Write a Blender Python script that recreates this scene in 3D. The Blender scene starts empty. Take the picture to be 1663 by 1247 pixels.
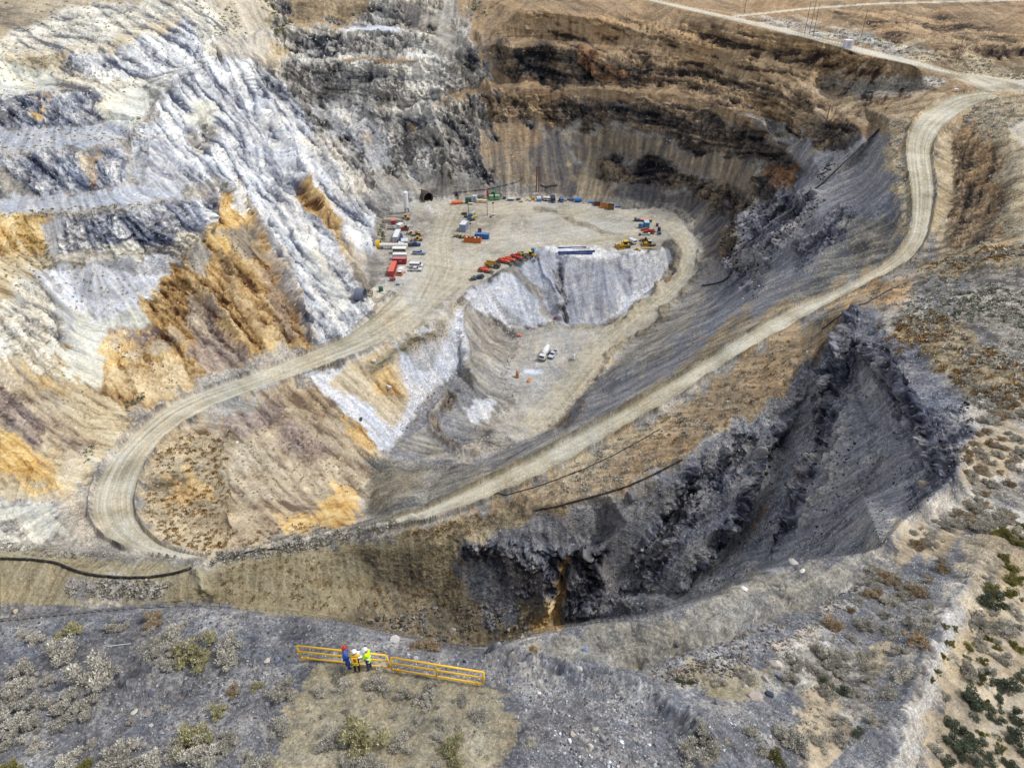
import bpy, bmesh, math, random
import numpy as np
from mathutils import Vector, Matrix, geometry
C = bpy.context.scene
COL = C.collection
# ---------------------------------------------------------------- camera, sky, sun
FPX = 1154.0; CU, CV = 831.5, 623.5; PITCH = math.radians(33.8); CZ = 28.0
SP, CP = math.sin(PITCH), math.cos(PITCH)
cam_d = bpy.data.cameras.new("camera"); cam = bpy.data.objects.new("camera", cam_d); COL.objects.link(cam)
cam.location = (0, 0, CZ); cam.rotation_euler = (math.radians(90) - PITCH, 0, 0)
cam_d.sensor_width = 36.0; cam_d.lens = 36.0 * FPX / 1663.0
cam_d.clip_start = 0.5; cam_d.clip_end = 8000
C.camera = cam
SUN_EL, SUN_AZ = 56.0, 88.0            # azimuth clockwise from +Y (away from the camera): high, from the right
W = bpy.data.worlds.new("World"); C.world = W; W.use_nodes = True
nt = W.node_tree
bg = nt.nodes["Background"]
sky = nt.nodes.new("ShaderNodeTexSky"); sky.sky_type = 'NISHITA'; sky.sun_disc = False
sky.sun_elevation = math.radians(SUN_EL); sky.sun_rotation = math.radians(SUN_AZ)
sky.altitude = 1500; sky.air_density = 1.0; sky.dust_density = 2.0; sky.ozone_density = 1.0
hs = nt.nodes.new("ShaderNodeHueSaturation"); hs.inputs["Saturation"].default_value = 0.30   # thin high cloud
nt.links.new(sky.outputs[0], hs.inputs["Color"]); nt.links.new(hs.outputs[0], bg.inputs[0]); bg.inputs[1].default_value = 0.15
sl = bpy.data.lights.new("sun", 'SUN'); so = bpy.data.objects.new("sun", sl); COL.objects.link(so)
sl.energy = 1.5; sl.angle = math.radians(10.0); sl.color = (1.0, 0.965, 0.91)
sdir = Vector((math.sin(math.radians(SUN_AZ)) * math.cos(math.radians(SUN_EL)),
               math.cos(math.radians(SUN_AZ)) * math.cos(math.radians(SUN_EL)), math.sin(math.radians(SUN_EL))))
so.rotation_euler = sdir.to_track_quat('Z', 'Y').to_euler()
C.view_settings.view_transform = 'Standard'; C.view_settings.look = 'None'; C.view_settings.gamma = 1.0
C.view_settings.exposure = 0.75
C.render.filter_size = 1.0
C.cycles.max_bounces = 4; C.cycles.diffuse_bounces = 2

rng = np.random.default_rng(7); random.seed(7)

# ---------------------------------------------------------------- survey: (u, v, z) = bearing as seen from the drone + elevation in metres
def fz(v): return SP + (v - CV) / FPX * CP
def depth_of(v, z): return (CZ - z) / fz(v)
def to_world(u, v, d):
    return np.stack([(u - CU) / FPX * d, d * (CP - (v - CV) / FPX * SP), CZ - d * (SP + (v - CV) / FPX * CP)], -1)

LINES = []
def L(*pts):
    """polyline of (u,v[,z]); missing z are interpolated along the arc"""
    P = [list(p) + [None] * (3 - len(p)) for p in pts]
    s = [0.0]
    for a, b in zip(P, P[1:]): s.append(s[-1] + math.hypot(b[0] - a[0], b[1] - a[1]))
    kn = [i for i, p in enumerate(P) if p[2] is not None]
    z = np.interp(s, [s[i] for i in kn], [P[i][2] for i in kn])
    LINES.append([(p[0], p[1], zz) for p, zz in zip(P, z)])
    return LINES[-1]

# --- the near lip and what lies behind it (a 35 degree slope falling away joins the two)
LIP = [(-300,1040,-4,-70.5),(0,1010,-2,-72.5),(100,1000,-2,-72.5),(215,989,-1.8,-73),(330,984,-1.5,-74),(430,992,-1.3,-75),(500,1000,-1.2,-76),(560,1012,-1.2,-77),
 (640,1030,-1.2,-80),(700,1046,-1.2,-83),(760,1053,-1.5,-85),(800,1053,-2.2,-86),(850,1034,-3.2,-86),(900,1022,-4,-85),
 (960,1013,-4.8,-82),(1040,1003,-5.5,-76),(1100,985,-6.5,-72),(1170,962,-8,-66),(1230,930,-10,-58),(1290,912,-12,-48),
 (1350,905,-13,-35),(1400,898,-13.7,-22)]
L(*[(a,b,c) for a,b,c,d in LIP], (1432,885,-14.5))
L(*[(a,b-2,d) for a,b,c,d in LIP], (1432,885,-14.5))
# --- near ground
L((-300,1130,-1.5),(0,1110,-1),(300,1090,-.6),(430,1075,-.4),(560,1084,0),(680,1100,0),(790,1118,-.2),(850,1140,-.4))
L((-300,1247,0),(0,1247,0),(300,1247,.6),(600,1247,.8),(850,1247,.3),(1100,1247,-1.5),(1300,1247,-4),(1440,1247,-5.5),(1560,1247,-8.5),(1663,1247,-9.5),(1960,1247,-12))
L((-300,1420,1),(400,1420,1.5),(1100,1420,.5),(1500,1420,-3),(1960,1420,-6))
L((800,1056,-1.6),(870,1075,-1.6),(940,1093,-1.6),(1010,1108,-1.8),(1060,1135,-2),(1110,1175,-2),(1160,1215,-2.2))
L((850,1050,-4.2),(960,1060,-5.2),(1050,1085,-5.4),(1130,1120,-4.8),(1240,1135,-5))
L((1130,1010,-7.4),(1250,975,-9.5),(1350,950,-12),(1430,905,-14.5))
L((1150,1060,-5.8),(1280,1030,-8),(1380,980,-11),(1440,930,-14))
L((1200,1130,-4.6),(1260,1060,-6.6),(1340,1040,-8.5),(1420,980,-11.5),(1470,920,-15))
L((1440,1200,-5.5),(1470,1150,-6.5),(1490,1080,-8.2),(1540,1000,-11.2),(1580,930,-15),(1610,880,-19),(1663,835,-24),(1960,700,-32))
L((1380,1120,-7.4),(1420,1050,-9.5),(1480,960,-13.5),(1530,890,-18),(1590,820,-24),(1663,770,-27))
L((1500,1180,-7.3),(1560,1090,-9.8),(1610,1000,-13.3),(1663,930,-17.5),(1960,880,-27))
L((1663,1100,-12),(1960,1150,-14))
L((1300,1150,-5.2),(1340,1200,-5))
# --- right rim of the black bowl
L((1432,885,-14.5),(1460,850,-16.5),(1500,820,-18.5),(1540,785,-20.5),(1560,745,-24),(1580,700,-28),(1575,665,-31),(1560,640,-33),(1510,600,-35),(1470,565,-36.5),(1440,540,-37.5),(1432,515,-38),(1392,500,-38),(1370,512,-39))
L((1510,845,-20),(1580,790,-24.5),(1663,730,-28),(1960,690,-30))
L((1600,700,-29),(1663,660,-30),(1960,640,-31))
L((1500,560,-35.5),(1600,600,-32),(1663,600,-31),(1960,600,-31))
L((1450,500,-38),(1530,500,-36),(1600,490,-34),(1663,480,-33),(1960,480,-32))
L((1480,455,-44),(1510,420,-44),(1560,410,-41),(1600,400,-36),(1663,385,-33),(1960,360,-32))
L((1430,478,-43),(1400,490,-41.5),(1370,515,-40))
# --- black bowl: ribs (high) and chutes (low)
L((1392,500,-38),(1376,560,-41),(1345,600,-45.5),(1350,650,-47),(1345,740,-50.5),(1300,820,-55),(1262,890,-60))
L((1404,560,-41),(1392,640,-45),(1425,705,-41.5),(1400,800,-43),(1340,860,-48))
L((1420,565,-38.5),(1455,620,-36.5),(1492,660,-34.5),(1520,720,-30),(1535,775,-24))
L((1470,700,-38),(1490,780,-32),(1460,840,-24))
L((1320,600,-48.5),(1300,660,-53),(1258,780,-59.5),(1180,900,-68.5),(1100,968,-74))
L((1285,620,-49.5),(1232,730,-56),(1200,820,-60),(1120,900,-66.5),(1040,965,-75.5))
L((1210,690,-52.5),(1160,770,-60.5),(1080,850,-66.5),(1000,930,-74.5))
L((1150,730,-54.8),(1090,780,-58.5),(1020,850,-64.5),(965,900,-70),(945,960,-76.5))
L((1380,670,-44.5),(1375,740,-46.5),(1330,830,-51))
L((740,880,-69.5),(800,868,-67.5),(860,862,-66.5),(920,870,-67.5),(960,880,-70),(990,860,-69))
L((760,930,-75.5),(820,900,-70.5),(880,915,-72),(905,900,-71),(940,900,-71))
L((770,985,-80),(840,990,-80.5),(880,985,-81),(930,985,-80.5))
# --- pipe bench between black bowl and haul road
L((330,935,-70),(440,905,-69.5),(560,882,-68.5),(700,852,-66),(780,838,-65),(860,826,-63.5),(950,806,-61),(1030,780,-58.8),(1100,745,-56),(1170,700,-53),(1240,650,-50),(1300,590,-47),(1360,530,-42))
# --- berm ridge with sagebrush
L((310,912,-70.3),(340,905,-70),(430,889,-69),(560,864,-67.5),(690,836,-65),(760,818,-63.5))
L((330,903,-73),(430,882,-72),(560,856,-70),(640,838,-67.5))
# olive slope below
L((345,960,-72.5),(500,950,-73),(650,960,-77),(720,985,-81))
L((300,925,-69.5),(290,975,-72))
L((0,905,-70),(100,912,-70),(180,936,-70.6),(240,938,-70.6),(310,925,-70.2))
L((-300,890,-71),(0,884,-71.5),(120,894,-71.5),(220,905,-71.3),(300,912,-71.5))
L((0,930,-70.7),(120,945,-71),(280,958,-71.3))
# --- main haul road: both edges
ROAD_L = L((1592,148,-33),(1540,157,-34.5),(1505,177,-36.5),(1480,203,-38),(1471,235,-39.8),(1474,270,-41.6),(1480,310,-43.5),(1482,350,-45.3),(1478,380,-46.6),(1458,410,-47.8),(1420,440,-48.8),(1350,475,-50.6),(1280,506,-52.3),(1200,550,-54),(1150,583,-55.2),(1100,614,-56.5),(1040,648,-58),(980,683,-59.4),(920,716,-60.8),(860,748,-62.1),(800,777,-63.4),(740,806,-64.7),(690,828,-65.7),(640,846,-67.4))
ROAD_R = L((1640,161,-33),(1592,166,-34.2),(1552,189,-36.4),(1524,214,-38),(1510,240,-39.8),(1513,270,-41.6),(1519,310,-43.5),(1513,350,-45.3),(1507,385,-46.6),(1482,423,-47.8),(1440,446,-48.8),(1380,477,-50.6),(1300,521,-52.3),(1220,567,-54),(1165,601,-55.2),(1112,637,-56.5),(1058,670,-58),(1000,704,-59.4),(935,743,-60.8),(872,777,-62.1),(810,805,-63.4),(748,830,-64.7),(700,845,-65.7),(650,857,-67.4))
# hairpin limb: pit pad down-left and round
ROAD2_L = L((640,478,-98),(600,519,-97.3),(560,548,-96),(500,573,-93.3),(430,600,-90),(360,625,-87),(300,646,-84),(250,672,-81.8),(210,710,-79.8),(175,750,-78),(155,790,-76.5),(148,830,-75.3),(165,866,-74.4),(200,889,-73.8),(250,903,-73.2),(300,908,-72.8))
ROAD2_R = L((715,520,-98),(660,541,-97.3),(600,567,-96),(530,594,-93.3),(465,618,-90),(400,641,-87),(345,662,-84),(300,686,-81.8),(262,716,-79.8),(238,750,-78),(220,790,-76.5),(217,830,-75.3),(231,860,-74.4),(258,884,-73.8),(290,896,-73.2),(330,903,-73))
# --- pit pad
PADB = L((640,478,-98),(618,470,-97.6),(632,440,-98),(616,405,-98),(622,360,-98),(640,335,-98),(690,324,-98),(760,324,-98),(850,322,-98),(900,323,-98),(980,333,-98),(1060,341,-98.2),(1100,350,-98.8),(1126,372,-100),(1136,410,-103),(1129,445,-107),(1100,480,-111),(1062,512,-114.5),(1022,545,-117.5),(992,578,-119.3),(962,618,-120.6),(932,656,-121.8),(900,688,-123),(872,710,-124))
L((1035,350,-98),(1072,360,-98.8),(1096,380,-100.3),(1104,410,-103),(1097,440,-107),(1070,470,-111),(1024,500,-115.5),(992,524,-118))
L((715,520,-98),(745,480,-98),(775,462,-98),(800,445,-98),(830,428,-98),(868,410,-98),(930,416,-98),(980,418,-98),(1030,412,-98),(1062,403,-98),(1080,390,-98))
L((992,524,-118),(975,519,-118.6),(940,522,-118.6),(900,525,-118.5),(860,530,-118.5),(828,532,-118.5))
L((1080,390,-98),(1090,420,-104),(1075,450,-110),(1040,478,-114),(992,515,-118))
L((745,480,-98),(752,540,-105),(757,585,-110.5),(762,608,-112.5),(778,650,-117),(800,690,-122))
L((800,445,-98),(790,470,-103),(828,532,-118.5))
L((745,480,-98),(775,500,-105),(828,532,-118.5),(838,560,-119),(822,600,-119.5),(832,632,-120.3),(835,655,-121),(800,690,-124),(850,712,-124.5))
L((715,520,-98),(690,535,-98),(640,552,-97.5),(610,570,-96.8),(560,592,-96),(510,606,-94))
L((752,592,-114.5),(733,612,-115),(700,642,-114.7),(672,670,-114.7),(650,700,-114.7),(634,722,-115),(628,738,-115.5))
L((735,640,-115.2),(725,665,-117.2))
L((756,614,-115),(727,642,-115.8),(705,668,-116.4),(697,690,-117),(708,714,-117.8),(740,729,-118.6),(772,735,-119.2),(790,748,-120))
L((628,738,-115.5),(680,752,-117),(740,754,-118.5),(790,748,-120),(850,718,-123.6),(900,694,-123.3),(960,630,-121),(1000,590,-119.8),(1060,545,-115),(1110,510,-110),(1150,492,-105))
# slope between haul road and pit
L((640,770,-110),(700,785,-104),(800,765,-88))
L((700,817,-68),(800,768,-66),(870,735,-64.7),(930,702,-63.3),(1000,662,-61.5),(1070,622,-59.8),(1140,578,-58),(1200,540,-57),(1280,494,-55),(1350,464,-53),(1420,430,-51),(1456,395,-50))
L((870,722,-82),(930,690,-80),(1000,645,-84),(1080,590,-82),(1150,540,-80),(1200,500,-77),(1240,485,-67),(1290,470,-60))
L((1110,510,-110),(1200,455,-92),(1250,440,-78),(1330,410,-63),(1400,370,-56),(1450,340,-50))
L((1150,492,-105),(1150,460,-104),(1170,420,-99),(1200,400,-90),(1260,370,-75),(1330,320,-64),(1400,250,-54),(1428,212,-47))
L((1136,410,-103),(1155,395,-100),(1160,350,-94.5),(1130,330,-92.5),(1080,325,-93.2))
L((1205,340,-85),(1190,310,-84.5),(1160,290,-81),(1100,285,-82),(1050,265,-80),(980,245,-79.5))
L((1205,340,-85),(1215,390,-86),(1180,450,-97))
L((1280,230,-58),(1290,280,-67),(1240,340,-79))
L((1250,215,-57),(1170,235,-66.5),(1100,230,-67.7),(1020,215,-66.9),(950,195,-65.5))
L((1440,190,-40),(1447,240,-42),(1455,300,-44.5),(1462,350,-46.5),(1456,395,-49))
L((1392,212,-47),(1405,240,-50),(1340,300,-62),(1290,350,-72))
# back wall toe + benches
L((640,335,-98),(625,322,-94),(690,312,-94),(760,314,-96),(850,312,-96),(900,312,-96.5),(980,320,-96.5),(1060,328,-96),(1080,325,-93.2))
L((560,285,-84),(600,285,-86),(650,280,-88),(720,290,-88),(800,285,-88),(880,270,-85),(940,260,-84),(980,245,-80))
L((800,205,-68),(860,198,-66),(900,196,-65.5),(950,195,-66))
L((600,190,-64),(690,172,-58),(740,158,-55),(800,138,-50),(850,142,-50),(950,145,-50),(1040,150,-48.7),(1100,152,-47.4),(1160,165,-49),(1230,200,-52.9))
L((690,166,-57.6),(740,152,-54.6),(800,133,-49.6),(850,134,-49.5),(950,136,-49.3),(1040,138,-46.9),(1110,140,-46.3),(1180,152,-47.4),(1250,183,-51),(1300,225,-56))
L((780,75,-32),(830,76,-31.5),(880,72,-31.2),(940,78,-32),(990,95,-36),(1040,120,-42),(1110,134,-45))
L((780,66,-31.6),(880,62,-31),(960,68,-31.5),(1060,80,-32.4),(1160,108,-38),(1260,140,-40.5),(1320,170,-42.5),(1345,195,-44.5))
L((1392,195,-44),(1345,195,-44.5),(1310,240,-57))
L((1340,145,-42),(1400,150,-40),(1480,140,-36.5),(1530,150,-34.5))
L((1350,185,-45),(1400,175,-43),(1440,170,-40.5),(1500,155,-36))
# far road, both edges
FR_U = L((1040,-6,-15.2),(1100,8,-16.2),(1160,21,-17.6),(1260,43,-20.2),(1330,61,-22),(1380,73,-23.8),(1480,98,-27.8),(1560,118,-31),(1600,132,-32.6),(1663,142,-32.6),(1960,150,-33))
FR_L = L((1040,-2,-15.2),(1100,13,-16.2),(1160,27,-17.6),(1260,50,-20.2),(1330,69,-22),(1380,82,-23.8),(1480,108,-27.8),(1550,126,-31),(1592,148,-33))
L((1640,161,-33),(1663,158,-32.8),(1960,165,-33))
L((1100,35,-21.5),(1200,55,-22.8),(1300,82,-27.2),(1400,115,-30.6),(1500,135,-33.4))
L((850,20,-18),(950,35,-21),(1050,55,-26),(1200,85,-30.4),(1320,125,-35.5))
# left part of back wall
L((440,45,-25.5),(550,47,-26.5),(620,47,-26.6),(700,60,-29))
L((440,41,-25.5),(550,42,-26.6),(620,42,-26.7),(700,50,-28))
L((430,96,-38),(550,98,-38),(620,97,-38),(680,95,-37.5),(760,100,-38))
L((450,91,-37.8),(550,93,-38),(620,92,-38),(690,88,-37))
L((560,180,-63),(600,190,-64),(560,240,-75))
# top edge of the frame and beyond
L((-300,0,-1),(0,0,-5),(200,0,-8),(330,0,-11),(450,0,-14.5),(600,0,-15.5),(800,0,-15.5),(900,0,-15.2),(1040,-6,-15.2))
L((1100,-2,-15.8),(1200,20,-18),(1300,12,-17),(1500,5,-15),(1663,0,-14),(1960,-10,-12))
L((1350,40,-19.5),(1450,60,-22),(1550,85,-26),(1663,105,-29.5),(1960,110,-30))
L((1663,60,-22),(1960,50,-20))
L((-300,-60,6),(0,-60,3),(400,-60,-6),(800,-60,-8.5),(1200,-60,-8.5),(1663,-60,-7),(1960,-60,-5))
L((-300,-130,16),(200,-130,12),(800,-130,9),(1300,-130,9),(1960,-130,10))
# right of the road: cut slope and loop road
L((1545,230,-40.5),(1548,300,-44.5),(1540,350,-46),(1530,400,-46.5),(1500,420,-47))
L((1560,205,-38),(1590,230,-37),(1600,300,-39.5),(1590,370,-41.5),(1560,408,-42))
L((1630,165,-33.5),(1640,200,-32.5),(1650,260,-33),(1640,330,-34),(1640,390,-34.5))
L((1638,205,-32),(1663,238,-31.8),(1960,330,-31.6))
L((1648,200,-31.8),(1663,196,-31.5),(1960,190,-31))
# --- spur and left wall
L((0,0,-5),(100,14,-8),(180,5,-9))
L((-300,60,-7),(0,95,-14),(60,92,-14.5),(110,80,-14.5),(180,72,-14.8),(230,55,-15),(285,33,-15))
L((110,76,-14.2),(180,66,-14.5),(230,48,-14.6),(285,28,-14.6),(330,20,-15))
L((-300,140,-18),(0,160,-22),(60,150,-22.6),(150,140,-23),(165,160,-25),(172,185,-28))
L((0,140,-21.3),(60,130,-22),(130,122,-22.3),(190,135,-24.5),(240,122,-26.5),(300,108,-28),(350,88,-28.5))
L((175,195,-31),(215,215,-33),(240,195,-31.5),(248,165,-29.5),(230,140,-27.3))
L((0,210,-31.6),(80,208,-31.8),(130,208,-32),(170,200,-31.6))
L((-300,230,-30),(0,252,-33),(60,247,-33),(120,240,-33),(170,232,-33.4),(205,225,-34.5))
L((205,225,-34.5),(245,195,-30),(262,150,-25.5),(290,120,-24.5),(355,85,-25))
L((355,85,-25),(375,130,-35),(400,170,-47),(420,215,-56))
L((300,200,-36),(320,165,-35),(350,180,-40),(335,240,-46),(310,235,-42))
L((355,85,-25),(400,105,-36),(430,140,-49),(465,180,-58),(500,210,-67),(540,255,-77),(575,300,-86),(605,345,-95),(616,405,-98))
L((330,20,-15),(400,60,-29),(450,110,-41),(500,165,-56),(545,225,-71),(590,280,-84),(625,322,-94))
L((0,318,-42.5),(70,322,-43),(150,318,-43.5),(220,312,-44),(300,300,-46),(355,290,-52))
L((-300,330,-38),(20,352,-44),(100,346,-44.5),(200,338,-45),(280,326,-48),(345,320,-54))
L((205,225,-34.5),(240,290,-42),(300,262,-43),(335,240,-46),(380,300,-60),(450,400,-77),(490,470,-88),(525,550,-93.5))
L((60,350,-45),(30,400,-52),(90,412,-55),(200,412,-57),(290,408,-60),(330,370,-59))
L((-300,480,-45),(0,508,-49),(64,434,-57),(150,428,-58.5),(230,424,-60),(280,414,-61),(340,380,-62))
L((-300,410,-42),(0,420,-49.5),(64,425,-56.5))
L((64,434,-57),(100,480,-64),(130,530,-70),(150,575,-73),(190,645,-79))
L((100,440,-60),(150,520,-71),(200,528,-73),(245,518,-73.5),(235,450,-65))
L((235,450,-65),(300,440,-68),(345,450,-70),(400,520,-80),(440,575,-88))
L((150,575,-74),(220,560,-76),(300,545,-77.5),(320,600,-82))
L((560,410,-91),(590,470,-96.5),(600,505,-97.2))
L((-300,560,-50),(0,600,-56),(60,650,-66),(120,710,-74),(160,745,-77))
L((-300,680,-60),(0,710,-67),(60,755,-73),(120,800,-76))
L((-300,810,-72),(0,812,-75),(60,820,-75.6),(130,830,-75.8),(148,830,-75.3))
L((-300,850,-72),(0,862,-75),(60,880,-75),(140,890,-74.5),(200,895,-74))
# hill inside the hairpin
L((470,625,-91),(430,655,-90),(385,700,-86.5),(363,770,-83),(368,830,-79.5),(382,884,-75.5))
L((510,612,-95),(540,650,-99),(575,700,-106),(620,742,-114.5))
L((290,720,-82),(270,790,-79),(270,850,-77),(300,885,-75))
L((620,742,-114.5),(608,790,-108),(592,835,-95),(575,850,-80))
L((440,750,-91),(500,800,-94),(540,836,-86))
L((-300,1010,-4),(-300,1130,-1.5))

# ---------------------------------------------------------------- the survey grid
def axis(a, b, step, lo, hi):
    core = list(np.arange(a, b + step, step)); out = [core[0]]; s = step
    while out[-1] > lo: s *= 1.16; out.append(out[-1] - s)
    out2 = [core[-1]]; s = step
    while out2[-1] < hi: s *= 1.16; out2.append(out2[-1] + s)
    out[-1] = lo; out2[-1] = hi
    return np.array(out[:0:-1] + core + out2[1:], np.float64)
STEP = 1.2
UA = axis(-15, 1678, STEP, -299, 1959); VA = axis(-12, 1259, STEP, -129, 1419)
NU, NV = len(UA), len(VA)
UU, VV = np.meshgrid(UA, VA)

def build_tin(lines):
    pts = []; key = {}; edges = []
    for ln in lines:
        prev = None
        for (u, v, z) in ln:
            k = (round(u, 1), round(v, 1))
            if k not in key: key[k] = len(pts); pts.append((u, v, 1.0 / depth_of(v, z)))
            i = key[k]
            if prev is not None and prev != i: edges.append((prev, i))
            prev = i
    ov, oe, of, ovi, oei, ofi = geometry.delaunay_2d_cdt([Vector((p[0], p[1])) for p in pts], edges, [], 0, 1e-4)
    w = np.full(len(ov), np.nan)
    for i, src in enumerate(ovi):
        if src: w[i] = pts[src[0]][2]
    ov = np.array([(p.x, p.y) for p in ov])
    for i in np.where(np.isnan(w))[0]:            # crossings: take the value from the edges it lies on
        best = []
        for a, b in edges:
            A = np.array(pts[a][:2]); B = np.array(pts[b][:2]); t = np.dot(ov[i] - A, B - A) / max(np.dot(B - A, B - A), 1e-9)
            if 0 <= t <= 1 and np.linalg.norm(A + t * (B - A) - ov[i]) < 0.05: best.append(pts[a][2] * (1 - t) + pts[b][2] * t)
        w[i] = np.mean(best) if best else 0.005
        print("crossing at", ov[i].round(), [round(1/x,1) for x in best])
    return ov, [tuple(f) for f in of], w

def raster(ov, tris, vals, out, mask=None):
    for f in tris:
        (x0, y0), (x1, y1), (x2, y2) = ov[f[0]], ov[f[1]], ov[f[2]]
        d = (y1 - y2) * (x0 - x2) + (x2 - x1) * (y0 - y2)
        if abs(d) < 1e-9: continue
        i0, i1 = np.searchsorted(UA, [min(x0, x1, x2) - 1e-6, max(x0, x1, x2) + 1e-6])
        j0, j1 = np.searchsorted(VA, [min(y0, y1, y2) - 1e-6, max(y0, y1, y2) + 1e-6])
        if i0 >= i1 or j0 >= j1: continue
        X = UA[i0:i1][None, :]; Y = VA[j0:j1][:, None]
        a = ((y1 - y2) * (X - x2) + (x2 - x1) * (Y - y2)) / d
        b = ((y2 - y0) * (X - x2) + (x0 - x2) * (Y - y2)) / d
        c = 1 - a - b
        m = (a >= -1e-6) & (b >= -1e-6) & (c >= -1e-6)
        for k, o in enumerate(out):
            vv = a * vals[k][f[0]] + b * vals[k][f[1]] + c * vals[k][f[2]]
            o[j0:j1, i0:i1][m] = vv[m]
        if mask is not None: mask[j0:j1, i0:i1][m] = 1

def blur(A, n, w=None):
    """separable binomial blur over the grid, n passes"""
    A = A.copy()
    for _ in range(n):
        B = A.copy(); B[:, 1:-1] = (A[:, :-2] + 2 * A[:, 1:-1] + A[:, 2:]) / 4
        A = B.copy(); A[1:-1] = (B[:-2] + 2 * B[1:-1] + B[2:]) / 4
    return A

ov, of, wv = build_tin(LINES)
WG = np.full((NV, NU), np.nan)
raster(ov, of, [wv], [WG])
bad = np.isnan(WG)
if bad.any(): WG[bad] = 1 / 300.0; print("unfilled", bad.sum())
# smooth gently, but never across the lip
lip_v = np.interp(UU, [p[0] for p in LIP], [p[1] for p in LIP])
near = (VV >= lip_v - 1.0) | (UU > 1432)
far_ = ~near
def msmooth(A, m, n):
    a = blur(np.where(m, A, 0), n); b = blur(m.astype(float), n)
    return a / np.maximum(b, 1e-6)
Wn = np.where(near & (UU < 1432), msmooth(WG, near & (UU < 1440), 10), WG)
Wf = msmooth(WG, far_ | (UU > 1425), 5)
WG = np.where(UU > 1440, blur(WG, 5), np.where(near, Wn, Wf))
DG = 1.0 / WG
# no overhangs: ground distance never shrinks towards the top of a bearing
KY = CP - (VV - CV) / FPX * SP
YG = DG * KY
cell0 = DG / FPX * np.gradient(VA)[:, None]
for j in range(NV - 2, -1, -1):
    YG[j] = np.maximum(YG[j], YG[j + 1] + 0.10 * cell0[j])
DG = YG / KY
P0 = to_world(UU, VV, DG)

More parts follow.
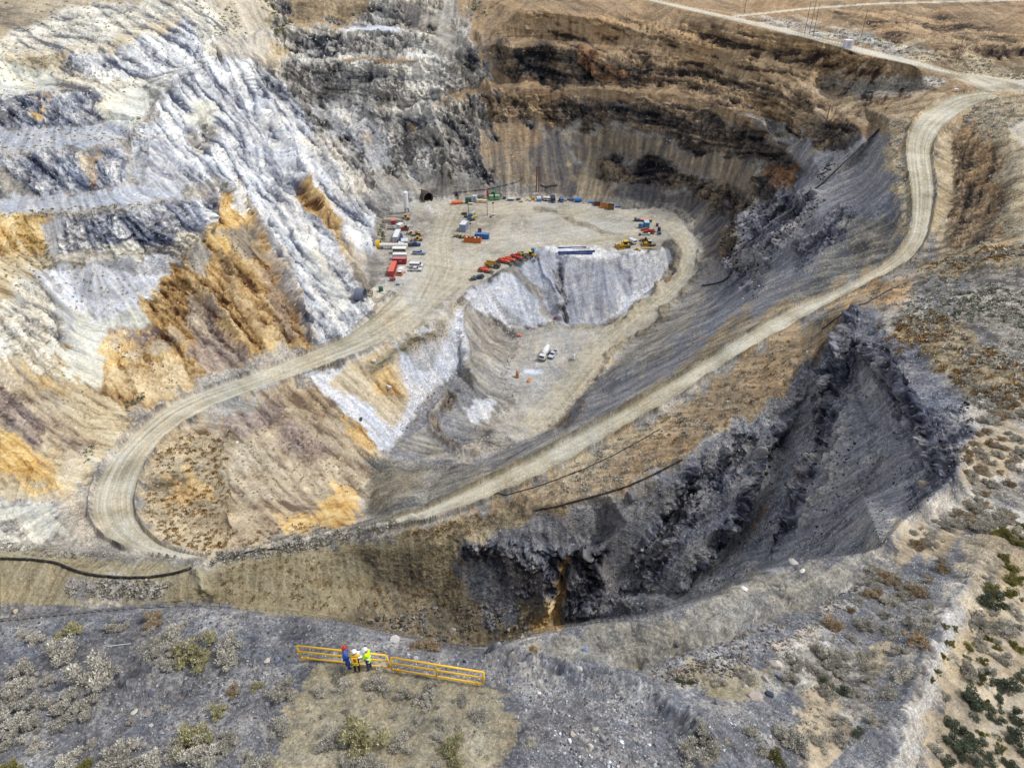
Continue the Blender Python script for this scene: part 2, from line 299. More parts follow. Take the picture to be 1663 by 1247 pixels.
def exec_regions():
    R('scrub', (-400,-200),(2100,-200),(2100,1600),(-400,1600), warp=0, soft=0)
    # top right plateau
    R('bench', (780,-150),(2100,-150),(2100,170),(1400,220),(1250,190),(780,160))
    R('brown', (860,30),(960,20),(1100,30),(1260,60),(1400,95),(1540,135),(1530,160),(1430,185),(1350,195),(1250,190),(1100,150),(940,130),(850,80))
    R('brown', (1330,10),(1400,12),(1520,25),(1663,50),(1960,60),(1960,120),(1663,100),(1560,95),(1480,70),(1380,40))
    R('brownd', (1520,45),(1600,50),(1700,75),(1700,100),(1560,90))
    R('scruby', (1170,22),(1290,35),(1400,50),(1500,75),(1663,112),(1960,125),(1960,150),(1663,138),(1600,130),(1480,98),(1380,72),(1260,42))
    R('scrub', (1190,28),(1260,30),(1330,38),(1420,60),(1500,85),(1480,95),(1380,70),(1260,42))
    R('bench', (880,30),(960,38),(1060,60),(1200,85),(1300,110),(1290,118),(1180,95),(1060,72),(950,50),(850,44), warp=.6)
    R('bench', (760,60),(840,58),(960,64),(1060,72),(1100,82),(1060,90),(960,76),(860,72),(780,76), warp=.6)
    R('brownd', (1050,100),(1180,115),(1290,140),(1340,170),(1345,198),(1290,190),(1240,178),(1150,158),(1050,135),(990,100),(1000,92), warp=.8)
    R('bench', (1180,108),(1260,118),(1310,140),(1300,150),(1240,135),(1180,122))
    R('scrub', (1340,122),(1420,128),(1500,120),(1545,132),(1530,150),(1440,160),(1380,150),(1340,140))
    R('brg', (1335,135),(1400,152),(1420,165),(1380,185),(1350,190),(1340,165))
    # back wall
    R('wallg', (430,-60),(760,-60),(780,70),(800,140),(860,200),(890,270),(870,316),(640,335),(600,330),(560,280),(500,200),(440,120))
    R('tan', (300,-100),(420,-100),(440,40),(480,120),(445,110),(400,50),(350,0))
    R('wallw', (470,50),(620,48),(690,60),(740,110),(720,160),(700,190),(700,250),(720,300),(650,300),(600,250),(560,190),(500,150),(460,110))
    R('walld', (560,52),(665,58),(680,92),(580,95))
    R('walld', (465,100),(540,105),(548,160),(520,172),(470,160))
    R('walld', (600,110),(668,118),(665,170),(610,165))
    R('walld', (580,180),(680,190),(690,240),(640,290),(600,260))
    R('walld', (700,180),(780,185),(850,200),(850,240),(790,290),(730,280))
    R('brg', (480,-40),(560,-40),(600,30),(545,42),(480,40),(450,20))
    R('walld', (585,5),(640,10),(640,40),(590,42))
    R('fand', (640,0),(680,20),(700,45),(650,44))
    R('mgrey', (690,30),(760,-20),(790,10),(770,60),(740,110),(720,90))
    R('bench', (740,0),(860,0),(850,40),(800,70),(770,110),(760,95),(775,50))
    R('walld', (735,40),(770,20),(768,100),(752,110))
    R('bench', (550,97),(680,94),(680,100),(560,102), warp=.3)
    R('lwhite', (552,45),(640,46),(660,52),(640,53),(552,50), warp=.3)
    R('bench', (690,168),(740,152),(800,134),(830,138),(800,148),(740,160),(695,174), warp=.4)
    R('dark', (795,75),(850,72),(900,75),(960,80),(985,100),(1030,130),(1060,140),(1000,145),(960,140),(900,160),(860,150),(820,130),(800,100))
    R('rust', (930,72),(965,78),(990,110),(1020,135),(990,135),(950,110))
    R('bench', (850,134),(880,138),(960,138),(1060,142),(1110,150),(1180,168),(1230,205),(1260,225),(1220,225),(1160,190),(1080,170),(980,165),(900,165),(840,150), warp=.7)
    R('brownd', (780,150),(880,160),(980,166),(980,190),(900,205),(850,200),(790,190))
    R('dark', (900,165),(1000,165),(1080,165),(1150,180),(1200,210),(1270,230),(1290,250),(1270,280),(1200,262),(1140,250),(1060,225),(960,210),(910,195))
    R('fan', (800,203),(880,195),(900,230),(890,280),(870,315),(800,300),(780,250))
    R('bench', (800,204),(870,198),(880,240),(840,270),(790,240), op=.7)
    R('fand', (890,200),(930,240),(945,280),(960,325),(880,325),(875,280),(880,240))
    R('fan', (930,215),(1060,230),(1160,250),(1220,275),(1200,300),(1150,270),(1120,275),(1000,250),(990,330),(950,325),(945,270))
    R('fan', (1080,232),(1180,252),(1240,290),(1235,330),(1210,350),(1190,320),(1150,285),(1090,260))
    R('fand', (1140,300),(1165,320),(1190,350),(1200,400),(1170,440),(1140,390),(1110,345),(1080,325))
    R('dark', (980,250),(1080,258),(1160,285),(1205,310),(1212,345),(1200,395),(1185,380),(1160,335),(1100,300),(1020,300),(975,290))
    R('fand', (1000,300),(1060,295),(1090,330),(1060,335),(980,325))
    R('fand', (1090,300),(1110,330),(1130,345),(1060,338))
    R('mgrey', (700,285),(800,290),(870,290),(880,318),(760,322),(690,318),(640,330),(600,320),(620,290))
    R('bermg', (960,322),(1060,328),(1110,340),(1140,365),(1128,372),(1100,348),(1040,338),(960,332), warp=.3)
    R('bermg', (860,316),(960,322),(1040,332),(1030,340),(960,330),(860,322), warp=.3)
    # right wall of the pit
    R('dark', (1240,190),(1330,190),(1400,200),(1400,220),(1370,260),(1300,240),(1260,210))
    R('brownd', (1240,185),(1345,190),(1390,190),(1390,220),(1330,240),(1290,215))
    R('screed', (1290,235),(1400,215),(1440,195),(1460,300),(1465,400),(1400,440),(1290,480),(1200,530),(1130,590),(1040,640),(950,690),(870,730),(800,762),(780,745),(870,705),(960,630),(1060,540),(1140,480),(1170,440),(1210,380),(1240,300))
    R('dark', (1210,230),(1290,240),(1300,270),(1270,330),(1250,360),(1215,330),(1240,290),(1225,260))
    R('rust', (1255,290),(1280,250),(1290,260),(1265,315))
    R('dark', (1330,195),(1390,200),(1395,215),(1360,250),(1330,240))
    R('dark', (1160,320),(1205,340),(1212,380),(1205,420),(1190,450),(1175,430),(1185,390),(1165,350))
    R('black', (1240,330),(1290,300),(1330,320),(1320,360),(1270,400),(1230,420),(1215,450),(1200,440),(1215,400))
    R('black', (1290,390),(1350,350),(1380,340),(1390,370),(1330,400),(1280,430))
    R('black', (1200,430),(1240,430),(1260,440),(1220,480),(1180,480))
    R('bermg', (1300,440),(1400,350),(1440,340),(1462,370),(1450,405),(1400,440),(1330,470),(1270,490))
    R('mgrey', (1130,590),(1200,530),(1290,480),(1330,465),(1270,505),(1180,560),(1100,610),(1000,660),(900,712),(820,755),(790,760),(860,725),(950,690),(1040,640))
    R('mgrey', (1000,560),(1080,500),(1130,470),(1160,480),(1120,530),(1040,590),(980,625))
    R('dark', (880,690),(930,670),(960,655),(940,690),(900,712))
    R('brg', (1150,545),(1250,490),(1380,455),(1450,410),(1460,400),(1478,380),(1458,410),(1420,440),(1350,475),(1280,505),(1200,548),(1120,600),(1060,630))
    R('scruby', (1440,190),(1480,180),(1520,160),(1545,158),(1505,180),(1480,205),(1470,240),(1474,275),(1480,320),(1481,370),(1460,405),(1462,340),(1450,270))
    R('brg', (1370,185),(1440,170),(1500,160),(1540,155),(1505,178),(1475,205),(1440,215),(1430,200))
    # right of the haul road
    R('scruby', (1600,160),(1960,150),(1960,420),(1500,440),(1520,400),(1520,300),(1510,240),(1550,190))
    R('brg', (1512,240),(1545,200),(1560,215),(1550,280),(1548,340),(1545,400),(1510,420),(1508,390),(1520,310))
    R('brown', (1560,195),(1600,210),(1625,260),(1620,350),(1640,390),(1560,410),(1545,400),(1548,300))
    R('brownd', (1550,230),(1575,240),(1580,330),(1600,380),(1575,405),(1545,400),(1545,310))
    R('road', (1634,205),(1650,196),(1700,190),(1700,260),(1663,238),(1645,222), warp=.2)
    # right shrub plateau
    R('scrub', (1420,470),(1500,430),(1663,390),(1960,380),(1960,900),(1663,850),(1560,840),(1580,700),(1560,640),(1440,545))
    R('brown', (1380,480),(1440,455),(1500,450),(1490,480),(1430,498),(1400,500))
    R('scruby', (1480,420),(1620,400),(1663,400),(1663,430),(1560,440),(1500,460))
    R('scruby', (1440,540),(1530,510),(1600,560),(1700,620),(1700,680),(1600,650),(1520,600),(1450,570))
    R('orange', (1440,535),(1500,530),(1520,560),(1470,570), op=.35)
    R('screed', (1490,455),(1560,450),(1570,480),(1560,505),(1500,500))
    R('screed', (1376,508),(1400,498),(1440,512),(1445,540),(1420,570),(1370,575),(1365,530))
    R('sand', (1580,700),(1640,680),(1700,700),(1700,740),(1600,780),(1550,800),(1560,750))
    R('scrubd', (1510,610),(1570,640),(1600,700),(1570,660))
    # pipe bench
    R('brg', (650,862),(740,840),(820,806),(880,780),(1010,704),(1120,640),(1230,565),(1320,515),(1400,480),(1430,490),(1375,520),(1340,590),(1260,660),(1170,710),(1090,760),(1000,800),(900,835),(760,860),(650,880))
    R('bench', (1060,690),(1200,600),(1300,540),(1330,560),(1240,650),(1120,730),(1040,770),(980,790), op=.5)
    R('orangeb', (1340,495),(1400,468),(1380,490),(1330,515), op=.6)
    R('scruby', (840,795),(1000,720),(1100,665),(1090,690),(960,760),(850,810), op=.6)
    # black bowl
    R('blackr', (740,880),(850,850),(960,830),(1060,790),(1130,740),(1230,670),(1310,590),(1375,520),(1400,500),(1440,540),(1560,640),(1580,700),(1540,790),(1460,850),(1430,890),(1290,920),(1160,975),(1060,1010),(960,1030),(800,1060),(780,990),(750,940))
    R('black', (1365,520),(1392,560),(1385,610),(1350,650),(1352,700),(1340,760),(1320,800),(1300,790),(1330,730),(1325,680),(1300,700),(1260,700),(1320,620),(1345,560))
    R('black', (1408,560),(1440,570),(1490,650),(1520,690),(1570,650),(1585,700),(1560,760),(1530,800),(1490,760),(1500,720),(1460,690),(1420,620),(1400,600))
    R('black', (1470,720),(1500,760),(1520,790),(1480,830),(1460,800))
    R('black', (1300,800),(1310,820),(1270,880),(1240,920),(1220,920),(1260,860),(1285,800))
    R('black', (1230,700),(1262,700),(1240,760),(1220,800),(1190,850),(1150,870),(1185,800),(1205,740))
    R('black', (1090,800),(1150,760),(1170,780),(1130,850),(1080,920),(1040,960),(1000,985),(1030,920),(1060,860))
    R('black', (740,880),(800,872),(850,880),(920,888),(960,900),(975,940),(965,1000),(930,1022),(905,1000),(900,960),(870,985),(830,950),(790,960),(745,920))
    R('blackr', (745,890),(780,895),(800,940),(860,985),(880,1000),(840,1040),(780,1050),(700,1040),(720,960))
    R('screed', (1380,660),(1410,680),(1400,760),(1350,830),(1270,900),(1200,930),(1180,920),(1260,860),(1330,760))
    R('screed', (1400,600),(1420,650),(1480,720),(1480,800),(1430,870),(1350,880),(1400,800),(1425,740),(1395,680))
    R('screed', (960,850),(1020,820),(1060,850),(1010,920),(970,950),(950,890))
    R('screed', (860,845),(960,825),(960,870),(900,885),(840,870))
    # olive slopes
    R('olive', (-300,880),(0,885),(200,905),(330,915),(460,900),(600,880),(740,850),(860,830),(800,860),(745,885),(745,940),(780,1000),(760,1050),(700,1050),(560,1020),(330,990),(0,1000),(-300,1020))
    R('olived', (560,900),(660,890),(730,880),(745,940),(780,1000),(800,1055),(700,1055),(620,1030),(540,1010),(600,960))
    R('olived', (860,985),(905,980),(930,1020),(860,1040),(800,1055),(780,1040))
    R('scruby', (700,850),(800,830),(860,832),(800,862),(745,885),(700,880))
    R('orange', (908,902),(918,902),(918,960),(912,1025),(880,1030),(868,1015),(895,985),(902,960), warp=.5)
    R('bermg', (-300,865),(0,868),(120,892),(240,905),(330,905),(430,882),(560,858),(700,832),(740,830),(690,850),(560,880),(430,905),(330,920),(200,915),(60,895),(-300,885), warp=.4)
    R('scrub', (335,904),(430,886),(560,862),(700,836),(740,826),(740,832),(600,868),(430,901),(340,917), warp=.3)
    R('scrubd', (110,945),(200,942),(280,946),(270,968),(180,972),(110,962))
    # left wall, lower
    R('tan', (-300,380),(0,420),(120,430),(200,420),(300,440),(400,560),(300,640),(200,670),(160,740),(120,810),(0,810),(-300,810))
    R('pale', (0,470),(60,430),(110,430),(240,425),(280,415),(290,470),(240,520),(200,560),(170,640),(120,600),(60,540),(0,520))
    R('orangeb', (-200,350),(0,360),(60,345),(95,360),(80,410),(0,430),(-200,450))
    R('tan', (-200,400),(60,400),(90,415),(0,500),(-200,500), op=.6)
    R('whitey', (0,500),(60,440),(100,450),(110,520),(90,560),(0,560))
    R('bluel', (60,440),(90,435),(110,470),(120,520),(145,560),(135,580),(110,530))
    R('lwhite', (85,430),(280,418),(300,430),(240,470),(225,500),(140,520),(100,470))
    R('bluel', (125,432),(225,428),(225,480),(150,495))
    R('pale', (120,535),(200,530),(180,570),(165,640),(140,620))
    R('purple', (-200,590),(0,600),(50,650),(85,700),(60,740),(0,690),(-200,660))
    R('purple', (180,545),(260,520),(300,540),(290,560),(200,560))
    R('tanp', (0,600),(30,580),(100,660),(160,720),(130,770),(85,730),(50,660))
    R('orangeb', (-200,690),(0,700),(40,720),(90,760),(120,790),(60,790),(0,760),(-200,740))
    R('orangeb', (20,575),(60,590),(110,640),(90,650),(50,610), op=.6)
    R('whitey', (0,515),(30,530),(60,570),(110,620),(60,600),(0,560), op=.7)
    # orange spur face
    R('orange', (350,290),(400,310),(430,390),(480,500),(510,550),(460,570),(380,600),(300,635),(200,670),(150,640),(190,560),(240,545),(225,500),(250,460),(300,400),(330,350))
    R('purple', (290,470),(340,490),(370,560),(400,590),(350,610),(310,560),(300,520))
    R('orangeb', (350,300),(385,310),(400,370),(370,420),(330,410),(345,360))
    R('fan', (365,370),(420,370),(430,420),(400,410))
    R('mgrey', (300,395),(330,390),(345,420),(330,440),(305,430))
    R('tanp', (290,470),(320,480),(350,545),(335,560),(305,520), op=.7)
    R('orangeb', (180,560),(220,545),(235,560),(215,590),(185,600), op=.8)
    R('tan', (140,640),(190,660),(215,690),(175,745),(150,770),(130,700))
    # left wall, upper
    R('whitey', (-300,-150),(0,-150),(330,-150),(360,0),(350,90),(280,140),(190,140),(0,160),(-300,180), warp=.5, edge=.7)
    R('sand', (-200,-150),(300,-150),(290,0),(180,6),(100,14),(40,40),(0,60),(-200,70), warp=.5, edge=.7)
    R('white', (90,85),(190,72),(300,30),(340,95),(300,115),(240,125),(150,130),(100,100), warp=.5, edge=.7)
    R('tan', (0,90),(60,85),(160,70),(290,32),(300,38),(200,75),(100,100),(60,120),(0,110), warp=.6, op=.7)
    R('pale', (0,95),(50,110),(100,130),(60,150),(0,155), warp=.5, edge=.7)
    R('pale', (178,148),(245,138),(260,128),(242,190),(200,192),(175,165), warp=.5)
    R('blue', (-200,165),(0,160),(60,152),(140,140),(165,160),(170,200),(130,210),(60,205),(0,210),(-200,215), warp=.5, edge=.7)
    R('orangeb', (45,190),(70,172),(75,178),(50,198), warp=.5, edge=.7)
    R('orangeb', (60,158),(85,160),(80,166),(60,163), warp=.5, edge=.7)
    R('bluel', (-200,212),(0,210),(80,206),(165,200),(205,200),(225,225),(170,235),(60,248),(0,250),(-200,245), warp=.4)
    R('pale', (165,160),(185,165),(240,195),(220,220),(185,205),(170,185), warp=.5)
    R('blue', (-200,255),(0,253),(100,245),(200,240),(205,250),(210,290),(190,305),(130,310),(60,322),(20,290),(0,265),(-200,280), warp=.5, edge=.7)
    R('orangeb', (135,250),(165,240),(160,290),(140,310), op=.5, warp=.5, edge=.7)
    R('bluel', (-200,330),(0,325),(60,322),(140,310),(220,300),(300,290),(300,325),(200,336),(100,344),(20,350),(-200,340), warp=.4)
    R('blue', (100,350),(200,342),(280,330),(340,320),(345,350),(320,385),(250,400),(100,408),(85,400), warp=.5, edge=.7)
    R('bluel', (82,350),(110,350),(100,410),(85,412), warp=.5, edge=.7)
    R('whitey', (150,395),(260,395),(330,370),(335,390),(290,410),(200,418), warp=.5, edge=.7)
    R('white', (355,85),(440,115),(500,190),(560,280),(605,345),(615,405),(590,450),(610,500),(560,545),(500,550),(470,480),(430,390),(400,310),(350,285),(300,300),(250,300),(210,240),(250,195),(262,150),(290,118), warp=.5, edge=.7)
    R('bluel', (240,230),(290,240),(280,300),(230,310),(215,290),(210,250), op=.7, warp=.5, edge=.7)
    R('blue', (380,160),(420,150),(440,230),(480,330),(470,350),(440,290),(400,220), op=.7, warp=.5, edge=.7)
    R('pale', (300,170),(345,160),(355,180),(340,210),(310,200), warp=.5, edge=.7)
    R('walld', (325,200),(352,200),(348,235),(335,235), warp=.4)
    R('chute', (300,190),(312,200),(330,240),(325,260),(305,235), warp=.5, edge=.7)
    R('blue', (340,300),(340,325),(300,340),(310,365),(345,360),(365,300),(355,290), op=.8, warp=.5, edge=.7)
    R('orange', (470,285),(500,290),(545,350),(590,430),(600,460),(585,455),(540,390),(495,330), warp=.5, edge=.7)
    R('wallg', (500,200),(560,280),(605,345),(580,350),(545,300),(500,240), op=.6, warp=.5, edge=.7)
    R('orange', (370,280),(390,290),(410,335),(395,335),(370,300), op=.8, warp=.5, edge=.7)
    R('chute', (600,470),(616,430),(618,470),(640,478),(602,482), warp=.5, edge=.7)
    R('chute', (310,0),(330,-100),(420,-100),(430,30),(445,110),(415,90),(370,30),(330,0), warp=.5)
    R('chute', (545,385),(600,420),(618,440),(600,470),(585,455), op=.8, warp=.5, edge=.7)
    # hill in the hairpin
    R('tanp', (290,690),(400,640),(520,610),(560,660),(620,740),(605,790),(590,840),(430,885),(330,905),(260,880),(225,830),(245,750))
    R('scruby', (250,740),(300,700),(380,700),(365,770),(370,830),(380,885),(330,900),(260,875),(225,825))
    R('purple', (370,670),(450,640),(440,690),(400,710),(360,700))
    R('mgrey', (340,665),(430,640),(400,660),(330,690))
    R('purple', (450,670),(500,690),(540,740),(500,760),(450,720))
    R('brownd', (490,620),(530,640),(600,700),(615,720),(590,710),(530,670),(490,650), op=.7)
    R('orangeb', (450,835),(500,830),(560,800),(590,800),(590,835),(540,855),(470,860))
    R('orangeb', (540,655),(600,690),(615,730),(590,720),(550,680), op=.8)
    R('orangeb', (250,790),(320,770),(350,800),(290,820), op=.5)
    R('tan', (250,850),(330,860),(370,890),(300,895), op=.7)
    # dump slopes
    R('lwhite', (505,612),(560,590),(640,556),(700,530),(745,485),(755,530),(760,590),(735,610),(700,640),(660,690),(630,735),(560,670), warp=.45, edge=.5)
    R('tan', (560,590),(640,556),(650,600),(668,650),(640,690),(600,660),(540,620), op=.9, warp=.45, edge=.5)
    R('orangeb', (595,580),(625,575),(650,620),(665,645),(650,655),(620,640),(600,610), op=.7, warp=.45, edge=.5)
    R('tan', (700,530),(745,485),(752,500),(735,540),(712,560), op=.6, warp=.45, edge=.5)
    R('mgrey', (650,556),(700,532),(720,560),(700,600),(670,600), op=.6, warp=.45, edge=.5)
    R('mgrey', (755,485),(800,530),(838,560),(822,600),(835,650),(800,690),(740,730),(700,700),(725,645),(760,605),(757,540), warp=.45, edge=.5)
    R('screed', (722,650),(757,612),(790,650),(750,665),(780,690),(745,725),(700,710),(700,680), op=.8, warp=.45, edge=.5)
    R('lwhite', (755,665),(790,640),(802,650),(795,680),(782,688),(765,675), warp=.45, edge=.5)
    R('lwhite', (745,482),(820,440),(850,445),(905,525),(830,532),(790,510), warp=.45, edge=.5)
    R('mgrey', (812,438),(838,428),(880,470),(915,520),(900,527),(860,480), warp=.45, edge=.5)
    R('lgrey', (835,425),(868,408),(930,418),(990,418),(1065,403),(1082,410),(1086,440),(1060,480),(992,520),(905,527),(880,480), warp=.45, edge=.5)
    R('lwhite', (868,400),(900,398),(930,405),(980,400),(1010,410),(1070,402),(1060,412),(980,420),(900,415), warp=.45, edge=.5)
    R('lwhite', (1010,420),(1070,405),(1084,440),(1060,478),(1000,515),(985,510),(1025,470), warp=.45, edge=.5)
    R('black', (905,420),(912,422),(918,470),(925,520),(918,520),(908,470), warp=.4)
    R('bermg', (1078,390),(1100,395),(1106,440),(1075,475),(1020,505),(990,525),(940,530),(1040,490),(1085,450), warp=.45, edge=.5)
    R('floor', (828,534),(900,528),(990,530),(1030,520),(1062,512),(1022,545),(992,578),(962,618),(932,656),(890,700),(850,718),(800,700),(835,655),(822,600),(838,560), warp=.4)
    R('tan', (870,700),(940,610),(1000,545),(1060,505),(1063,512),(1000,570),(950,640),(900,700), op=.5, warp=.3)
    R('screed', (740,600),(757,612),(725,642),(705,668),(697,690),(709,714),(790,745),(780,755),(700,757),(630,742),(660,690),(700,642),(735,612), warp=.45, edge=.5)
    R('mgrey', (640,720),(690,690),(720,735),(785,745),(760,752),(690,750), warp=.45, edge=.5)
    R('tan', (740,720),(770,722),(785,742),(760,735), op=.8, warp=.45, edge=.5)
    R('berm', (585,600),(650,565),(712,535),(740,485),(752,490),(720,545),(660,575),(600,610), warp=.5)
    R('bermg', (590,745),(640,742),(720,760),(790,755),(760,790),(700,820),(640,840),(600,840),(600,790), warp=.45, edge=.5)
    R('olived', (600,760),(700,765),(680,800),(600,830), op=.6, warp=.45, edge=.5)
    R('berm', (700,815),(800,765),(870,732),(960,685),(1070,620),(1180,556),(1290,492),(1300,500),(1200,555),(1060,640),(930,714),(800,780),(700,826),(640,850),(600,850), warp=.3)
    # pit floor
    R('pad', (640,478),(618,470),(632,440),(612,405),(622,360),(640,335),(690,324),(760,324),(850,322),(900,323),(980,333),(1060,341),(1100,350),(1126,372),(1136,410),(1129,445),(1100,480),(1062,512),(1022,545),(992,524),(1024,500),(1070,470),(1097,440),(1104,410),(1096,380),(1080,390),(1062,403),(1030,410),(930,408),(868,408),(830,428),(800,445),(745,480),(715,520),(640,560),(560,560), warp=.35)
    R('lwhite', (868,402),(900,398),(925,404),(960,402),(1000,404),(1030,408),(980,420),(900,414), warp=.8, op=.8)
    R('lwhite', (685,322),(700,322),(740,335),(720,350),(690,345), op=.6)
    R('mgrey', (735,345),(790,340),(800,370),(770,385),(740,380), op=.5)
    R('mgrey', (620,340),(640,335),(680,350),(700,380),(670,400),(640,470),(620,470),(616,405), op=.6)
    R('olived', (610,360),(625,345),(625,400),(612,405), op=.7)
    R('fand', (575,440),(600,420),(618,430),(615,460),(600,475),(585,465), op=.7)
    R('olived', (868,338),(885,335),(905,340),(945,358),(985,372),(1040,388),(1060,392),(1055,400),(1000,390),(975,378),(930,362),(900,346),(870,345), warp=.25, op=.7)
    R('mgrey', (836,350),(850,345),(862,360),(856,378),(836,378), op=.7)
    R('mgrey', (1040,345),(1090,370),(1100,400),(1080,400),(1060,380),(1045,362), op=.8)
    # ramp flat at the far left
    R('mgrey', (-200,812),(0,812),(60,820),(120,850),(140,890),(60,878),(0,862),(-200,862))
    R('whitey', (-100,845),(10,845),(60,868),(90,888),(40,888),(0,870),(-100,870))
    R('pale', (-200,815),(0,815),(90,835),(130,880),(60,870),(0,845),(-200,840), op=.7)
    # near ground
    R('gravel', (-400,1000),(0,983),(330,982),(560,1010),(760,1052),(850,1034),(960,1013),(1100,985),(1290,912),(1432,885),(1520,870),(1580,930),(1540,1000),(1490,1080),(1450,1247),(1400,1600),(-400,1600), warp=.3, soft=1)
    R('sandg', (490,1085),(560,1075),(680,1095),(800,1115),(830,1170),(800,1260),(780,1600),(450,1600),(430,1240),(470,1160))
    R('olive', (500,1075),(640,1095),(780,1115),(760,1130),(600,1110),(490,1100), op=.5)
    R('bermg', (850,1050),(1100,995),(1290,915),(1420,900),(1400,950),(1280,1020),(1150,1080),(1000,1090),(900,1075), op=.9)
    R('blackr', (1040,1090),(1180,1030),(1300,985),(1400,940),(1450,930),(1350,1010),(1240,1060),(1130,1100), op=.8)
    R('scrub', (1100,1100),(1220,1070),(1280,1090),(1260,1130),(1180,1140),(1120,1130))
    R('sandg', (1100,1100),(1160,1075),(1240,1075),(1230,1125),(1150,1135))
    R('scrub', (1250,1060),(1340,1000),(1430,900),(1470,850),(1560,800),(1663,770),(1663,840),(1600,880),(1560,950),(1500,1030),(1460,1120),(1400,1180),(1320,1200),(1280,1120))
    R('gravel', (1330,1010),(1430,940),(1500,910),(1560,900),(1520,990),(1460,1080),(1440,1200),(1400,1260),(1390,1180),(1440,1080),(1380,1080))
    R('sand', (1380,1090),(1420,1030),(1450,1050),(1430,1100))
    R('sand', (1290,1120),(1340,1110),(1380,1180),(1350,1250),(1290,1260),(1310,1190))
    R('sand', (1470,850),(1560,860),(1520,900),(1450,930),(1440,900))
    R('track', (1663,830),(1610,868),(1575,910),(1550,960),(1525,1010),(1500,1070),(1485,1130),(1465,1190),(1440,1260),(1480,1260),(1500,1190),(1520,1120),(1550,1040),(1585,970),(1610,915),(1640,880),(1680,850), warp=.6, op=.85)
    R('sand', (1500,1260),(1510,1160),(1560,1060),(1600,960),(1663,880),(1960,800),(1960,1600),(1500,1600))
    R('scruby', (1560,870),(1640,850),(1700,860),(1640,960),(1560,1080),(1530,1120),(1560,1000), op=.7)
    R('brg', (1600,860),(1663,845),(1663,900),(1610,960), op=.6)

    R('lwhite', (405,640),(450,622),(452,628),(415,640), warp=.2)
    R('lwhite', (482,613),(505,604),(540,596),(545,600),(510,612), warp=.2)
    R('tanp', (960,597),(1000,588),(1002,594),(975,606), warp=.3)
    R('lwhite', (840,602),(880,600),(882,606),(850,606), warp=.3)
    R('rust', (1078,460),(1100,444),(1104,448),(1084,464), warp=.1, soft=1)
    R('bermg', (1000,590),(1060,545),(1062,552),(1005,598), warp=.4)
    R('dark', (738,640),(712,660),(700,690),(712,716),(745,730),(744,724),(722,708),(714,690),(722,668),(744,650), warp=.4, op=.8)

    R('tan', (1516,250),(1546,215),(1550,300),(1546,340),(1535,400),(1514,400),(1521,320), op=.6, warp=.4)
    R('brownd', (345,395),(362,400),(400,470),(430,530),(420,545),(385,500),(355,440), op=.6)
    R('purple', (420,430),(440,440),(480,530),(470,560),(440,500), op=.6)
    R('brownd', (440,400),(455,400),(500,520),(512,548),(495,548),(460,470), op=.6)
    R('mgrey', (200,560),(290,545),(300,560),(215,580), op=.5)
    R('tan', (180,600),(260,590),(330,600),(300,640),(220,655),(170,630), op=.5)
    R('white', (360,270),(380,275),(400,330),(395,350),(375,320), op=.8, warp=.5)
    R('blue', (430,230),(470,290),(500,350),(490,370),(455,310),(425,250), op=.55, warp=.5)
    R('blue', (270,255),(320,260),(330,290),(290,300),(255,290), op=.5, warp=.5)
    R('pale', (480,380),(530,420),(570,480),(560,520),(520,470),(480,410), op=.5, warp=.5)
    R('orangeb', (335,180),(345,176),(350,190),(340,196), op=.0)
    R('orange', (660,190),(672,188),(678,215),(664,214), op=.7, warp=.4)
    R('orange', (590,235),(602,205),(606,215),(598,240), op=.6, warp=.4)
    R('lwhite', (500,165),(560,150),(600,165),(640,240),(640,290),(590,280),(540,220), op=.3)
    R('screed', (1395,575),(1412,600),(1440,660),(1470,710),(1475,790),(1430,850),(1380,850),(1410,770),(1420,720),(1392,660), op=.6, warp=.6)

    def S(name, pl, w, **k):
        L1 = []; L2 = []
        for i, p in enumerate(pl):
            a = pl[max(i - 1, 0)]; b = pl[min(i + 1, len(pl) - 1)]; d = math.hypot(b[0] - a[0], b[1] - a[1]); nx, ny = -(b[1] - a[1]) / d, (b[0] - a[0]) / d
            ww = w * (.5 if i in (0, len(pl) - 1) else 1); L1.append((p[0] + nx * ww, p[1] + ny * ww)); L2.append((p[0] - nx * ww, p[1] - ny * ww))
        R(name, *(L1 + L2[::-1]), warp=.55, edge=.5, **k)
    S('screed', [(1325,600),(1300,670),(1262,780),(1215,850),(1140,930),(1080,990)], 15)
    S('screed', [(1242,700),(1207,780),(1160,855),(1090,935),(1040,995)], 9)
    S('screed', [(1185,735),(1140,810),(1080,885),(1020,965)], 10)
    S('screed', [(1110,765),(1060,830),(1005,900),(990,970)], 15)
    S('screed', [(1388,640),(1385,700),(1372,770),(1330,840),(1270,900),(1200,935)], 18)
    S('black', [(1385,512),(1370,560),(1345,610),(1347,650),(1342,700),(1333,750),(1303,800),(1278,860),(1250,908)], 11)
    S('black', [(1406,565),(1440,605),(1480,650),(1505,700),(1530,745),(1545,780)], 12)
    S('black', [(1275,680),(1248,740),(1227,790),(1192,845),(1160,890),(1105,955)], 8)
    S('black', [(1212,705),(1172,765),(1130,820),(1090,880),(1045,945)], 8)
    S('black', [(1148,745),(1105,800),(1062,860),(1035,920)], 7)
    S('black', [(1450,640),(1468,700),(1500,760),(1490,820)], 5, op=.8)
    S('rust', [(1335,690),(1330,730),(1310,790)], 3, op=.5)
    S('rust', [(1255,800),(1240,840),(1215,880)], 4, op=.5)
    S('rust', [(862,920),(872,950),(862,975)], 4, op=.6)
    S('orange', [(1190,690),(1130,720),(1050,760)], 7, op=.45)
    S('black', [(800,905),(850,915),(885,945)], 12, op=.7)

    S('berm', [(1140,405),(1133,447),(1104,483),(1066,516),(1026,550),(996,584),(966,622)], 4)
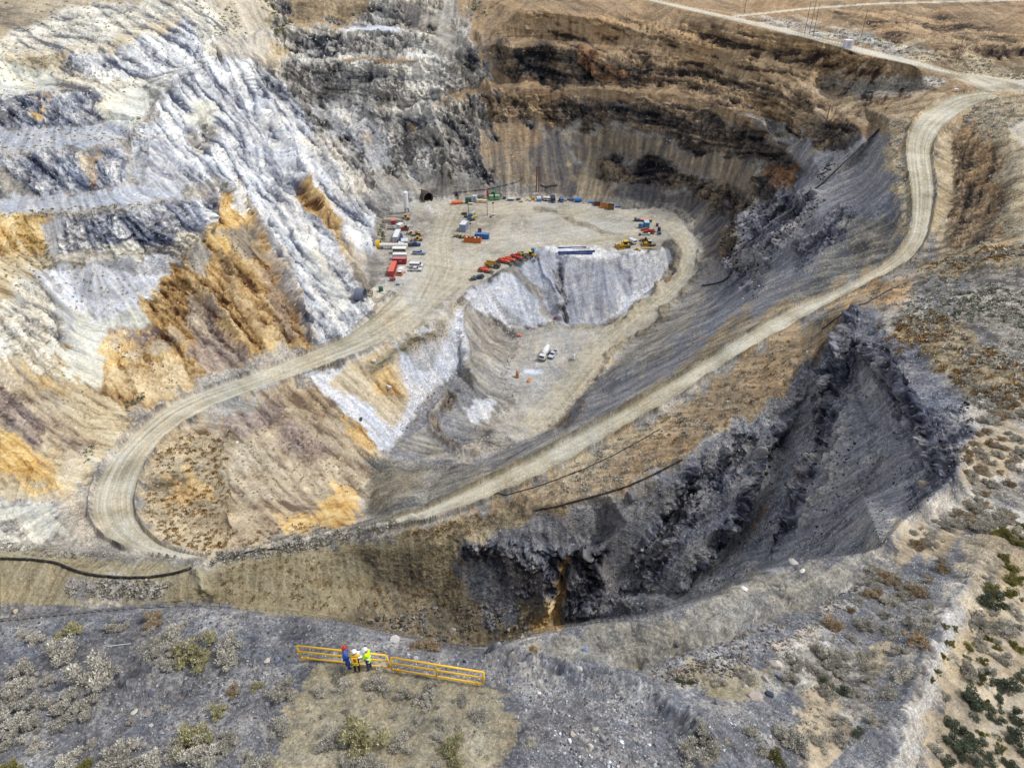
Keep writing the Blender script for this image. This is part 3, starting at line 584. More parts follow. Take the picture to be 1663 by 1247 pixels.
    S('berm', [(1104,412),(1097,441),(1070,470),(1024,499),(990,522),(940,528),(870,534)], 3.5)
    S('mgrey', [(838,378),(838,362),(846,348),(860,350),(864,364),(858,378)], 2.5)
    S('mgrey', [(560,560),(500,585),(430,612),(360,637),(300,657),(255,683)], 3, op=.5)
    S('brownd', [(620,905),(700,890),(760,880)], 10, op=.0)

    S('blackr', [(1440,700),(1415,770),(1360,850),(1300,895)], 7, op=.8)
    S('track', [(1382,672),(1372,730),(1345,800),(1300,860)], 7, op=.35)
    S('black', [(1420,640),(1440,690),(1470,730)], 5, op=.6)

    S('bluel', [(0,336),(60,335),(140,328),(220,318),(290,308)], 9)
    S('bluel', [(0,232),(70,230),(140,222),(205,212)], 14, op=.8)
    S('walld', [(0,352),(60,349),(150,343),(240,334),(300,326)], 2.5, op=.6)
    S('walld', [(0,254),(70,249),(140,241),(200,233)], 2.5, op=.6)

# ---------------------------------------------------------------- noise
_perm = rng.permutation(256).astype(np.int32); _perm = np.concatenate([_perm, _perm, _perm])
_g = rng.normal(size=(256, 3)); _g /= np.linalg.norm(_g, axis=1, keepdims=True); _g = _g.astype(np.float32)
def perlin(X, Y, Z):
    xi, yi, zi = np.floor(X).astype(np.int32), np.floor(Y).astype(np.int32), np.floor(Z).astype(np.int32)
    x, y, z = (X - xi).astype(np.float32), (Y - yi).astype(np.float32), (Z - zi).astype(np.float32)
    f = lambda t: t * t * t * (t * (t * 6 - 15) + 10)
    u, v, w = f(x), f(y), f(z); out = 0
    for dx in (0, 1):
        for dy in (0, 1):
            for dz in (0, 1):
                h = _perm[_perm[_perm[(xi + dx) & 255] + ((yi + dy) & 255)] + ((zi + dz) & 255)]
                g = _g[h]
                d = g[..., 0] * (x - dx) + g[..., 1] * (y - dy) + g[..., 2] * (z - dz)
                out = out + d * (u if dx else 1 - u) * (v if dy else 1 - v) * (w if dz else 1 - w)
    return out * 1.6

P0 = to_world(UU, VV, DG).astype(np.float32)
CELL = (DG / FPX * STEP).astype(np.float32)          # metres between neighbouring survey points
OCT = []
lam = 128.0
while lam > 0.07:
    r = lam / CELL; m = (r > 2.2) & (r < 320)
    A = np.zeros((NV, NU), np.float32)
    if m.any():
        p = P0[m]; A[m] = perlin(p[:, 0] / lam + 13.7 * lam, p[:, 1] / lam + 3.1, p[:, 2] / lam * 1.15 + 7.7)
    OCT.append((lam, A)); lam *= 0.5
def band(lo, hi, gain=0.5, ridged=False, seed=0):
    """sum of octaves whose wavelength lies between lo and hi survey points"""
    out = np.zeros((NV, NU), np.float32); tot = np.zeros((NV, NU), np.float32)
    for lam, A in OCT:
        r = np.log2(lam / CELL)
        w = np.clip((r - math.log2(lo)) + .5, 0, 1) * np.clip((math.log2(hi) - r) + .5, 0, 1)
        a = w * np.exp2((r - math.log2(hi)) * -math.log2(gain) )
        out += a * ((1 - 2 * np.abs(A)) - .45 if ridged else A); tot += a * a
    return out / np.sqrt(np.maximum(tot, 1e-6)) * (3.0 if not ridged else 1.8)

BLOT = band(16, 160, .75)          # broad mottling
MID = band(6, 40, .7)
FINE = band(2.2, 8, .75)
RIDGE = band(5, 70, .55, ridged=True)
RIDF = band(2.5, 14, .6, ridged=True)
WHITE = rng.normal(size=(NV, NU)).astype(np.float32)
WHITE2 = rng.random((NV, NU)).astype(np.float32)

# ---------------------------------------------------------------- flow directions over the survey grid
Pu = np.gradient(P0, axis=1); Pv = np.gradient(P0, axis=0)
E = (Pu ** 2).sum(-1); F = (Pu * Pv).sum(-1); G = (Pv ** 2).sum(-1)
zs = blur(P0[..., 2].astype(np.float64), 12)
zu = np.gradient(zs, axis=1); zv = np.gradient(zs, axis=0)
det = np.maximum(E * G - F * F, 1e-9)
di = -(G * zu - F * zv) / det; dj = -(E * zv - F * zu) / det
n = np.hypot(di, dj) + 1e-9; FALL = (di / n, dj / n)
# strata run: image-free hand survey of the dip direction, (u, v, degrees)
DIPS = [(900,100,8),(1200,100,15),(1600,50,8),(1250,200,24),(1050,250,14),(1100,180,14),(650,150,-6),(650,250,65),(560,100,10),(400,250,62),(500,350,60),
 (420,130,55),(300,450,50),(420,500,48),(250,600,60),(100,180,28),(80,300,52),(160,380,65),(250,280,40),(1250,400,-52),(1300,300,-50),(1180,330,-60),(1400,230,-55),
 (1330,650,-66),(1200,780,-58),(1090,880,-60),(960,940,68),(850,930,58),(1460,640,57),(1520,740,62),(1590,330,-68),(450,760,50),(540,700,55),(350,850,42),(600,300,58),(550,340,55),
 (760,220,75),(850,110,62),(930,120,50),(100,700,40),(60,500,35),(200,100,40),(300,1100,10),(900,1200,10),(1500,1000,-60),(1300,980,-25),(600,920,60)]
cs = np.zeros((NV, NU)); sn = np.zeros((NV, NU))
for (a, b, t) in DIPS:
    w = 1 / (((UU - a) ** 2 + (VV - b) ** 2) + 900.0) ** 1.6
    cs += w * math.cos(math.radians(2 * t)); sn += w * math.sin(math.radians(2 * t))
th = 0.5 * np.arctan2(sn, cs) + 0.38 * BLOT * 0.5
STR = (np.cos(th), np.sin(th))
def lic(src, D, steps, h=1.0):
    """smear a noise along a direction field: streaks"""
    acc = src.copy(); cnt = 1
    dI, dJ = D[0].astype(np.float32), D[1].astype(np.float32)
    I0, J0 = np.meshgrid(np.arange(NU, dtype=np.float32), np.arange(NV, dtype=np.float32))
    for sg in (1, -1):
        I, J = I0.copy(), J0.copy(); lx = dI * sg; ly = dJ * sg
        for k in range(steps):
            I += lx * h; J += ly * h
            i = np.clip(I + .5, 0, NU - 1).astype(np.int32); j = np.clip(J + .5, 0, NV - 1).astype(np.int32)
            acc += src[j, i]; cnt += 1
            nx, ny = dI[j, i], dJ[j, i]
            s = np.where(nx * lx + ny * ly < 0, -1, 1); lx, ly = nx * s, ny * s
    acc /= cnt
    acc -= blur(acc, 40); s = np.sqrt(blur(acc * acc, 60)) + 1e-5
    return np.clip(acc / s, -3, 3).astype(np.float32)
N1 = (FINE + WHITE * .6).astype(np.float32)
S_FINE = lic(N1, FALL, 12); S_WIDE = lic(MID, FALL, 26, 1.5)
T_FINE = lic(N1, STR, 11); T_WIDE = lic(MID, STR, 22, 1.3)
STREAK = .55 * S_FINE + .75 * S_WIDE
T_BIG = lic(band(14, 70, .7), STR, 34, 2.2)
STRATA = .5 * T_FINE + .55 * T_WIDE + .6 * T_BIG

# angular rock blocks: nearest jittered cell gives each block its own height, tilt and tone
def blocks(Pt, lam):
    q = Pt / lam[..., None]; b = np.floor(q - .5).astype(np.int32)
    best = np.full(q.shape[:-1], 9e9, np.float32); bh = np.zeros(q.shape[:-1], np.int32); off = np.zeros_like(q)
    for dx in (0, 1):
        for dy in (0, 1):
            for dz in (0, 1):
                c = b + np.array([dx, dy, dz]); h = _perm[_perm[_perm[c[..., 0] & 255] + (c[..., 1] & 255)] + (c[..., 2] & 255)]
                o = q - (c + .5 + _g[h] * .42); d = (o * o).sum(-1); m = d < best
                best = np.where(m, d, best); bh = np.where(m, h, bh); off = np.where(m[..., None], o, off)
    tone = ((bh * 131) % 251) / 125.0 - 1
    return (tone * .5 + (off * _g[(bh * 7 + 3) & 255]).sum(-1) * 1.5).astype(np.float32), tone.astype(np.float32)
BLK = np.zeros((NV, NU), np.float32); BTN = np.zeros((NV, NU), np.float32)
PW = P0 + (np.stack([MID, np.roll(MID, 91, 1), np.roll(MID, 57, 0)], -1) * (CELL * 1.6)[..., None]); PW = PW * np.array([1, 1, .62], np.float32)
for k, (cells, w) in enumerate(((22, .95), (10, .8), (4.6, .5))):
    lam_ = np.exp2(np.round(np.log2(CELL * cells))).astype(np.float32)
    h, t = blocks(PW, lam_); BLK += h * w; BTN += t * w
# ---------------------------------------------------------------- ground regions
WX = (MID * 4.0 + BLOT * 7.0 + FINE * 1.2); WY = np.roll(WX, (137, 211), (0, 1)) * .8
def inside(poly, X, Y):
    m = np.zeros(X.shape, bool); n = len(poly)
    for i in range(n):
        x0, y0 = poly[i]; x1, y1 = poly[(i + 1) % n]
        if y0 == y1: continue
        c = (y0 > Y) != (y1 > Y)
        m ^= c & (X < (x1 - x0) * (Y - y0) / (y1 - y0) + x0)
    return m
def lin(c): 
    c = np.asarray(c, np.float64) / 255.0
    return np.where(c <= .04045, c / 12.92, ((c + .055) / 1.055) ** 2.4)
C0 = np.zeros((NV, NU, 3), np.float32); C1 = C0.copy(); C2 = C0.copy()
PR = np.zeros((NV, NU, 6), np.float32)     # streak, strata, blotch, speck, roughness, wash
def desat(c, k=.84):
    g = (c * np.array([.3, .55, .15])).sum(); return g + (c - g) * k
def region(poly, pal, warp=1.0, soft=2, op=1.0, edge=1.0):
    xs = [p[0] for p in poly]; ys = [p[1] for p in poly]; pad = 30
    i0, i1 = np.searchsorted(UA, [min(xs) - pad, max(xs) + pad]); j0, j1 = np.searchsorted(VA, [min(ys) - pad, max(ys) + pad])
    sl = (slice(j0, j1), slice(i0, i1))
    m = inside(poly, UU[sl] + WX[sl] * warp, VV[sl] + WY[sl] * warp).astype(np.float32)
    if soft:
        m = blur(m, 3 + 14 * (warp > .35)); nz = (STRATA[sl] * .16 + MID[sl] * .12 + FINE[sl] * .1) * (1 if warp > .35 else .3) * edge
        m = np.clip((m - .5 + 1.25 * nz * (m > .02) * (m < .98)) * (2.1 if warp > .35 else 3.2) + .5, 0, 1); m = blur(m, 1)
    m = (m * op)[..., None]
    a, b, c, pr = pal
    for A, v in ((C0, desat(lin(a))), (C1, desat(lin(b))), (C2, desat(lin(c)))): A[sl] = A[sl] * (1 - m) + v.astype(np.float32) * m
    PR[sl] = PR[sl] * (1 - m) + np.array(pr, np.float32) * m
def pal(a, b, c, streak=0, strata=0, blot=.4, speck=.2, rough=1.0): return (a, b, c, (streak, strata, blot, speck, rough, 0))
P_ = {
 'gravel': pal((115,115,119),(70,70,75),(170,167,163), .05, 0, .5, .9, .7),
 'sandg': pal((150,140,114),(108,100,82),(180,170,144), .05, 0, .45, .6, .5),
 'sand': pal((172,155,127),(126,114,94),(198,182,154), .1, 0, .7, .35, .5),
 'scrub': pal((158,151,140),(104,100,96),(198,188,172), .1, 0, .9, .8, .8),
 'scrubd': pal((142,138,136),(88,86,92),(186,178,168), .15, 0, .8, .8, 1.2),
 'scruby': pal((168,152,122),(112,98,72),(198,178,140), .1, .1, .8, .8, 1.0),
 'white': pal((192,194,197),(106,109,121),(238,237,234), .25, .85, .6, .3, 2.2),
 'whitey': pal((202,195,176),(126,122,118),(238,232,216), .3, .8, .6, .3, 2.0),
 'blue': pal((144,148,160),(78,83,100),(220,219,217), .2, 1.0, .5, .3, 2.6),
 'bluel': pal((172,174,180),(132,136,146),(208,210,214), .7, .1, .3, .2, .7),
 'orange': pal((180,144,84),(108,78,42),(220,192,138), .25, .95, .6, .2, 2.6),
 'orangeb': pal((212,172,92),(164,118,50),(234,206,146), .3, .6, .6, .2, 1.6),
 'purple': pal((150,132,120),(104,88,82),(186,168,150), .3, .7, .5, .4, 2.2),
 'tan': pal((194,176,138),(144,122,86),(218,203,170), .6, .25, .5, .2, 1.2),
 'tanp': pal((182,165,136),(130,110,88),(212,196,168), .1, .6, .7, .3, .9),
 'pale': pal((208,206,190),(168,168,160),(232,230,214), .6, .15, .5, .25, 1.0),
 'chute': pal((198,186,164),(166,154,134),(220,210,190), .8, 0, .3, .15, .4),
 'wallg': pal((170,162,148),(90,87,86),(228,220,204), .3, .75, .6, .5, 3.6),
 'wallw': pal((190,186,176),(98,97,98),(234,229,217), .3, .7, .6, .5, 3.4),
 'walld': pal((134,130,124),(66,66,70),(200,194,184), .2, .8, .5, .5, 3.2),
 'brown': pal((150,122,86),(84,68,54),(190,158,114), .1, 1.1, .5, .3, 1.8),
 'brownd': pal((122,102,78),(66,56,48),(176,148,110), .1, 1.2, .5, .4, 2.8),
 'bench': pal((156,129,94),(114,92,68),(186,157,119), .5, .2, .3, .25, .8),
 'dark': pal((94,84,76),(48,45,46),(150,130,104), .2, .9, .5, .5, 3.6),
 'rust': pal((128,88,58),(72,52,46),(176,130,82), .3, .7, .5, .3, 3.5),
 'fan': pal((140,126,106),(108,98,90),(178,160,130), 1.0, 0, .3, .15, .5),
 'fand': pal((102,98,98),(78,76,80),(136,126,112), 1.0, 0, .3, .15, .5),
 'screed': pal((130,130,135),(88,89,96),(170,168,166), .35, 0, .4, .5, .9),
 'black': pal((82,85,98),(32,34,46),(146,144,148), .15, .9, .6, .7, 3.0),
 'blackr': pal((118,119,126),(58,60,70),(172,170,170), .2, 0, .5, 1.0, 1.5),
 'pad': pal((186,179,163),(158,151,137),(206,200,187), .0, 0, .5, .15, .15),
 'track': pal((176,170,161),(126,122,116),(208,203,195), .05, 0, .4, .9, .4),
 'road': pal((182,174,154),(154,146,124),(204,198,180), .0, 0, .2, .1, .1),
 'berm': pal((142,132,108),(98,90,74),(172,160,134), .2, 0, .6, .5, 1.4),
 'bermg': pal((132,128,118),(86,84,82),(166,160,148), .3, .2, .6, .7, 1.8),
 'olive': pal((156,144,112),(114,102,76),(180,168,138), .4, 0, .4, .35, 1.0),
 'olived': pal((124,112,88),(76,70,58),(158,144,112), .25, .1, .6, .6, 1.6),
 'lgrey': pal((172,175,185),(136,141,156),(200,202,210), .8, 0, .3, .2, .2),
 'lwhite': pal((206,208,214),(164,169,180),(238,238,242), .4, 0, .25, .5, .3),
 'mgrey': pal((152,147,138),(114,110,104),(184,178,168), .7, 0, .5, .3, .5),
 'floor': pal((168,163,154),(134,130,124),(196,190,178), .0, 0, .5, .2, .2),
 'brg': pal((150,130,100),(104,90,70),(184,162,128), .4, .2, .6, .6, 1.2),
}
def R(p, *poly, **k): region(poly, P_[p], **k)
exec_regions()

# ---------------------------------------------------------------- roads as ribbons: s across (-1..1), t along in metres
RS = np.full((NV, NU), 9.0); RT = np.zeros((NV, NU)); RM = np.zeros((NV, NU)); RK = np.zeros((NV, NU), np.int8)
def ribbon(A, B, n=160, ext=1.45, kind=1):
    def res(Ln):
        q = np.array([p[:3] for p in Ln], float); w = 1 / np.array([depth_of(p[1], p[2]) for p in Ln])
        s = np.r_[0, np.cumsum(np.hypot(*np.diff(q[:, :2], axis=0).T))]; s /= s[-1]; x = np.linspace(0, 1, n)
        uu, vv = np.interp(x, s, q[:, 0]), np.interp(x, s, q[:, 1])
        k = np.array([.25, .5, .25])
        for a in (uu, vv):
            for _ in range(4): a[1:-1] = a[:-2] * .25 + a[1:-1] * .5 + a[2:] * .25
        return uu, vv, np.interp(x, s, w)
    ua, va, wa = res(A); ub, vb, wb = res(B)
    cu, cv_, hu, hv = (ua + ub) / 2, (va + vb) / 2, (ub - ua) / 2, (vb - va) / 2
    pa = to_world(ua, va, 1 / wa); pb = to_world(ub, vb, 1 / wb); c = (pa + pb) / 2
    t = np.r_[0, np.cumsum(np.linalg.norm(np.diff(c, axis=0), axis=1))]
    cols = [-ext, -1, 0, 1, ext]; pts = []; sv = []; tv = []
    for i in range(n):
        for s in cols: pts.append((cu[i] + hu[i] * s, cv_[i] + hv[i] * s)); sv.append(s); tv.append(t[i])
    tr = []
    for i in range(n - 1):
        for k in range(4):
            a = i * 5 + k; tr += [(a, a + 1, a + 6), (a, a + 6, a + 5)]
    s_ = np.full((NV, NU), 9.0); t_ = np.zeros((NV, NU))
    raster(np.array(pts), tr, [sv, tv], [s_, t_])
    hw = np.linalg.norm(pb - pa, axis=1).mean() / 2
    m = np.abs(s_) < np.abs(RS)
    RS[m] = s_[m]; RT[m] = t_[m]; RK[m] = kind
    return hw
ribbon(ROAD_L, ROAD_R); ribbon(ROAD2_L, ROAD2_R)
PADR_O = [(905,338,-98),(980,343,-98),(1060,352,-98.2),(1098,362,-98.8),(1124,385,-100),(1131,415,-103),(1124,446,-107),(1096,478,-111),(1058,508,-114.5),(1018,542,-117.5),(988,575,-119.3),(955,618,-120.6),(920,660,-121.8),(878,700,-123.5)]
PADR_I = [(905,352,-98),(980,356,-98),(1050,366,-98.2),(1082,376,-99),(1100,396,-101),(1105,420,-104),(1098,444,-107),(1074,468,-111),(1030,495,-114.5),(985,528,-117.5),(945,565,-119.3),(915,605,-120.6),(880,645,-121.8),(835,690,-123.5)]
ribbon(PADR_O, PADR_I, ext=1.15, kind=2)
PADT = [(600,540,-97.3),(660,500,-98),(700,460,-98),(760,425,-98),(850,400,-98),(940,385,-98),(1040,375,-98)]
PADT2 = [(640,560,-97.3),(700,515,-98),(745,470,-98),(800,438,-98),(870,405,-98),(945,400,-98),(1040,395,-98)]
ribbon(PADT, PADT2, ext=1.3, kind=3)
ribbon([(690,325,-98),(705,345,-98),(690,400,-98),(690,440,-98),(660,490,-98)], [(740,335,-98),(760,335,-98),(735,380,-98),(740,430,-98),(720,490,-98)], ext=1.3, kind=3)
ribbon(FR_U, FR_L, ext=1.2, kind=4)
FR2 = [(1190,26,-17.4),(1300,14,-16.6),(1420,5,-15.5),(1600,0,-14.5),(1800,-4,-14)]
ribbon(FR2, [(a,b+3,z) for a,b,z in FR2], ext=1.2, kind=4)
LOOP = [(1700,190,-31),(1663,197,-31.3),(1645,206,-31.6),(1640,214,-31.8),(1648,226,-31.8),(1663,236,-31.8),(1700,255,-31.8)]
ribbon(LOOP, [(1700,198,-31),(1668,204,-31.3),(1654,210,-31.6),(1650,214,-31.8),(1655,220,-31.8),(1668,228,-31.8),(1700,245,-31.8)], ext=1.2, kind=5)
absS = np.abs(RS)
def sm(x, a, b): 
    t = np.clip((x - a) / (b - a), 0, 1); return t * t * (3 - 2 * t)
onroad = ((RK == 1) | (RK == 4) | (RK == 5)) * (1 - sm(absS, .93, 1.05)); softroad = (RK >= 2) * (RK <= 3) * (1 - sm(absS, .7, 1.12)) * .75
rd = np.maximum(onroad, softroad)[..., None]
pr = P_['road']
for A, v in ((C0, lin(pr[0])), (C1, lin(pr[1])), (C2, lin(pr[2]))): A[:] = A * (1 - rd) + v * rd
light = ((RK == 4) | (RK == 5)) * (1 - sm(absS, .9, 1.05)) * .55
C0 += (lin((215, 205, 188)) - C0) * light[..., None]
PR[:] = PR * (1 - rd) + np.array(pr[3]) * rd
# wheel tracks: noise stretched along the road
TR = (perlin(RS * 7.0 + .35 * np.sin(RT / 23.0) + 40, RT / 60.0, RS * 0 + .5) + .8 * perlin(RS * 17.0 + .5 * np.sin(RT / 31.0), RT / 35.0, RS * 0 + 3.5) + .3 * perlin(RS * 34.0, RT / 22.0, RS * 0 + 9.5))
EDGE = perlin(RT / 4.0, RT * 0 + RK, RT * 0 + 2.2)
# loose tracks on the pad, curling round
def tracks(cx, cy, sc, seed):
    X, Y = P0[..., 0], P0[..., 1]
    wx = 14 * perlin(X / 55 + seed, Y / 55, X * 0); wy = 14 * perlin(X / 55, Y / 55 + seed, X * 0 + 5)
    r = np.hypot(X + wx - cx, (Y + wy - cy)); a = np.arctan2(Y + wy - cy, X + wx - cx)
    return perlin(r / sc, a * 2.2, X * 0 + seed) + .7 * perlin(r / sc * 2.3, a * 3.0, X * 0 + seed + 3)
PADM = inside([(600,500),(640,330),(900,318),(1140,350),(1140,440),(1020,560),(900,720),(780,720),(830,520),(745,480),(600,580)], UU, VV)
TRK = np.where(PADM, tracks(-10, 395, 2.6, 1.0) * .7 + tracks(60, 250, 2.2, 7.0) * .6, 0)

# ---------------------------------------------------------------- relief
CRK = sm(T_FINE * .8 + T_WIDE * .5 + BLOT * .3, .7, 1.5)      # fissures and dark veins along the bedding
rough = PR[..., 4] * (1 - (1 - sm(absS, 1.0, 1.3)) * ((RK == 1)))
cliff = np.clip(PR[..., 1] * 1.2, 0, 1)
unit = CELL / STEP                                    # one metre-per-pixel unit
relief = rough * unit * (RIDGE * (.5 + .4 * cliff) + .12 * cliff * RIDF + 1.2 * cliff * BLK + np.tanh(STRATA * 1.3) * .32 * PR[..., 1] * (.6 + .4 * np.clip(BLOT, -1, 1)) - .55 * PR[..., 1] * CRK + STREAK * .26 * PR[..., 0] * np.clip(1.3 - cliff, .2, 1) + .22 * FINE + .6 * BLOT)
Nrm_ = np.cross(Pu, -Pv); Nrm_ /= np.linalg.norm(Nrm_, axis=-1, keepdims=True) + 1e-9
def crease(poly, w, h, h2=None):
    """a rib (h > 0) or gully (h < 0), metres, running along a surveyed line"""
    xs = [p[0] for p in poly]; ys = [p[1] for p in poly]; pad = 3 * w
    i0, i1 = np.searchsorted(UA, [min(xs) - pad, max(xs) + pad]); j0, j1 = np.searchsorted(VA, [min(ys) - pad, max(ys) + pad])
    sl = (slice(j0, j1), slice(i0, i1)); X = UU[sl] + WX[sl] * .45; Y = VV[sl] + WY[sl] * .45; best = np.full(X.shape, 1e9)
    for (x0, y0), (x1, y1) in zip(poly, poly[1:]):
        t_ = np.clip(((X - x0) * (x1 - x0) + (Y - y0) * (y1 - y0)) / ((x1 - x0) ** 2 + (y1 - y0) ** 2), 0, 1)
        best = np.minimum(best, np.hypot(X - x0 - t_ * (x1 - x0), Y - y0 - t_ * (y1 - y0)))
    r = best / w; CRE[sl] += h * np.exp(-r ** 1.6) * (1 + .35 * MID[sl])
CRE = np.zeros((NV, NU))
for pl, w_, h_ in [
 ([(1385,510),(1372,560),(1345,610),(1348,650),(1342,700),(1335,750),(1305,800),(1280,860),(1255,905)],8,2.0),
 ([(1408,565),(1440,605),(1480,650),(1505,700),(1525,745),(1530,780)],8,1.8),
 ([(1262,690),(1245,740),(1225,790),(1190,845),(1160,890),(1110,950)],7,1.7),
 ([(1205,710),(1170,765),(1130,820),(1090,880),(1045,945),(1020,990)],7,1.6),
 ([(1130,760),(1100,800),(1060,860),(1035,920)],7,1.3),
 ([(905,895),(930,880),(955,900),(970,950),(960,990)],14,2.2),
 ([(750,890),(800,880),(850,900),(890,930),(900,970)],12,1.8),
 ([(1320,610),(1290,660),(1270,700)],9,1.5),
 ([(912,905),(914,960),(908,1020)],6,-2.0),
 ([(1385,660),(1375,720),(1345,800),(1300,870)],16,1.0),
 ([(1240,300),(1225,350),(1200,400),(1190,440)],8,3), ([(1330,320),(1290,370),(1240,420)],7,2.5), ([(1290,300),(1250,350),(1225,390)],6,-2.5),
 ([(355,85),(290,120),(255,150),(245,190),(215,222)],9,1.5),
 ([(400,110),(440,180),(480,260),(520,340),(560,410),(590,450)],9,3),
 ([(330,250),(370,290),(400,330),(440,400),(480,480),(505,540)],8,2.5),
 ([(470,280),(520,350),(570,410),(602,460)],7,-3.5), ([(430,200),(455,260),(490,320),(530,400)],9,-2),
 ([(350,380),(400,460),(450,530),(480,560)],7,-2.5), ([(330,470),(380,540),(400,580)],6,2), ([(290,450),(330,500),(360,565)],6,-2),
 ([(345,330),(350,390),(380,440),(430,500),(460,560)],8,2), ([(400,340),(430,420),(470,500),(495,545)],6,-2),
 ([(320,180),(312,215),(330,250)],6,2), ([(345,185),(335,215),(345,240)],8,-3), ([(240,480),(300,520),(330,560)],8,-1.5),
 ([(750,75),(790,130),(800,160)],7,3), ([(760,40),(790,70),(860,80)],6,2), ([(700,180),(720,240),(730,290)],8,3), ([(650,190),(660,250),(690,290)],7,-2.5),
 ([(880,90),(900,130)],7,-3), ([(950,90),(970,130)],7,3), ([(830,80),(850,130)],8,3), 
 ([(757,488),(750,540),(757,590),(768,612)],5,1.5), ([(735,640),(708,664),(697,690),(708,716),(740,730),(780,738)],5,1.8),
 ([(595,604),(650,568),(700,540)],5,1.0), ([(640,560),(660,552),(690,545)],6,.8),
 ([(905,420),(918,470),(925,522)],5,-1.2), ([(840,430),(880,480),(905,520)],6,-1), ([(870,415),(900,470),(915,515)],5,.8),
 ([(1085,400),(1094,440),(1066,482),(1012,508)],5,1.2), ([(840,560),(828,600),(836,650)],7,.7), ([(900,530),(860,536),(835,540)],4,.8),
 ([(1000,590),(960,640),(925,690)],5,1.4), ([(1138,410),(1131,447),(1102,483),(1064,515),(1024,549),(994,582)],4,1.2), ([(1106,415),(1098,442),(1071,472),(1025,502),(993,526)],4,1.2), ([(1060,560),(1000,615)],6,.9), ([(980,535),(1035,505)],5,.8),
 ([(368,705),(363,770),(369,830),(382,880)],7,1.2), ([(430,660),(480,740),(520,800)],8,-1.2), ([(480,640),(540,720),(580,790)],8,1),
 ([(340,905),(430,889),(560,864),(690,836)],5,.5), ([(330,930),(335,960),(330,985)],9,.6),
 ([(800,1066),(900,1088),(1000,1110),(1060,1138),(1110,1178),(1150,1215)],15,.6), ([(1000,1090),(1130,1040),(1290,985),(1400,940)],12,-.45),
 ([(1450,1240),(1480,1150),(1500,1070),(1545,995),(1585,925),(1612,880)],22,.25), ([(1520,1200),(1560,1100),(1600,1010)],24,-.3),
 ([(1300,905),(1380,893),(1430,870)],8,.6), ([(430,1110),(440,1180),(420,1250)],12,-.12), ([(240,1150),(330,1090),(430,1070),(480,1060)],16,-.3), ([(0,1180),(150,1130),(260,1080)],22,.25)]:
    crease(pl, w_, h_)
VW = P0 - np.array([0, 0, CZ], np.float32); VW /= np.linalg.norm(VW, axis=-1, keepdims=True)
graze = np.clip(np.abs((VW * Nrm_).sum(-1)) * 2.4, .16, 1)      # steep-on faces are surveyed more coarsely: keep their relief low
# level bedding in the brown back wall: thin ledges that follow elevation
zb = P0[..., 2] + .035 * P0[..., 0] + 1.1 * BLOT
BED = perlin(zb / 2.1, P0[..., 0] / 90, P0[..., 1] / 90) + .6 * perlin(zb / .85, P0[..., 0] / 60, P0[..., 1] / 60 + 4)
BEDM = (sm(UU + WX * 2, 770, 860) * (1 - sm(VV + WY * 2, 290, 360)) * np.clip(PR[..., 1], 0, 1) * (1 - sm(UU, 1420, 1500) * (VV > 110))).astype(np.float32)
relief = relief + BEDM * unit * 2.2 * np.tanh(BED * 2.2)
relief = relief * graze + CRE * np.clip(graze * 1.3, 0, 1)
boundary = 1.0
dlip = np.abs(VV - lip_v); boundary = np.where(UU < 1432, sm(dlip, 2, 14), 1.0)
boundary = np.maximum(boundary, 0.12)
relief = relief * boundary
# berms beside the haul roads
bw = np.where(RK == 1, np.exp(-((absS - 1.13) / .085) ** 2) * (1 + .6 * EDGE), 0)
relief_z = bw * 1.15 - np.where(RK == 1, np.exp(-((absS - .96) / .06) ** 2) * .15, 0) + np.where(RK == 1, (absS < 1) * TR * .05, 0)
Nrm = np.cross(Pu, -Pv); Nrm /= np.linalg.norm(Nrm, axis=-1, keepdims=True) + 1e-9
Nrm = np.stack([blur(Nrm[..., k].astype(np.float64), 8) for k in range(3)], -1); Nrm /= np.linalg.norm(Nrm, axis=-1, keepdims=True) + 1e-9
Nrm[..., 2] = np.maximum(Nrm[..., 2], .25)
# small piles, windrows and pits on the floor: (u, v, radius m, height m)
for (bu, bv, br, bh) in [(848,362,6,.9),(1061,352,5,.8),(758,352,9,1.0),(925,592,4,-1.2),(938,583,3,1.1),(905,406,9,1.3),(870,406,7,1.0),(960,404,6,1.0),(985,406,5,1.1),(1075,395,6,1.6),(741,492,5,2.2),(725,500,5,2.4),(708,510,4,1.8),(690,522,4,1.6),(665,350,7,1.2)]:
    j = np.searchsorted(VA, bv); i = np.searchsorted(UA, bu); c = P0[j, i]
    r = np.hypot(P0[..., 0] - c[0], P0[..., 1] - c[1]) / br
    relief_z = relief_z + bh * np.exp(-r * r * 2.2) * (1 + .35 * MID * (r < 1.5))
P = P0.astype(np.float64) + Nrm * relief[..., None]; P[..., 2] += relief_z

# ---------------------------------------------------------------- colour of the ground itself
t = .95 * PR[..., 0] * STREAK * .42 + PR[..., 1] * (STRATA * .45 + BTN * .3) + PR[..., 2] * BLOT * .55 + .12 * FINE + .18 * PR[..., 2] * MID
t = t + np.where(onroad > .3, TR * .95, np.where(rd[..., 0] > .1, TR * .5, 0)) + TRK * .6 * (PR[..., 4] < .3)
t = t - bw * .3
t = t + BEDM * BED * .75
t = t - CRK * .65 * np.clip(PR[..., 1], 0, 1) - np.where(onroad > .3, .45 * sm(absS, .7, 1.0) - .35 * BLOT, 0)
t = np.clip(t, -1.25, 1.25)
ALB = np.where(t[..., None] < 0, C0 + (C1 - C0) * np.clip(-t, 0, 1.2)[..., None], C0 + (C2 - C0) * np.clip(t, 0, 1.2)[..., None])
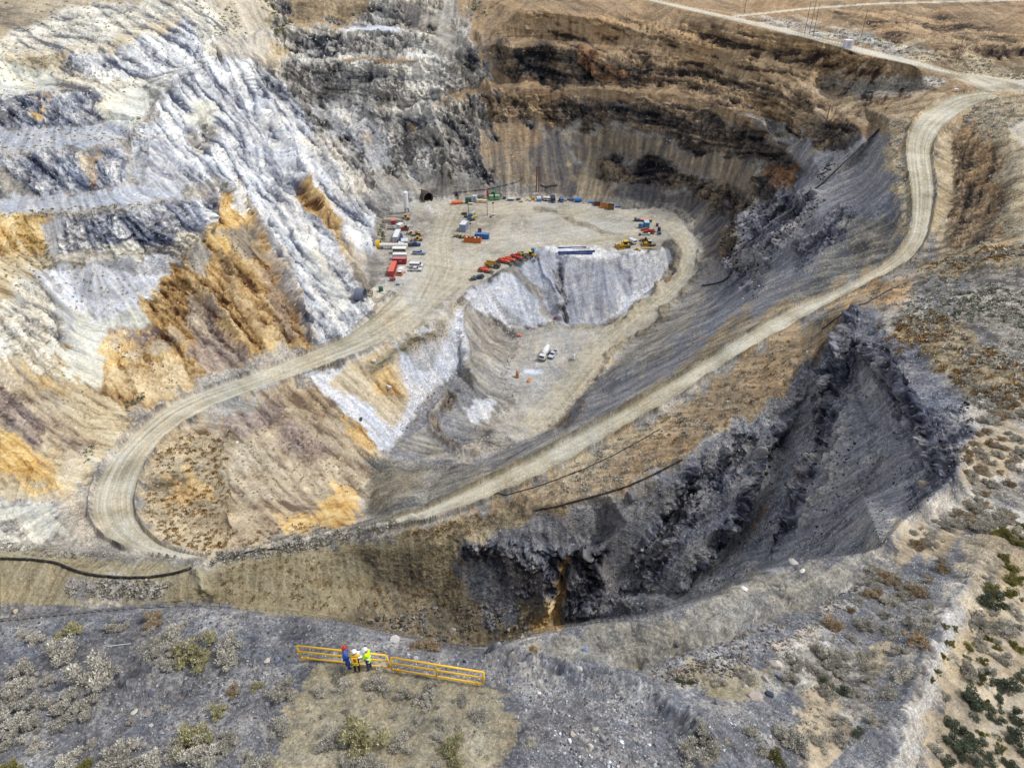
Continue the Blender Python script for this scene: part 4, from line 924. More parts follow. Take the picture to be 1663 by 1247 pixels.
# stones: single survey points lighter or darker than the rest
sp = PR[..., 3]
WB = WHITE * .6 + FINE * .5
ALB = ALB * np.exp(np.clip(WB, -2.2, 2.4) * (.03 + .2 * sp))[..., None]
st = (WHITE2 > 1 - .02 * sp)[..., None]
ALB = np.where(st, np.clip(C2 * 1.2, 0, .85), ALB)
st = (WHITE2 < .05 * sp)[..., None]
ALB = np.where(st, C1 * .7, ALB)
# rust and ochre tint drifting through the browns
tint = np.roll(BLOT, (211, 97), (0, 1)) * .5 + np.roll(STRATA, (0, 3), (0, 1)) * .3
ALB = ALB * (1 + np.stack([.05 * tint, .01 * tint, -.05 * tint], -1))
KALB = 0.90
ALB = np.clip(ALB * KALB, .01, .85)

# ---------------------------------------------------------------- ground materials + meshes
def ground_mat():
    m = bpy.data.materials.new("ground"); m.use_nodes = True; n = m.node_tree.nodes; l = m.node_tree.links; b = n["Principled BSDF"]
    b.inputs["Roughness"].default_value = .95; b.inputs["Specular IOR Level"].default_value = .12
    vc = n.new("ShaderNodeVertexColor"); vc.layer_name = "albedo"
    at = n.new("ShaderNodeAttribute"); at.attribute_name = "scale"
    geo = n.new("ShaderNodeNewGeometry")
    mul = n.new("ShaderNodeVectorMath"); mul.operation = 'SCALE'
    l.new(geo.outputs["Position"], mul.inputs[0]); l.new(at.outputs["Fac"], mul.inputs["Scale"])
    no = n.new("ShaderNodeTexNoise"); no.inputs["Scale"].default_value = 1.0; no.inputs["Detail"].default_value = 5; no.inputs["Roughness"].default_value = .7
    l.new(mul.outputs[0], no.inputs["Vector"])
    vo = n.new("ShaderNodeTexVoronoi"); vo.inputs["Scale"].default_value = 1.6; l.new(mul.outputs[0], vo.inputs["Vector"])
    mr = n.new("ShaderNodeMapRange"); mr.inputs[1].default_value = .3; mr.inputs[2].default_value = .7; mr.inputs[3].default_value = .8; mr.inputs[4].default_value = 1.2
    l.new(no.outputs[0], mr.inputs[0])
    mx = n.new("ShaderNodeVectorMath"); mx.operation = 'SCALE'; l.new(vc.outputs[0], mx.inputs[0]); l.new(mr.outputs[0], mx.inputs["Scale"])
    l.new(mx.outputs[0], b.inputs["Base Color"])
    ad = n.new("ShaderNodeMath"); ad.operation = 'ADD'; l.new(no.outputs[0], ad.inputs[0]); l.new(vo.outputs["Distance"], ad.inputs[1])
    bp = n.new("ShaderNodeBump"); bp.inputs["Strength"].default_value = .35
    dv = n.new("ShaderNodeMath"); dv.operation = 'DIVIDE'; dv.inputs[0].default_value = .6; l.new(at.outputs["Fac"], dv.inputs[1])
    l.new(dv.outputs[0], bp.inputs["Distance"])
    l.new(ad.outputs[0], bp.inputs["Height"]); l.new(bp.outputs[0], b.inputs["Normal"])
    return m
GM = ground_mat()
idx = np.arange(NU * NV).reshape(NV, NU)
QUADS = np.stack([idx[1:, :-1], idx[1:, 1:], idx[:-1, 1:], idx[:-1, :-1]], -1).reshape(-1, 4)
# which sheet each quad belongs to: 0 hillside terrain, 1 haul roads, 2 pit floor, 3 near ground
KIND = np.zeros((NV, NU), np.int8)
KIND[near & (UU < 1432)] = 3; KIND[(VV > 885) & (UU >= 1432)] = 3
KIND[PADM & (PR[..., 4] < .45)] = 2
KIND[((RK == 1) | (RK == 4) | (RK == 5)) & (absS < 1.0)] = 1
KQ = KIND[:-1, :-1].reshape(-1)
# quads that bridge the lip are replaced by a properly subdivided slope further down
ISN = (near & (UU < 1432)).reshape(-1)
nn = ISN[QUADS].sum(1); bridge = (nn > 0) & (nn < 4) & (UU.reshape(-1)[QUADS].max(1) < 1405)
BRQ = QUADS[bridge]; KQ = KQ.copy(); KQ[bridge] = 9
# scale attribute in powers of two so texture size follows the survey density
SC = np.exp2(np.round(np.log2(1.0 / (CELL * 3.2)))).astype(np.float32); SC = blur(SC.astype(np.float64), 6).astype(np.float32)
Pf = P.reshape(-1, 3).astype(np.float32)
# normals shared by all sheets so that seams do not show
def sheet(name, k, rest=False):
    q = QUADS[KQ == k]
    used = np.unique(q); remap = np.full(NU * NV, -1, np.int64); remap[used] = np.arange(len(used)); q = remap[q]
    me = bpy.data.meshes.new(name); me.vertices.add(len(used)); me.vertices.foreach_set('co', Pf[used].reshape(-1))
    me.loops.add(q.size); me.loops.foreach_set('vertex_index', q.reshape(-1).astype(np.int32))
    me.polygons.add(len(q)); me.polygons.foreach_set('loop_start', np.arange(0, q.size, 4, dtype=np.int32))
    me.update(calc_edges=True)
    me.polygons.foreach_set('use_smooth', np.ones(len(q), bool))
    a = me.color_attributes.new('albedo', 'FLOAT_COLOR', 'POINT'); c = np.ones((len(used), 4), np.float32); c[:, :3] = ALB.reshape(-1, 3)[used]
    a.data.foreach_set('color', c.reshape(-1))
    a = me.attributes.new('scale', 'FLOAT', 'POINT'); a.data.foreach_set('value', SC.reshape(-1)[used])
    me.materials.append(GM)
    o = bpy.data.objects.new(name, me); COL.objects.link(o); o['kind'] = 'structure'
    return o
sheet('terrain', 0); sheet('road', 1); sheet('pit_floor', 2); sheet('ground', 3)

# ---------------------------------------------------------------- the slope that falls away behind the near lip
def rim_slope():
    cols = [i for i in range(NU) if UA[i] < 1403]; R_ = 70; V3 = []; CC = []; SS = []
    jn = [int(np.argmax(near[:, i])) for i in cols]
    A = np.array([P[j, i] for i, j in zip(cols, jn)]); B = np.array([P[j - 1, i] for i, j in zip(cols, jn)])
    ca = np.array([ALB[j, i] for i, j in zip(cols, jn)]); cb = np.array([ALB[j - 1, i] for i, j in zip(cols, jn)])
    k = np.ones(25) / 25
    for M in (ca, cb):
        for c in range(3): M[:, c] = np.convolve(np.pad(M[:, c], 12, mode='edge'), k, mode='valid')
    T = (np.linspace(0, 1, R_) ** 1.5)[:, None, None]
    G_ = A[None] * (1 - T) + B[None] * T
    L_ = np.linalg.norm(B - A, axis=1)[None, :, None]
    sag = np.sin(np.pi * np.clip(T, 0, 1)) ** .8
    G_[..., 2] -= (sag * L_ * .07)[..., 0]
    X, Y, Z = G_[..., 0], G_[..., 1], G_[..., 2]
    n1 = perlin(X / 9, Y / 9, Z / 9); n2 = perlin(X / 2.6, Y / 2.6, Z / 2.6 + 9); n3 = perlin(X / .8, Y / .8, Z / .8 + 5); gl = perlin(X / 3.5, Y / 60, Z / 60 + 2)
    G_[..., 2] -= sag[..., 0] * (np.abs(n1) * 1.6 + np.abs(n2) * .7 + np.abs(gl) * 1.6)
    tt = np.clip(T * 1.3 + .25 * n1[..., None], 0, 1); col = ca[None] * (1 - tt) + cb[None] * tt
    col = np.clip(col * np.exp(.28 * n1 + .25 * n2 + .22 * n3 + .3 * gl + .1 * rng.normal(size=n1.shape))[..., None], .015, .8)
    n0 = len(cols); idx2 = np.arange(R_ * n0).reshape(R_, n0)
    q = [tuple(x) for x in np.stack([idx2[:-1, :-1], idx2[:-1, 1:], idx2[1:, 1:], idx2[1:, :-1]], -1).reshape(-1, 4)]
    V3 = list(G_.reshape(-1, 3)); CC = list(col.reshape(-1, 3)); base = len(V3)
    fl = ALB.reshape(-1, 3)
    for qd in BRQ:
        for want in (True, False):
            t3 = [x for x in qd if ISN[x] == want]
            if len(t3) == 3:
                b = len(V3); V3 += [Pf[x] for x in t3]; CC += [fl[x] for x in t3]; q.append((b, b + 1, b + 2))
    me = bpy.data.meshes.new('hillside'); me.from_pydata([tuple(map(float, v)) for v in V3], [], q)
    me.polygons.foreach_set('use_smooth', [True] * len(me.polygons))
    a = me.color_attributes.new('albedo', 'FLOAT_COLOR', 'POINT'); c = np.ones((len(V3), 4), np.float32); c[:, :3] = np.array(CC); a.data.foreach_set('color', c.reshape(-1))
    a = me.attributes.new('scale', 'FLOAT', 'POINT'); a.data.foreach_set('value', np.full(len(V3), 4.0, np.float32))
    me.materials.append(GM); o = bpy.data.objects.new('hillside', me); COL.objects.link(o); o['kind'] = 'structure'
rim_slope()

# ================================================================ objects
def gpos(u, v):
    """ground point at a surveyed bearing"""
    i = int(np.clip(np.searchsorted(UA, u) - 1, 0, NU - 2)); j = int(np.clip(np.searchsorted(VA, v) - 1, 0, NV - 2))
    a = (u - UA[i]) / (UA[i + 1] - UA[i]); b = (v - VA[j]) / (VA[j + 1] - VA[j])
    p = (P[j, i] * (1 - a) + P[j, i + 1] * a) * (1 - b) + (P[j + 1, i] * (1 - a) + P[j + 1, i + 1] * a) * b
    return Vector(p)
def mpp(u, v):
    i = int(np.clip(np.searchsorted(UA, u), 0, NU - 1)); j = int(np.clip(np.searchsorted(VA, v), 0, NV - 1)); return DG[j, i] / FPX
def yaw_of(a, b):
    p, q = gpos(*a), gpos(*b); return math.atan2(q.y - p.y, q.x - p.x)
MATS = {}
def mat(c, rough=.6, metal=0.0, dirt=.35, emit=None):
    k = (tuple(c), rough, metal, dirt)
    if k in MATS: return MATS[k]
    m = bpy.data.materials.new("paint"); m.use_nodes = True; n = m.node_tree.nodes; l = m.node_tree.links; b = n["Principled BSDF"]
    b.inputs["Roughness"].default_value = rough; b.inputs["Metallic"].default_value = metal; b.inputs["Specular IOR Level"].default_value = .35
    col = tuple(float(x) for x in lin(c) * .85)
    tc = n.new("ShaderNodeTexCoord"); no = n.new("ShaderNodeTexNoise"); no.inputs["Scale"].default_value = 2.3; no.inputs["Detail"].default_value = 7; no.inputs["Roughness"].default_value = .7
    l.new(tc.outputs["Object"], no.inputs["Vector"])
    r = n.new("ShaderNodeMapRange"); r.inputs[1].default_value = .45; r.inputs[2].default_value = .75; r.inputs[3].default_value = 0; r.inputs[4].default_value = dirt * 1.6
    l.new(no.outputs[0], r.inputs[0])
    mx = n.new("ShaderNodeMix"); mx.data_type = 'RGBA'; mx.inputs[6].default_value = (*col, 1); mx.inputs[7].default_value = (.30, .26, .20, 1)
    l.new(r.outputs[0], mx.inputs[0]); l.new(mx.outputs[2], b.inputs["Base Color"])
    MATS[k] = m; return m
RUB = mat((38,38,42), .85, 0, .5); GLS = mat((30,38,52), .15, 0, .1); STL = mat((120,122,126), .45, .6, .3); DRK = mat((45,46,50), .6, .2, .4); RIM = mat((150,150,150), .5, .3, .4)

class MB:
    def __init__(s): s.b = bmesh.new()
    def box(s, c, d, rz=0, taper=1.0, ry=0):
        m = Matrix.Translation(c) @ Matrix.Rotation(rz, 4, 'Z') @ Matrix.Rotation(ry, 4, 'Y') @ Matrix.Diagonal((*d, 1))
        r = bmesh.ops.create_cube(s.b, size=1, matrix=Matrix())
        for v in r['verts']:
            if v.co.z > 0: v.co.x *= taper; v.co.y *= taper
            v.co = m @ v.co
        return s
    def cyl(s, a, b, r, r2=None, n=12, caps=True):
        a, b = Vector(a), Vector(b); d = b - a; L_ = d.length
        m = Matrix.Translation((a + b) / 2) @ d.to_track_quat('Z', 'Y').to_matrix().to_4x4()
        bmesh.ops.create_cone(s.b, cap_ends=caps, segments=n, radius1=r, radius2=r if r2 is None else r2, depth=L_, matrix=m); return s
    def sph(s, c, r, sc=(1, 1, 1), n=8):
        m = Matrix.Translation(c) @ Matrix.Diagonal((*sc, 1)); bmesh.ops.create_uvsphere(s.b, u_segments=n + 2, v_segments=n, radius=r, matrix=m); return s
    def tube(s, a, b, r, th=.08, n=20, open_=True):
        """hollow pipe"""
        a, b = Vector(a), Vector(b); d = b - a; m = d.to_track_quat('Z', 'Y').to_matrix()
        rings = []
        for (p, rr) in ((a, r), (b, r), (b, r - th), (a, r - th)):
            rings.append([s.b.verts.new(p + m @ Vector((rr * math.cos(t * 2 * math.pi / n), rr * math.sin(t * 2 * math.pi / n), 0))) for t in range(n)])
        for k in range(4):
            A, B = rings[k], rings[(k + 1) % 4]
            for t in range(n): s.b.faces.new((A[t], A[(t + 1) % n], B[(t + 1) % n], B[t]))
        return s
    def prism(s, pts, y0, y1):
        A = [s.b.verts.new((x, y0, z)) for x, z in pts]; B = [s.b.verts.new((x, y1, z)) for x, z in pts]; n = len(pts)
        s.b.faces.new(A); s.b.faces.new(B[::-1])
        for k in range(n): s.b.faces.new((A[k], B[k], B[(k + 1) % n], A[(k + 1) % n]))
        return s
    def build(s, name, m, parent=None, smooth=False, bevel=0):
        bmesh.ops.recalc_face_normals(s.b, faces=s.b.faces)
        if bevel: bmesh.ops.bevel(s.b, geom=list(s.b.edges), offset=bevel, segments=1, affect='EDGES', clamp_overlap=True)
        me = bpy.data.meshes.new(name); s.b.to_mesh(me); s.b.free(); me.materials.append(m)
        if smooth: me.polygons.foreach_set('use_smooth', [True] * len(me.polygons))
        o = bpy.data.objects.new(name, me); COL.objects.link(o)
        if parent: o.parent = parent
        return o
def tag(o, label, cat, group=None, kind=None):
    if label: o['label'] = label
    if cat: o['category'] = cat
    if group: o['group'] = group
    if kind: o['kind'] = kind
    return o
def root(name, at, yaw, label, cat, group=None, sink=0.0):
    o = bpy.data.objects.new(name, None); COL.objects.link(o); o.empty_display_size = .5
    p = gpos(*at) if not isinstance(at, Vector) else at
    o.location = (p.x, p.y, p.z - sink); o.rotation_euler = (0, 0, yaw)
    return tag(o, label, cat, group)
def wheels(r, xs, y, rad, w, tyre=RUB, rim=RIM, name='wheel'):
    for x in xs:
        for sy in (-1, 1):
            o = MB().cyl((x, sy * (y - w / 2), rad), (x, sy * (y + w / 2), rad), rad, n=14).build(name, tyre, r)
            MB().cyl((x, sy * (y + w / 2 - .05), rad), (x, sy * (y + w / 2 + .03), rad), rad * .5, n=10).build('rim', rim, o)

def pickup(at, yaw, col, label, group='pickups and vans parked at the camp', name='pickup_truck'):
    r = root(name, at, yaw, label, 'pickup truck', group); m = mat(col, .3, .1, .2)
    b = MB().prism([(-2.85,.5),(2.85,.5),(2.85,.95),(2.7,1.08),(1.35,1.18),(-2.85,1.18)], -.95, .95)
    b.build('body', m, r)
    MB().prism([(-.75,1.18),(1.25,1.18),(.65,1.8),(-.6,1.8)], -.82, .82).build('cab', m, r)
    MB().prism([(-.68,1.24),(1.13,1.24),(.62,1.7),(-.52,1.7)], -.84, .84).build('side_window', GLS, r)
    MB().prism([(.68,1.75),(1.28,1.2),(1.31,1.22),(.71,1.77)], -.72, .72).build('windshield', GLS, r)
    MB().box((-1.85, 0, 1.19), (1.75, 1.55, .03)).build('cargo_bed', DRK, r)
    for x in (2.86, -2.88): MB().box((x, 0, .6), (.1, 1.85, .24)).build('bumper', STL, r)
    for sy in (-.7, .7): MB().box((2.83, sy, .88), (.06, .35, .16)).build('headlight', mat((225,228,232), .2, 0, 0), r)
    wheels(r, (-1.75, 1.8), .86, .4, .26); return r
def van(at, yaw, label, group='pickups and vans parked at the camp'):
    r = root('passenger_van', at, yaw, label, 'van', group); m = mat((236,238,240), .3, 0, .15)
    MB().prism([(-2.8,.45),(2.8,.45),(2.8,1.05),(2.1,1.25),(1.45,2.1),(-2.75,2.15)], -1, 1).build('body', m, r)
    for x0, x1 in ((-2.5,-1.5),(-1.4,-.4),(-.3,.6),(.7,1.5)): MB().box(((x0 + x1) / 2, 0, 1.6), (x1 - x0, 2.03, .5)).build('window', GLS, r)
    MB().prism([(1.5,2.05),(2.12,1.28),(2.15,1.3),(1.53,2.07)], -.85, .85).build('windshield', GLS, r)
    MB().box((2.82, 0, .6), (.1, 1.9, .25)).build('bumper', STL, r)
    wheels(r, (-1.7, 1.75), .9, .38, .25); return r
def container(at, yaw, L_, col, label, top=None, h=2.6, w=2.44, group='shipping containers and site cabins', name='shipping_container', door=True, z=0, cat='container'):
    r = root(name, at, yaw, label, cat, group); r.location.z += z; m = mat(col, .55, .1, .3)
    b = MB().box((0, 0, h / 2 + .08), (L_ - .06, w - .08, h - .16))
    for k in range(int(L_ / .45)):
        x = -L_ / 2 + .3 + k * .45
        for sy in (-1, 1): b.box((x, sy * (w / 2 - .03), h / 2), (.2, .06, h - .3))
    b.build('wall_panel', m, r)
    f = MB()
    for sx in (-1, 1):
        for sy in (-1, 1): f.box((sx * (L_ / 2 - .07), sy * (w / 2 - .07), h / 2), (.16, .16, h))
        f.box((sx * (L_ / 2 - .07), 0, .08), (.15, w - .3, .16)).box((sx * (L_ / 2 - .07), 0, h - .07), (.15, w - .3, .14))
    for sy in (-1, 1): f.box((0, sy * (w / 2 - .06), .08), (L_ - .3, .12, .16)).box((0, sy * (w / 2 - .06), h - .06), (L_ - .3, .12, .12))
    f.build('frame', mat(tuple(int(x * .85) for x in col), .55, .1, .3), r)
    MB().box((0, 0, h + .012), (L_ - .1, w - .1, .04)).build('roof', mat(top or tuple(min(255, int(x * 1.12 + 14)) for x in col), .6, 0, .45), r)
    if door:
        for sy in (-.6, .6):
            d = MB().box((-L_ / 2 - .03, sy, h / 2), (.05, 1.12, h - .35)).build('door', m, r)
            MB().cyl((-L_ / 2 - .08, sy * .55, .25), (-L_ / 2 - .08, sy * .55, h - .25), .03, n=6).build('lock_rod', STL, d)
    return r
def loader(at, yaw, col, label, s=1.0, cab=True, bucket=True, col2=None, group='low mining loaders parked along the crest'):
    """low articulated load-haul-dump machine"""
    r = root('mining_loader', at, yaw, label, 'loader', group); r.scale = (s, s, s); m = mat(col, .45, 0, .25); m2 = mat(col2 or col, .45, 0, .25)
    MB().prism([(-3.6,.7),(-.5,.6),(-.5,1.5),(-1.2,1.75),(-3.4,1.6),(-3.6,1.2)], -1.0, 1.0).build('engine_hood', m, r)
    MB().box((-2.3, .3, 1.76), (1.2, .8, .1)).box((-2.9, -.5, 1.7), (.5, .5, .14)).build('engine_grille', DRK, r)
    MB().prism([(-.4,.6),(1.8,.55),(2.1,1.0),(1.2,1.35),(-.3,1.4)], -.8, .8).build('front_frame', m2, r)
    MB().cyl((-.45, 0, .5), (-.45, 0, 1.4), .28).build('hinge', DRK, r)
    if cab:
        MB().box((-.9, .75, 1.55), (1.1, .9, .9)).build('cab', m, r); MB().box((-.9, .75, 2.08), (1.3, 1.05, .1)).build('cab_roof', m2, r)
    if bucket:
        MB().prism([(2.1,.25),(3.9,.1),(3.95,.2),(2.5,.45),(2.3,1.0),(2.6,1.35),(2.4,1.4),(2.05,.9)], -1.3, 1.3).build('bucket', mat((96,92,90), .5, .4, .5), r)
        for sy in (-.6, .6): MB().cyl((1.0, sy, 1.3), (2.3, sy, .9), .11, n=8).build('lift_arm', m2, r)
    wheels(r, (-2.4, .95), 1.05, .75, .5); return r
def dozer(at, yaw, label, s=1.0, col=(222,170,40), roof=(235,235,230), group='yellow bulldozers on the pit pad'):
    r = root('bulldozer', at, yaw, label, 'bulldozer', group); r.scale = (s, s, s); m = mat(col, .45, 0, .25)
    for sy in (-1, 1):
        t = MB().prism([(-2.2,.35),(-1.9,.08),(1.9,.08),(2.3,.35),(2.3,.75),(1.9,1.0),(-1.9,1.1),(-2.2,.8)], sy * 1.3 - .28, sy * 1.3 + .28).build('track', DRK, r)
        b = MB()
        for x in np.arange(-1.7, 1.8, .55): b.cyl((x, sy * 1.3 - .3, .32), (x, sy * 1.3 + .3, .32), .2, n=8)
        b.build('roller', STL, t)
    MB().prism([(-2.1,.6),(2.0,.6),(2.1,1.3),(1.9,1.75),(.4,1.85),(.2,1.3),(-2.1,1.35)], -.85, .85).build('hood', m, r)
    MB().box((-.6, 0, 2.0), (1.4, 1.5, 1.3), taper=.92).build('cab', GLS, r); MB().box((-.6, 0, 2.72), (1.8, 1.8, .12)).build('cab_roof', mat(roof, .5, 0, .2), r)
    MB().cyl((1.4, .4, 1.7), (1.4, .4, 2.6), .09, n=8).build('exhaust', DRK, r)
    MB().prism([(2.9,.05),(3.1,.1),(2.95,.7),(3.15,1.4),(3.0,1.45),(2.75,.75)], -2.0, 2.0).build('blade', mat((200,150,50), .5, .2, .5), r)
    for sy in (-1, 1): MB().box((1.6, sy * 1.75, .5), (2.6, .18, .25)).build('push_arm', m, r)
    MB().prism([(-2.1,.7),(-3.2,.9),(-3.3,.3),(-3.1,.3),(-3.0,.7),(-2.1,.5)], -.3, .3).build('ripper', DRK, r)
    return r
def wheel_loader(at, yaw, label, s=1.0, col=(215,160,45), name='wheel_loader', group='yellow wheeled machines by the west camp', forks=False):
    r = root(name, at, yaw, label, 'loader', group); r.scale = (s, s, s); m = mat(col, .45, 0, .25)
    MB().prism([(-3.2,.8),(-.6,.8),(-.6,1.9),(-3.0,1.7)], -.75, .75).build('engine_hood', m, r)
    MB().box((-.1, 0, 2.1), (1.3, 1.3, 1.5), taper=.9).build('cab', GLS, r); MB().box((-.1, 0, 2.9), (1.5, 1.5, .1)).build('cab_roof', m, r)
    MB().prism([(-.3,.7),(1.5,.6),(1.6,1.1),(-.3,1.3)], -.5, .5).build('front_frame', m, r)
    for sy in (-.4, .4): MB().box((2.1, sy, 1.25), (2.4, .18, .35), ry=.25).build('lift_arm', m, r)
    MB().prism([(2.9,.2),(4.0,.1),(4.1,.25),(3.2,.5),(3.1,1.2),(3.4,1.5),(3.2,1.55),(2.85,1.1)], -1.35, 1.35).build('bucket', mat((110,104,96), .5, .3, .5), r)
    wheels(r, (-2.0, 1.2), 1.0, .75, .5); return r
def telehandler(at, yaw, label, s=1.0, col=(218,165,45)):
    r = root('telehandler', at, yaw, label, 'telehandler', None); r.scale = (s, s, s); m = mat(col, .45, 0, .25)
    MB().box((-.3, 0, 1.0), (4.6, 1.3, .6)).build('chassis', DRK, r)
    MB().box((-.2, .75, 1.7), (1.5, .9, 1.3), taper=.9).build('cab', GLS, r)
    MB().box((-1.6, -.5, 1.5), (1.6, .8, .6)).build('engine_hood', mat((225,225,220), .5), r)
    MB().box((1.0, -.15, 2.3), (7.0, .38, .42), ry=-.08).build('boom', m, r)
    MB().box((4.6, -.15, 1.9), (.15, 1.4, .9)).build('fork_carriage', m, r)
    wheels(r, (-1.8, 1.5), 1.0, .62, .42); return r
def tank(at, yaw, L_, rad, col, label, upright=False, cat='tank', name='storage_tank', group=None, legs=True, z=0.0, sm=True):
    r = root(name, at, yaw, label, cat, group); m = mat(col, .45, 0, .25)
    if upright:
        MB().cyl((0, 0, .1 + z), (0, 0, L_ + z), rad, n=18).build('shell', m, r, sm and False); MB().cyl((0, 0, L_ + z), (0, 0, L_ + z + rad * .35), rad, rad * .25, n=18).build('lid', m, r)
    else:
        MB().cyl((-L_ / 2, 0, rad + .3), (L_ / 2, 0, rad + .3), rad, n=16).build('shell', m, r)
        for sx in (-1, 1): MB().cyl((sx * L_ / 2, 0, rad + .3), (sx * (L_ / 2 + rad * .3), 0, rad + .3), rad, rad * .6, n=16).build('end_cap', m, r)
        for sx in (-1, 1): MB().box((sx * L_ * .3, 0, .25), (.3, rad * 1.6, .5)).build('saddle', DRK, r)
    return r
def skip(at, yaw, L_, w, h, col, label, inside_=(70,52,42), group='open steel skips along the back of the pad', junk=None):
    r = root('skip_bin', at, yaw, label, 'skip bin', group); m = mat(col, .7, 0, .4); t = .1
    for sy in (-1, 1): MB().box((0, sy * (w / 2 - t / 2), h / 2 + .1), (L_, t, h)).build('side_panel', m, r)
    for sx in (-1, 1): MB().box((sx * (L_ / 2 - t / 2), 0, h / 2 + .1), (t, w - 2 * t - .01, h)).build('end_panel', m, r)
    MB().box((0, 0, .2), (L_ - .22, w - .22, .12)).build('floor_panel', mat(inside_, .9), r)
    b = MB()
    for k in range(int(L_ / 1.1) + 1):
        for sy in (-1, 1): b.box((-L_ / 2 + .15 + k * (L_ - .3) / max(1, int(L_ / 1.1)), sy * (w / 2 + .05), h / 2 + .1), (.12, .1, h - .05))
    b.build('rib', m, r); return r
def crate(at, yaw, d, col, label, cat='crate', name='crate', top=None, group=None, feet=True, z=0):
    """machinery box or cabinet with lid, skid and door"""
    r = root(name, at, yaw, label, cat, group); m = mat(col, .55, 0, .3); L_, w, h = d
    MB().box((0, 0, h / 2 + .12 + z), (L_, w, h)).build('housing', m, r, bevel=.04)
    MB().box((0, 0, h + .16 + z), (L_ * 1.04, w * 1.04, .07)).build('lid', mat(top or col, .6, 0, .3), r)
    MB().box((0, -w * .35, .06), (L_ * 1.05, .14, .12)).box((0, w * .35, .06), (L_ * 1.05, .14, .12)).box((0, 0, .09), (.2, w * .72, .1)).build('skid', DRK, r)
    MB().box((0, -w / 2 - .02, h * .5 + .12 + z), (L_ * .5, .03, h * .7)).build('door', mat(tuple(int(c * .8) for c in col), .55), r)
    return r
def pole(at, h, label, arm=True, col=(112,88,66), group='wooden utility poles', box=None, rad=.16, wires=0):
    r = root('utility_pole', at, 0, label, 'utility pole', group)
    MB().cyl((0, 0, -.5), (0, 0, h), rad, rad * .65, n=8).build('mast', mat(col, .9), r)
    if arm:
        MB().box((0, 0, h - .7), (2.2, .12, .14)).build('crossarm', mat(col, .9), r)
        for x in (-.95, -.4, .4, .95): MB().cyl((x, 0, h - .62), (x, 0, h - .4), .05, n=6).build('insulator', mat((200,200,196), .3), r)
    if box: MB().box((.25, -.1, h * box[0]), (box[1], box[1] * .8, box[2])).build('transformer', mat(box[3], .5), r)
    return r
def polyline_tube(name, pts, rad, m, label, cat, lift=0.0, n=8, group=None, step=3.0, sag=0):
    """a hose or pipe lying on the ground along surveyed bearings"""
    W_ = []
    for (a, b) in zip(pts, pts[1:]):
        k = max(1, int(math.hypot(b[0] - a[0], b[1] - a[1]) / step))
        for t in range(k): W_.append(gpos(a[0] + (b[0] - a[0]) * t / k, a[1] + (b[1] - a[1]) * t / k))
    W_.append(gpos(*pts[-1]))
    Z = [p.z for p in W_]
    for _ in range(3): Z = [Z[0]] + [max(Z[i], (Z[i - 1] + Z[i] * 2 + Z[i + 1]) / 4) for i in range(1, len(Z) - 1)] + [Z[-1]]
    XY = [Vector((p.x, p.y)) for p in W_]
    for _ in range(4): XY = [XY[0]] + [(XY[i - 1] + XY[i] * 2 + XY[i + 1]) / 4 for i in range(1, len(XY) - 1)] + [XY[-1]]
    W_ = [Vector((q.x, q.y, z + rad * .8 + lift)) for q, z in zip(XY, Z)]
    bm = bmesh.new(); rings = []
    for i, p in enumerate(W_):
        d = (W_[min(i + 1, len(W_) - 1)] - W_[max(i - 1, 0)]).normalized(); q = d.to_track_quat('Z', 'Y').to_matrix()
        rings.append([bm.verts.new(p + q @ Vector((rad * math.cos(t * 2 * math.pi / n), rad * math.sin(t * 2 * math.pi / n), 0))) for t in range(n)])
    for A, B in zip(rings, rings[1:]):
        for t in range(n): bm.faces.new((A[t], A[(t + 1) % n], B[(t + 1) % n], B[t]))
    me = bpy.data.meshes.new(name); bm.to_mesh(me); bm.free(); me.materials.append(m); me.polygons.foreach_set('use_smooth', [True] * len(me.polygons))
    o = bpy.data.objects.new(name, me); COL.objects.link(o); tag(o, label, cat, group); return o

# ---------------------------------------------------------------- pipes and hoses
BLK_P = mat((28,28,34), .5, 0, .25)
polyline_tube('drain_pipe', [(-60,903),(0,908),(35,909),(60,911),(90,914),(105,920),(130,930),(160,936),(200,939),(240,939),(280,933),(312,924)], .24, BLK_P, 'thick black pipe curving across the olive slope at left', 'pipe')
polyline_tube('drain_pipe', [(362,910),(400,899),(440,893),(480,883)], .16, BLK_P, 'short black pipe beside the sagebrush berm', 'pipe')
polyline_tube('drain_pipe', [(868,829),(900,824),(940,813),(985,801),(1020,790),(1060,772),(1108,747)], .17, BLK_P, 'black pipe along the top edge of the dark gully', 'pipe')
polyline_tube('drain_pipe', [(770,822),(800,810),(850,797),(900,781),(950,762),(1000,738),(1040,716),(1072,698)], .1, BLK_P, 'thin black hose below the edge of the haul road', 'hose')
polyline_tube('drain_pipe', [(1334,535),(1352,521),(1370,512),(1390,500),(1412,490),(1440,474),(1465,465)], .18, BLK_P, 'black pipe crossing above the grey knoll beside the haul road', 'pipe')
polyline_tube('slope_pipe', [(1428,211),(1400,238),(1370,266),(1335,300),(1300,330),(1270,355),(1240,378),(1212,398),(1203,412),(1196,440),(1182,455),(1165,462),(1140,465)], .34, BLK_P, 'long black pipe running down the dark right wall of the pit', 'pipe', step=6)
polyline_tube('wall_pipe', [(735,314),(790,308),(838,297),(850,290)], .14, BLK_P, 'thin dark pipe along the foot of the back wall', 'pipe')
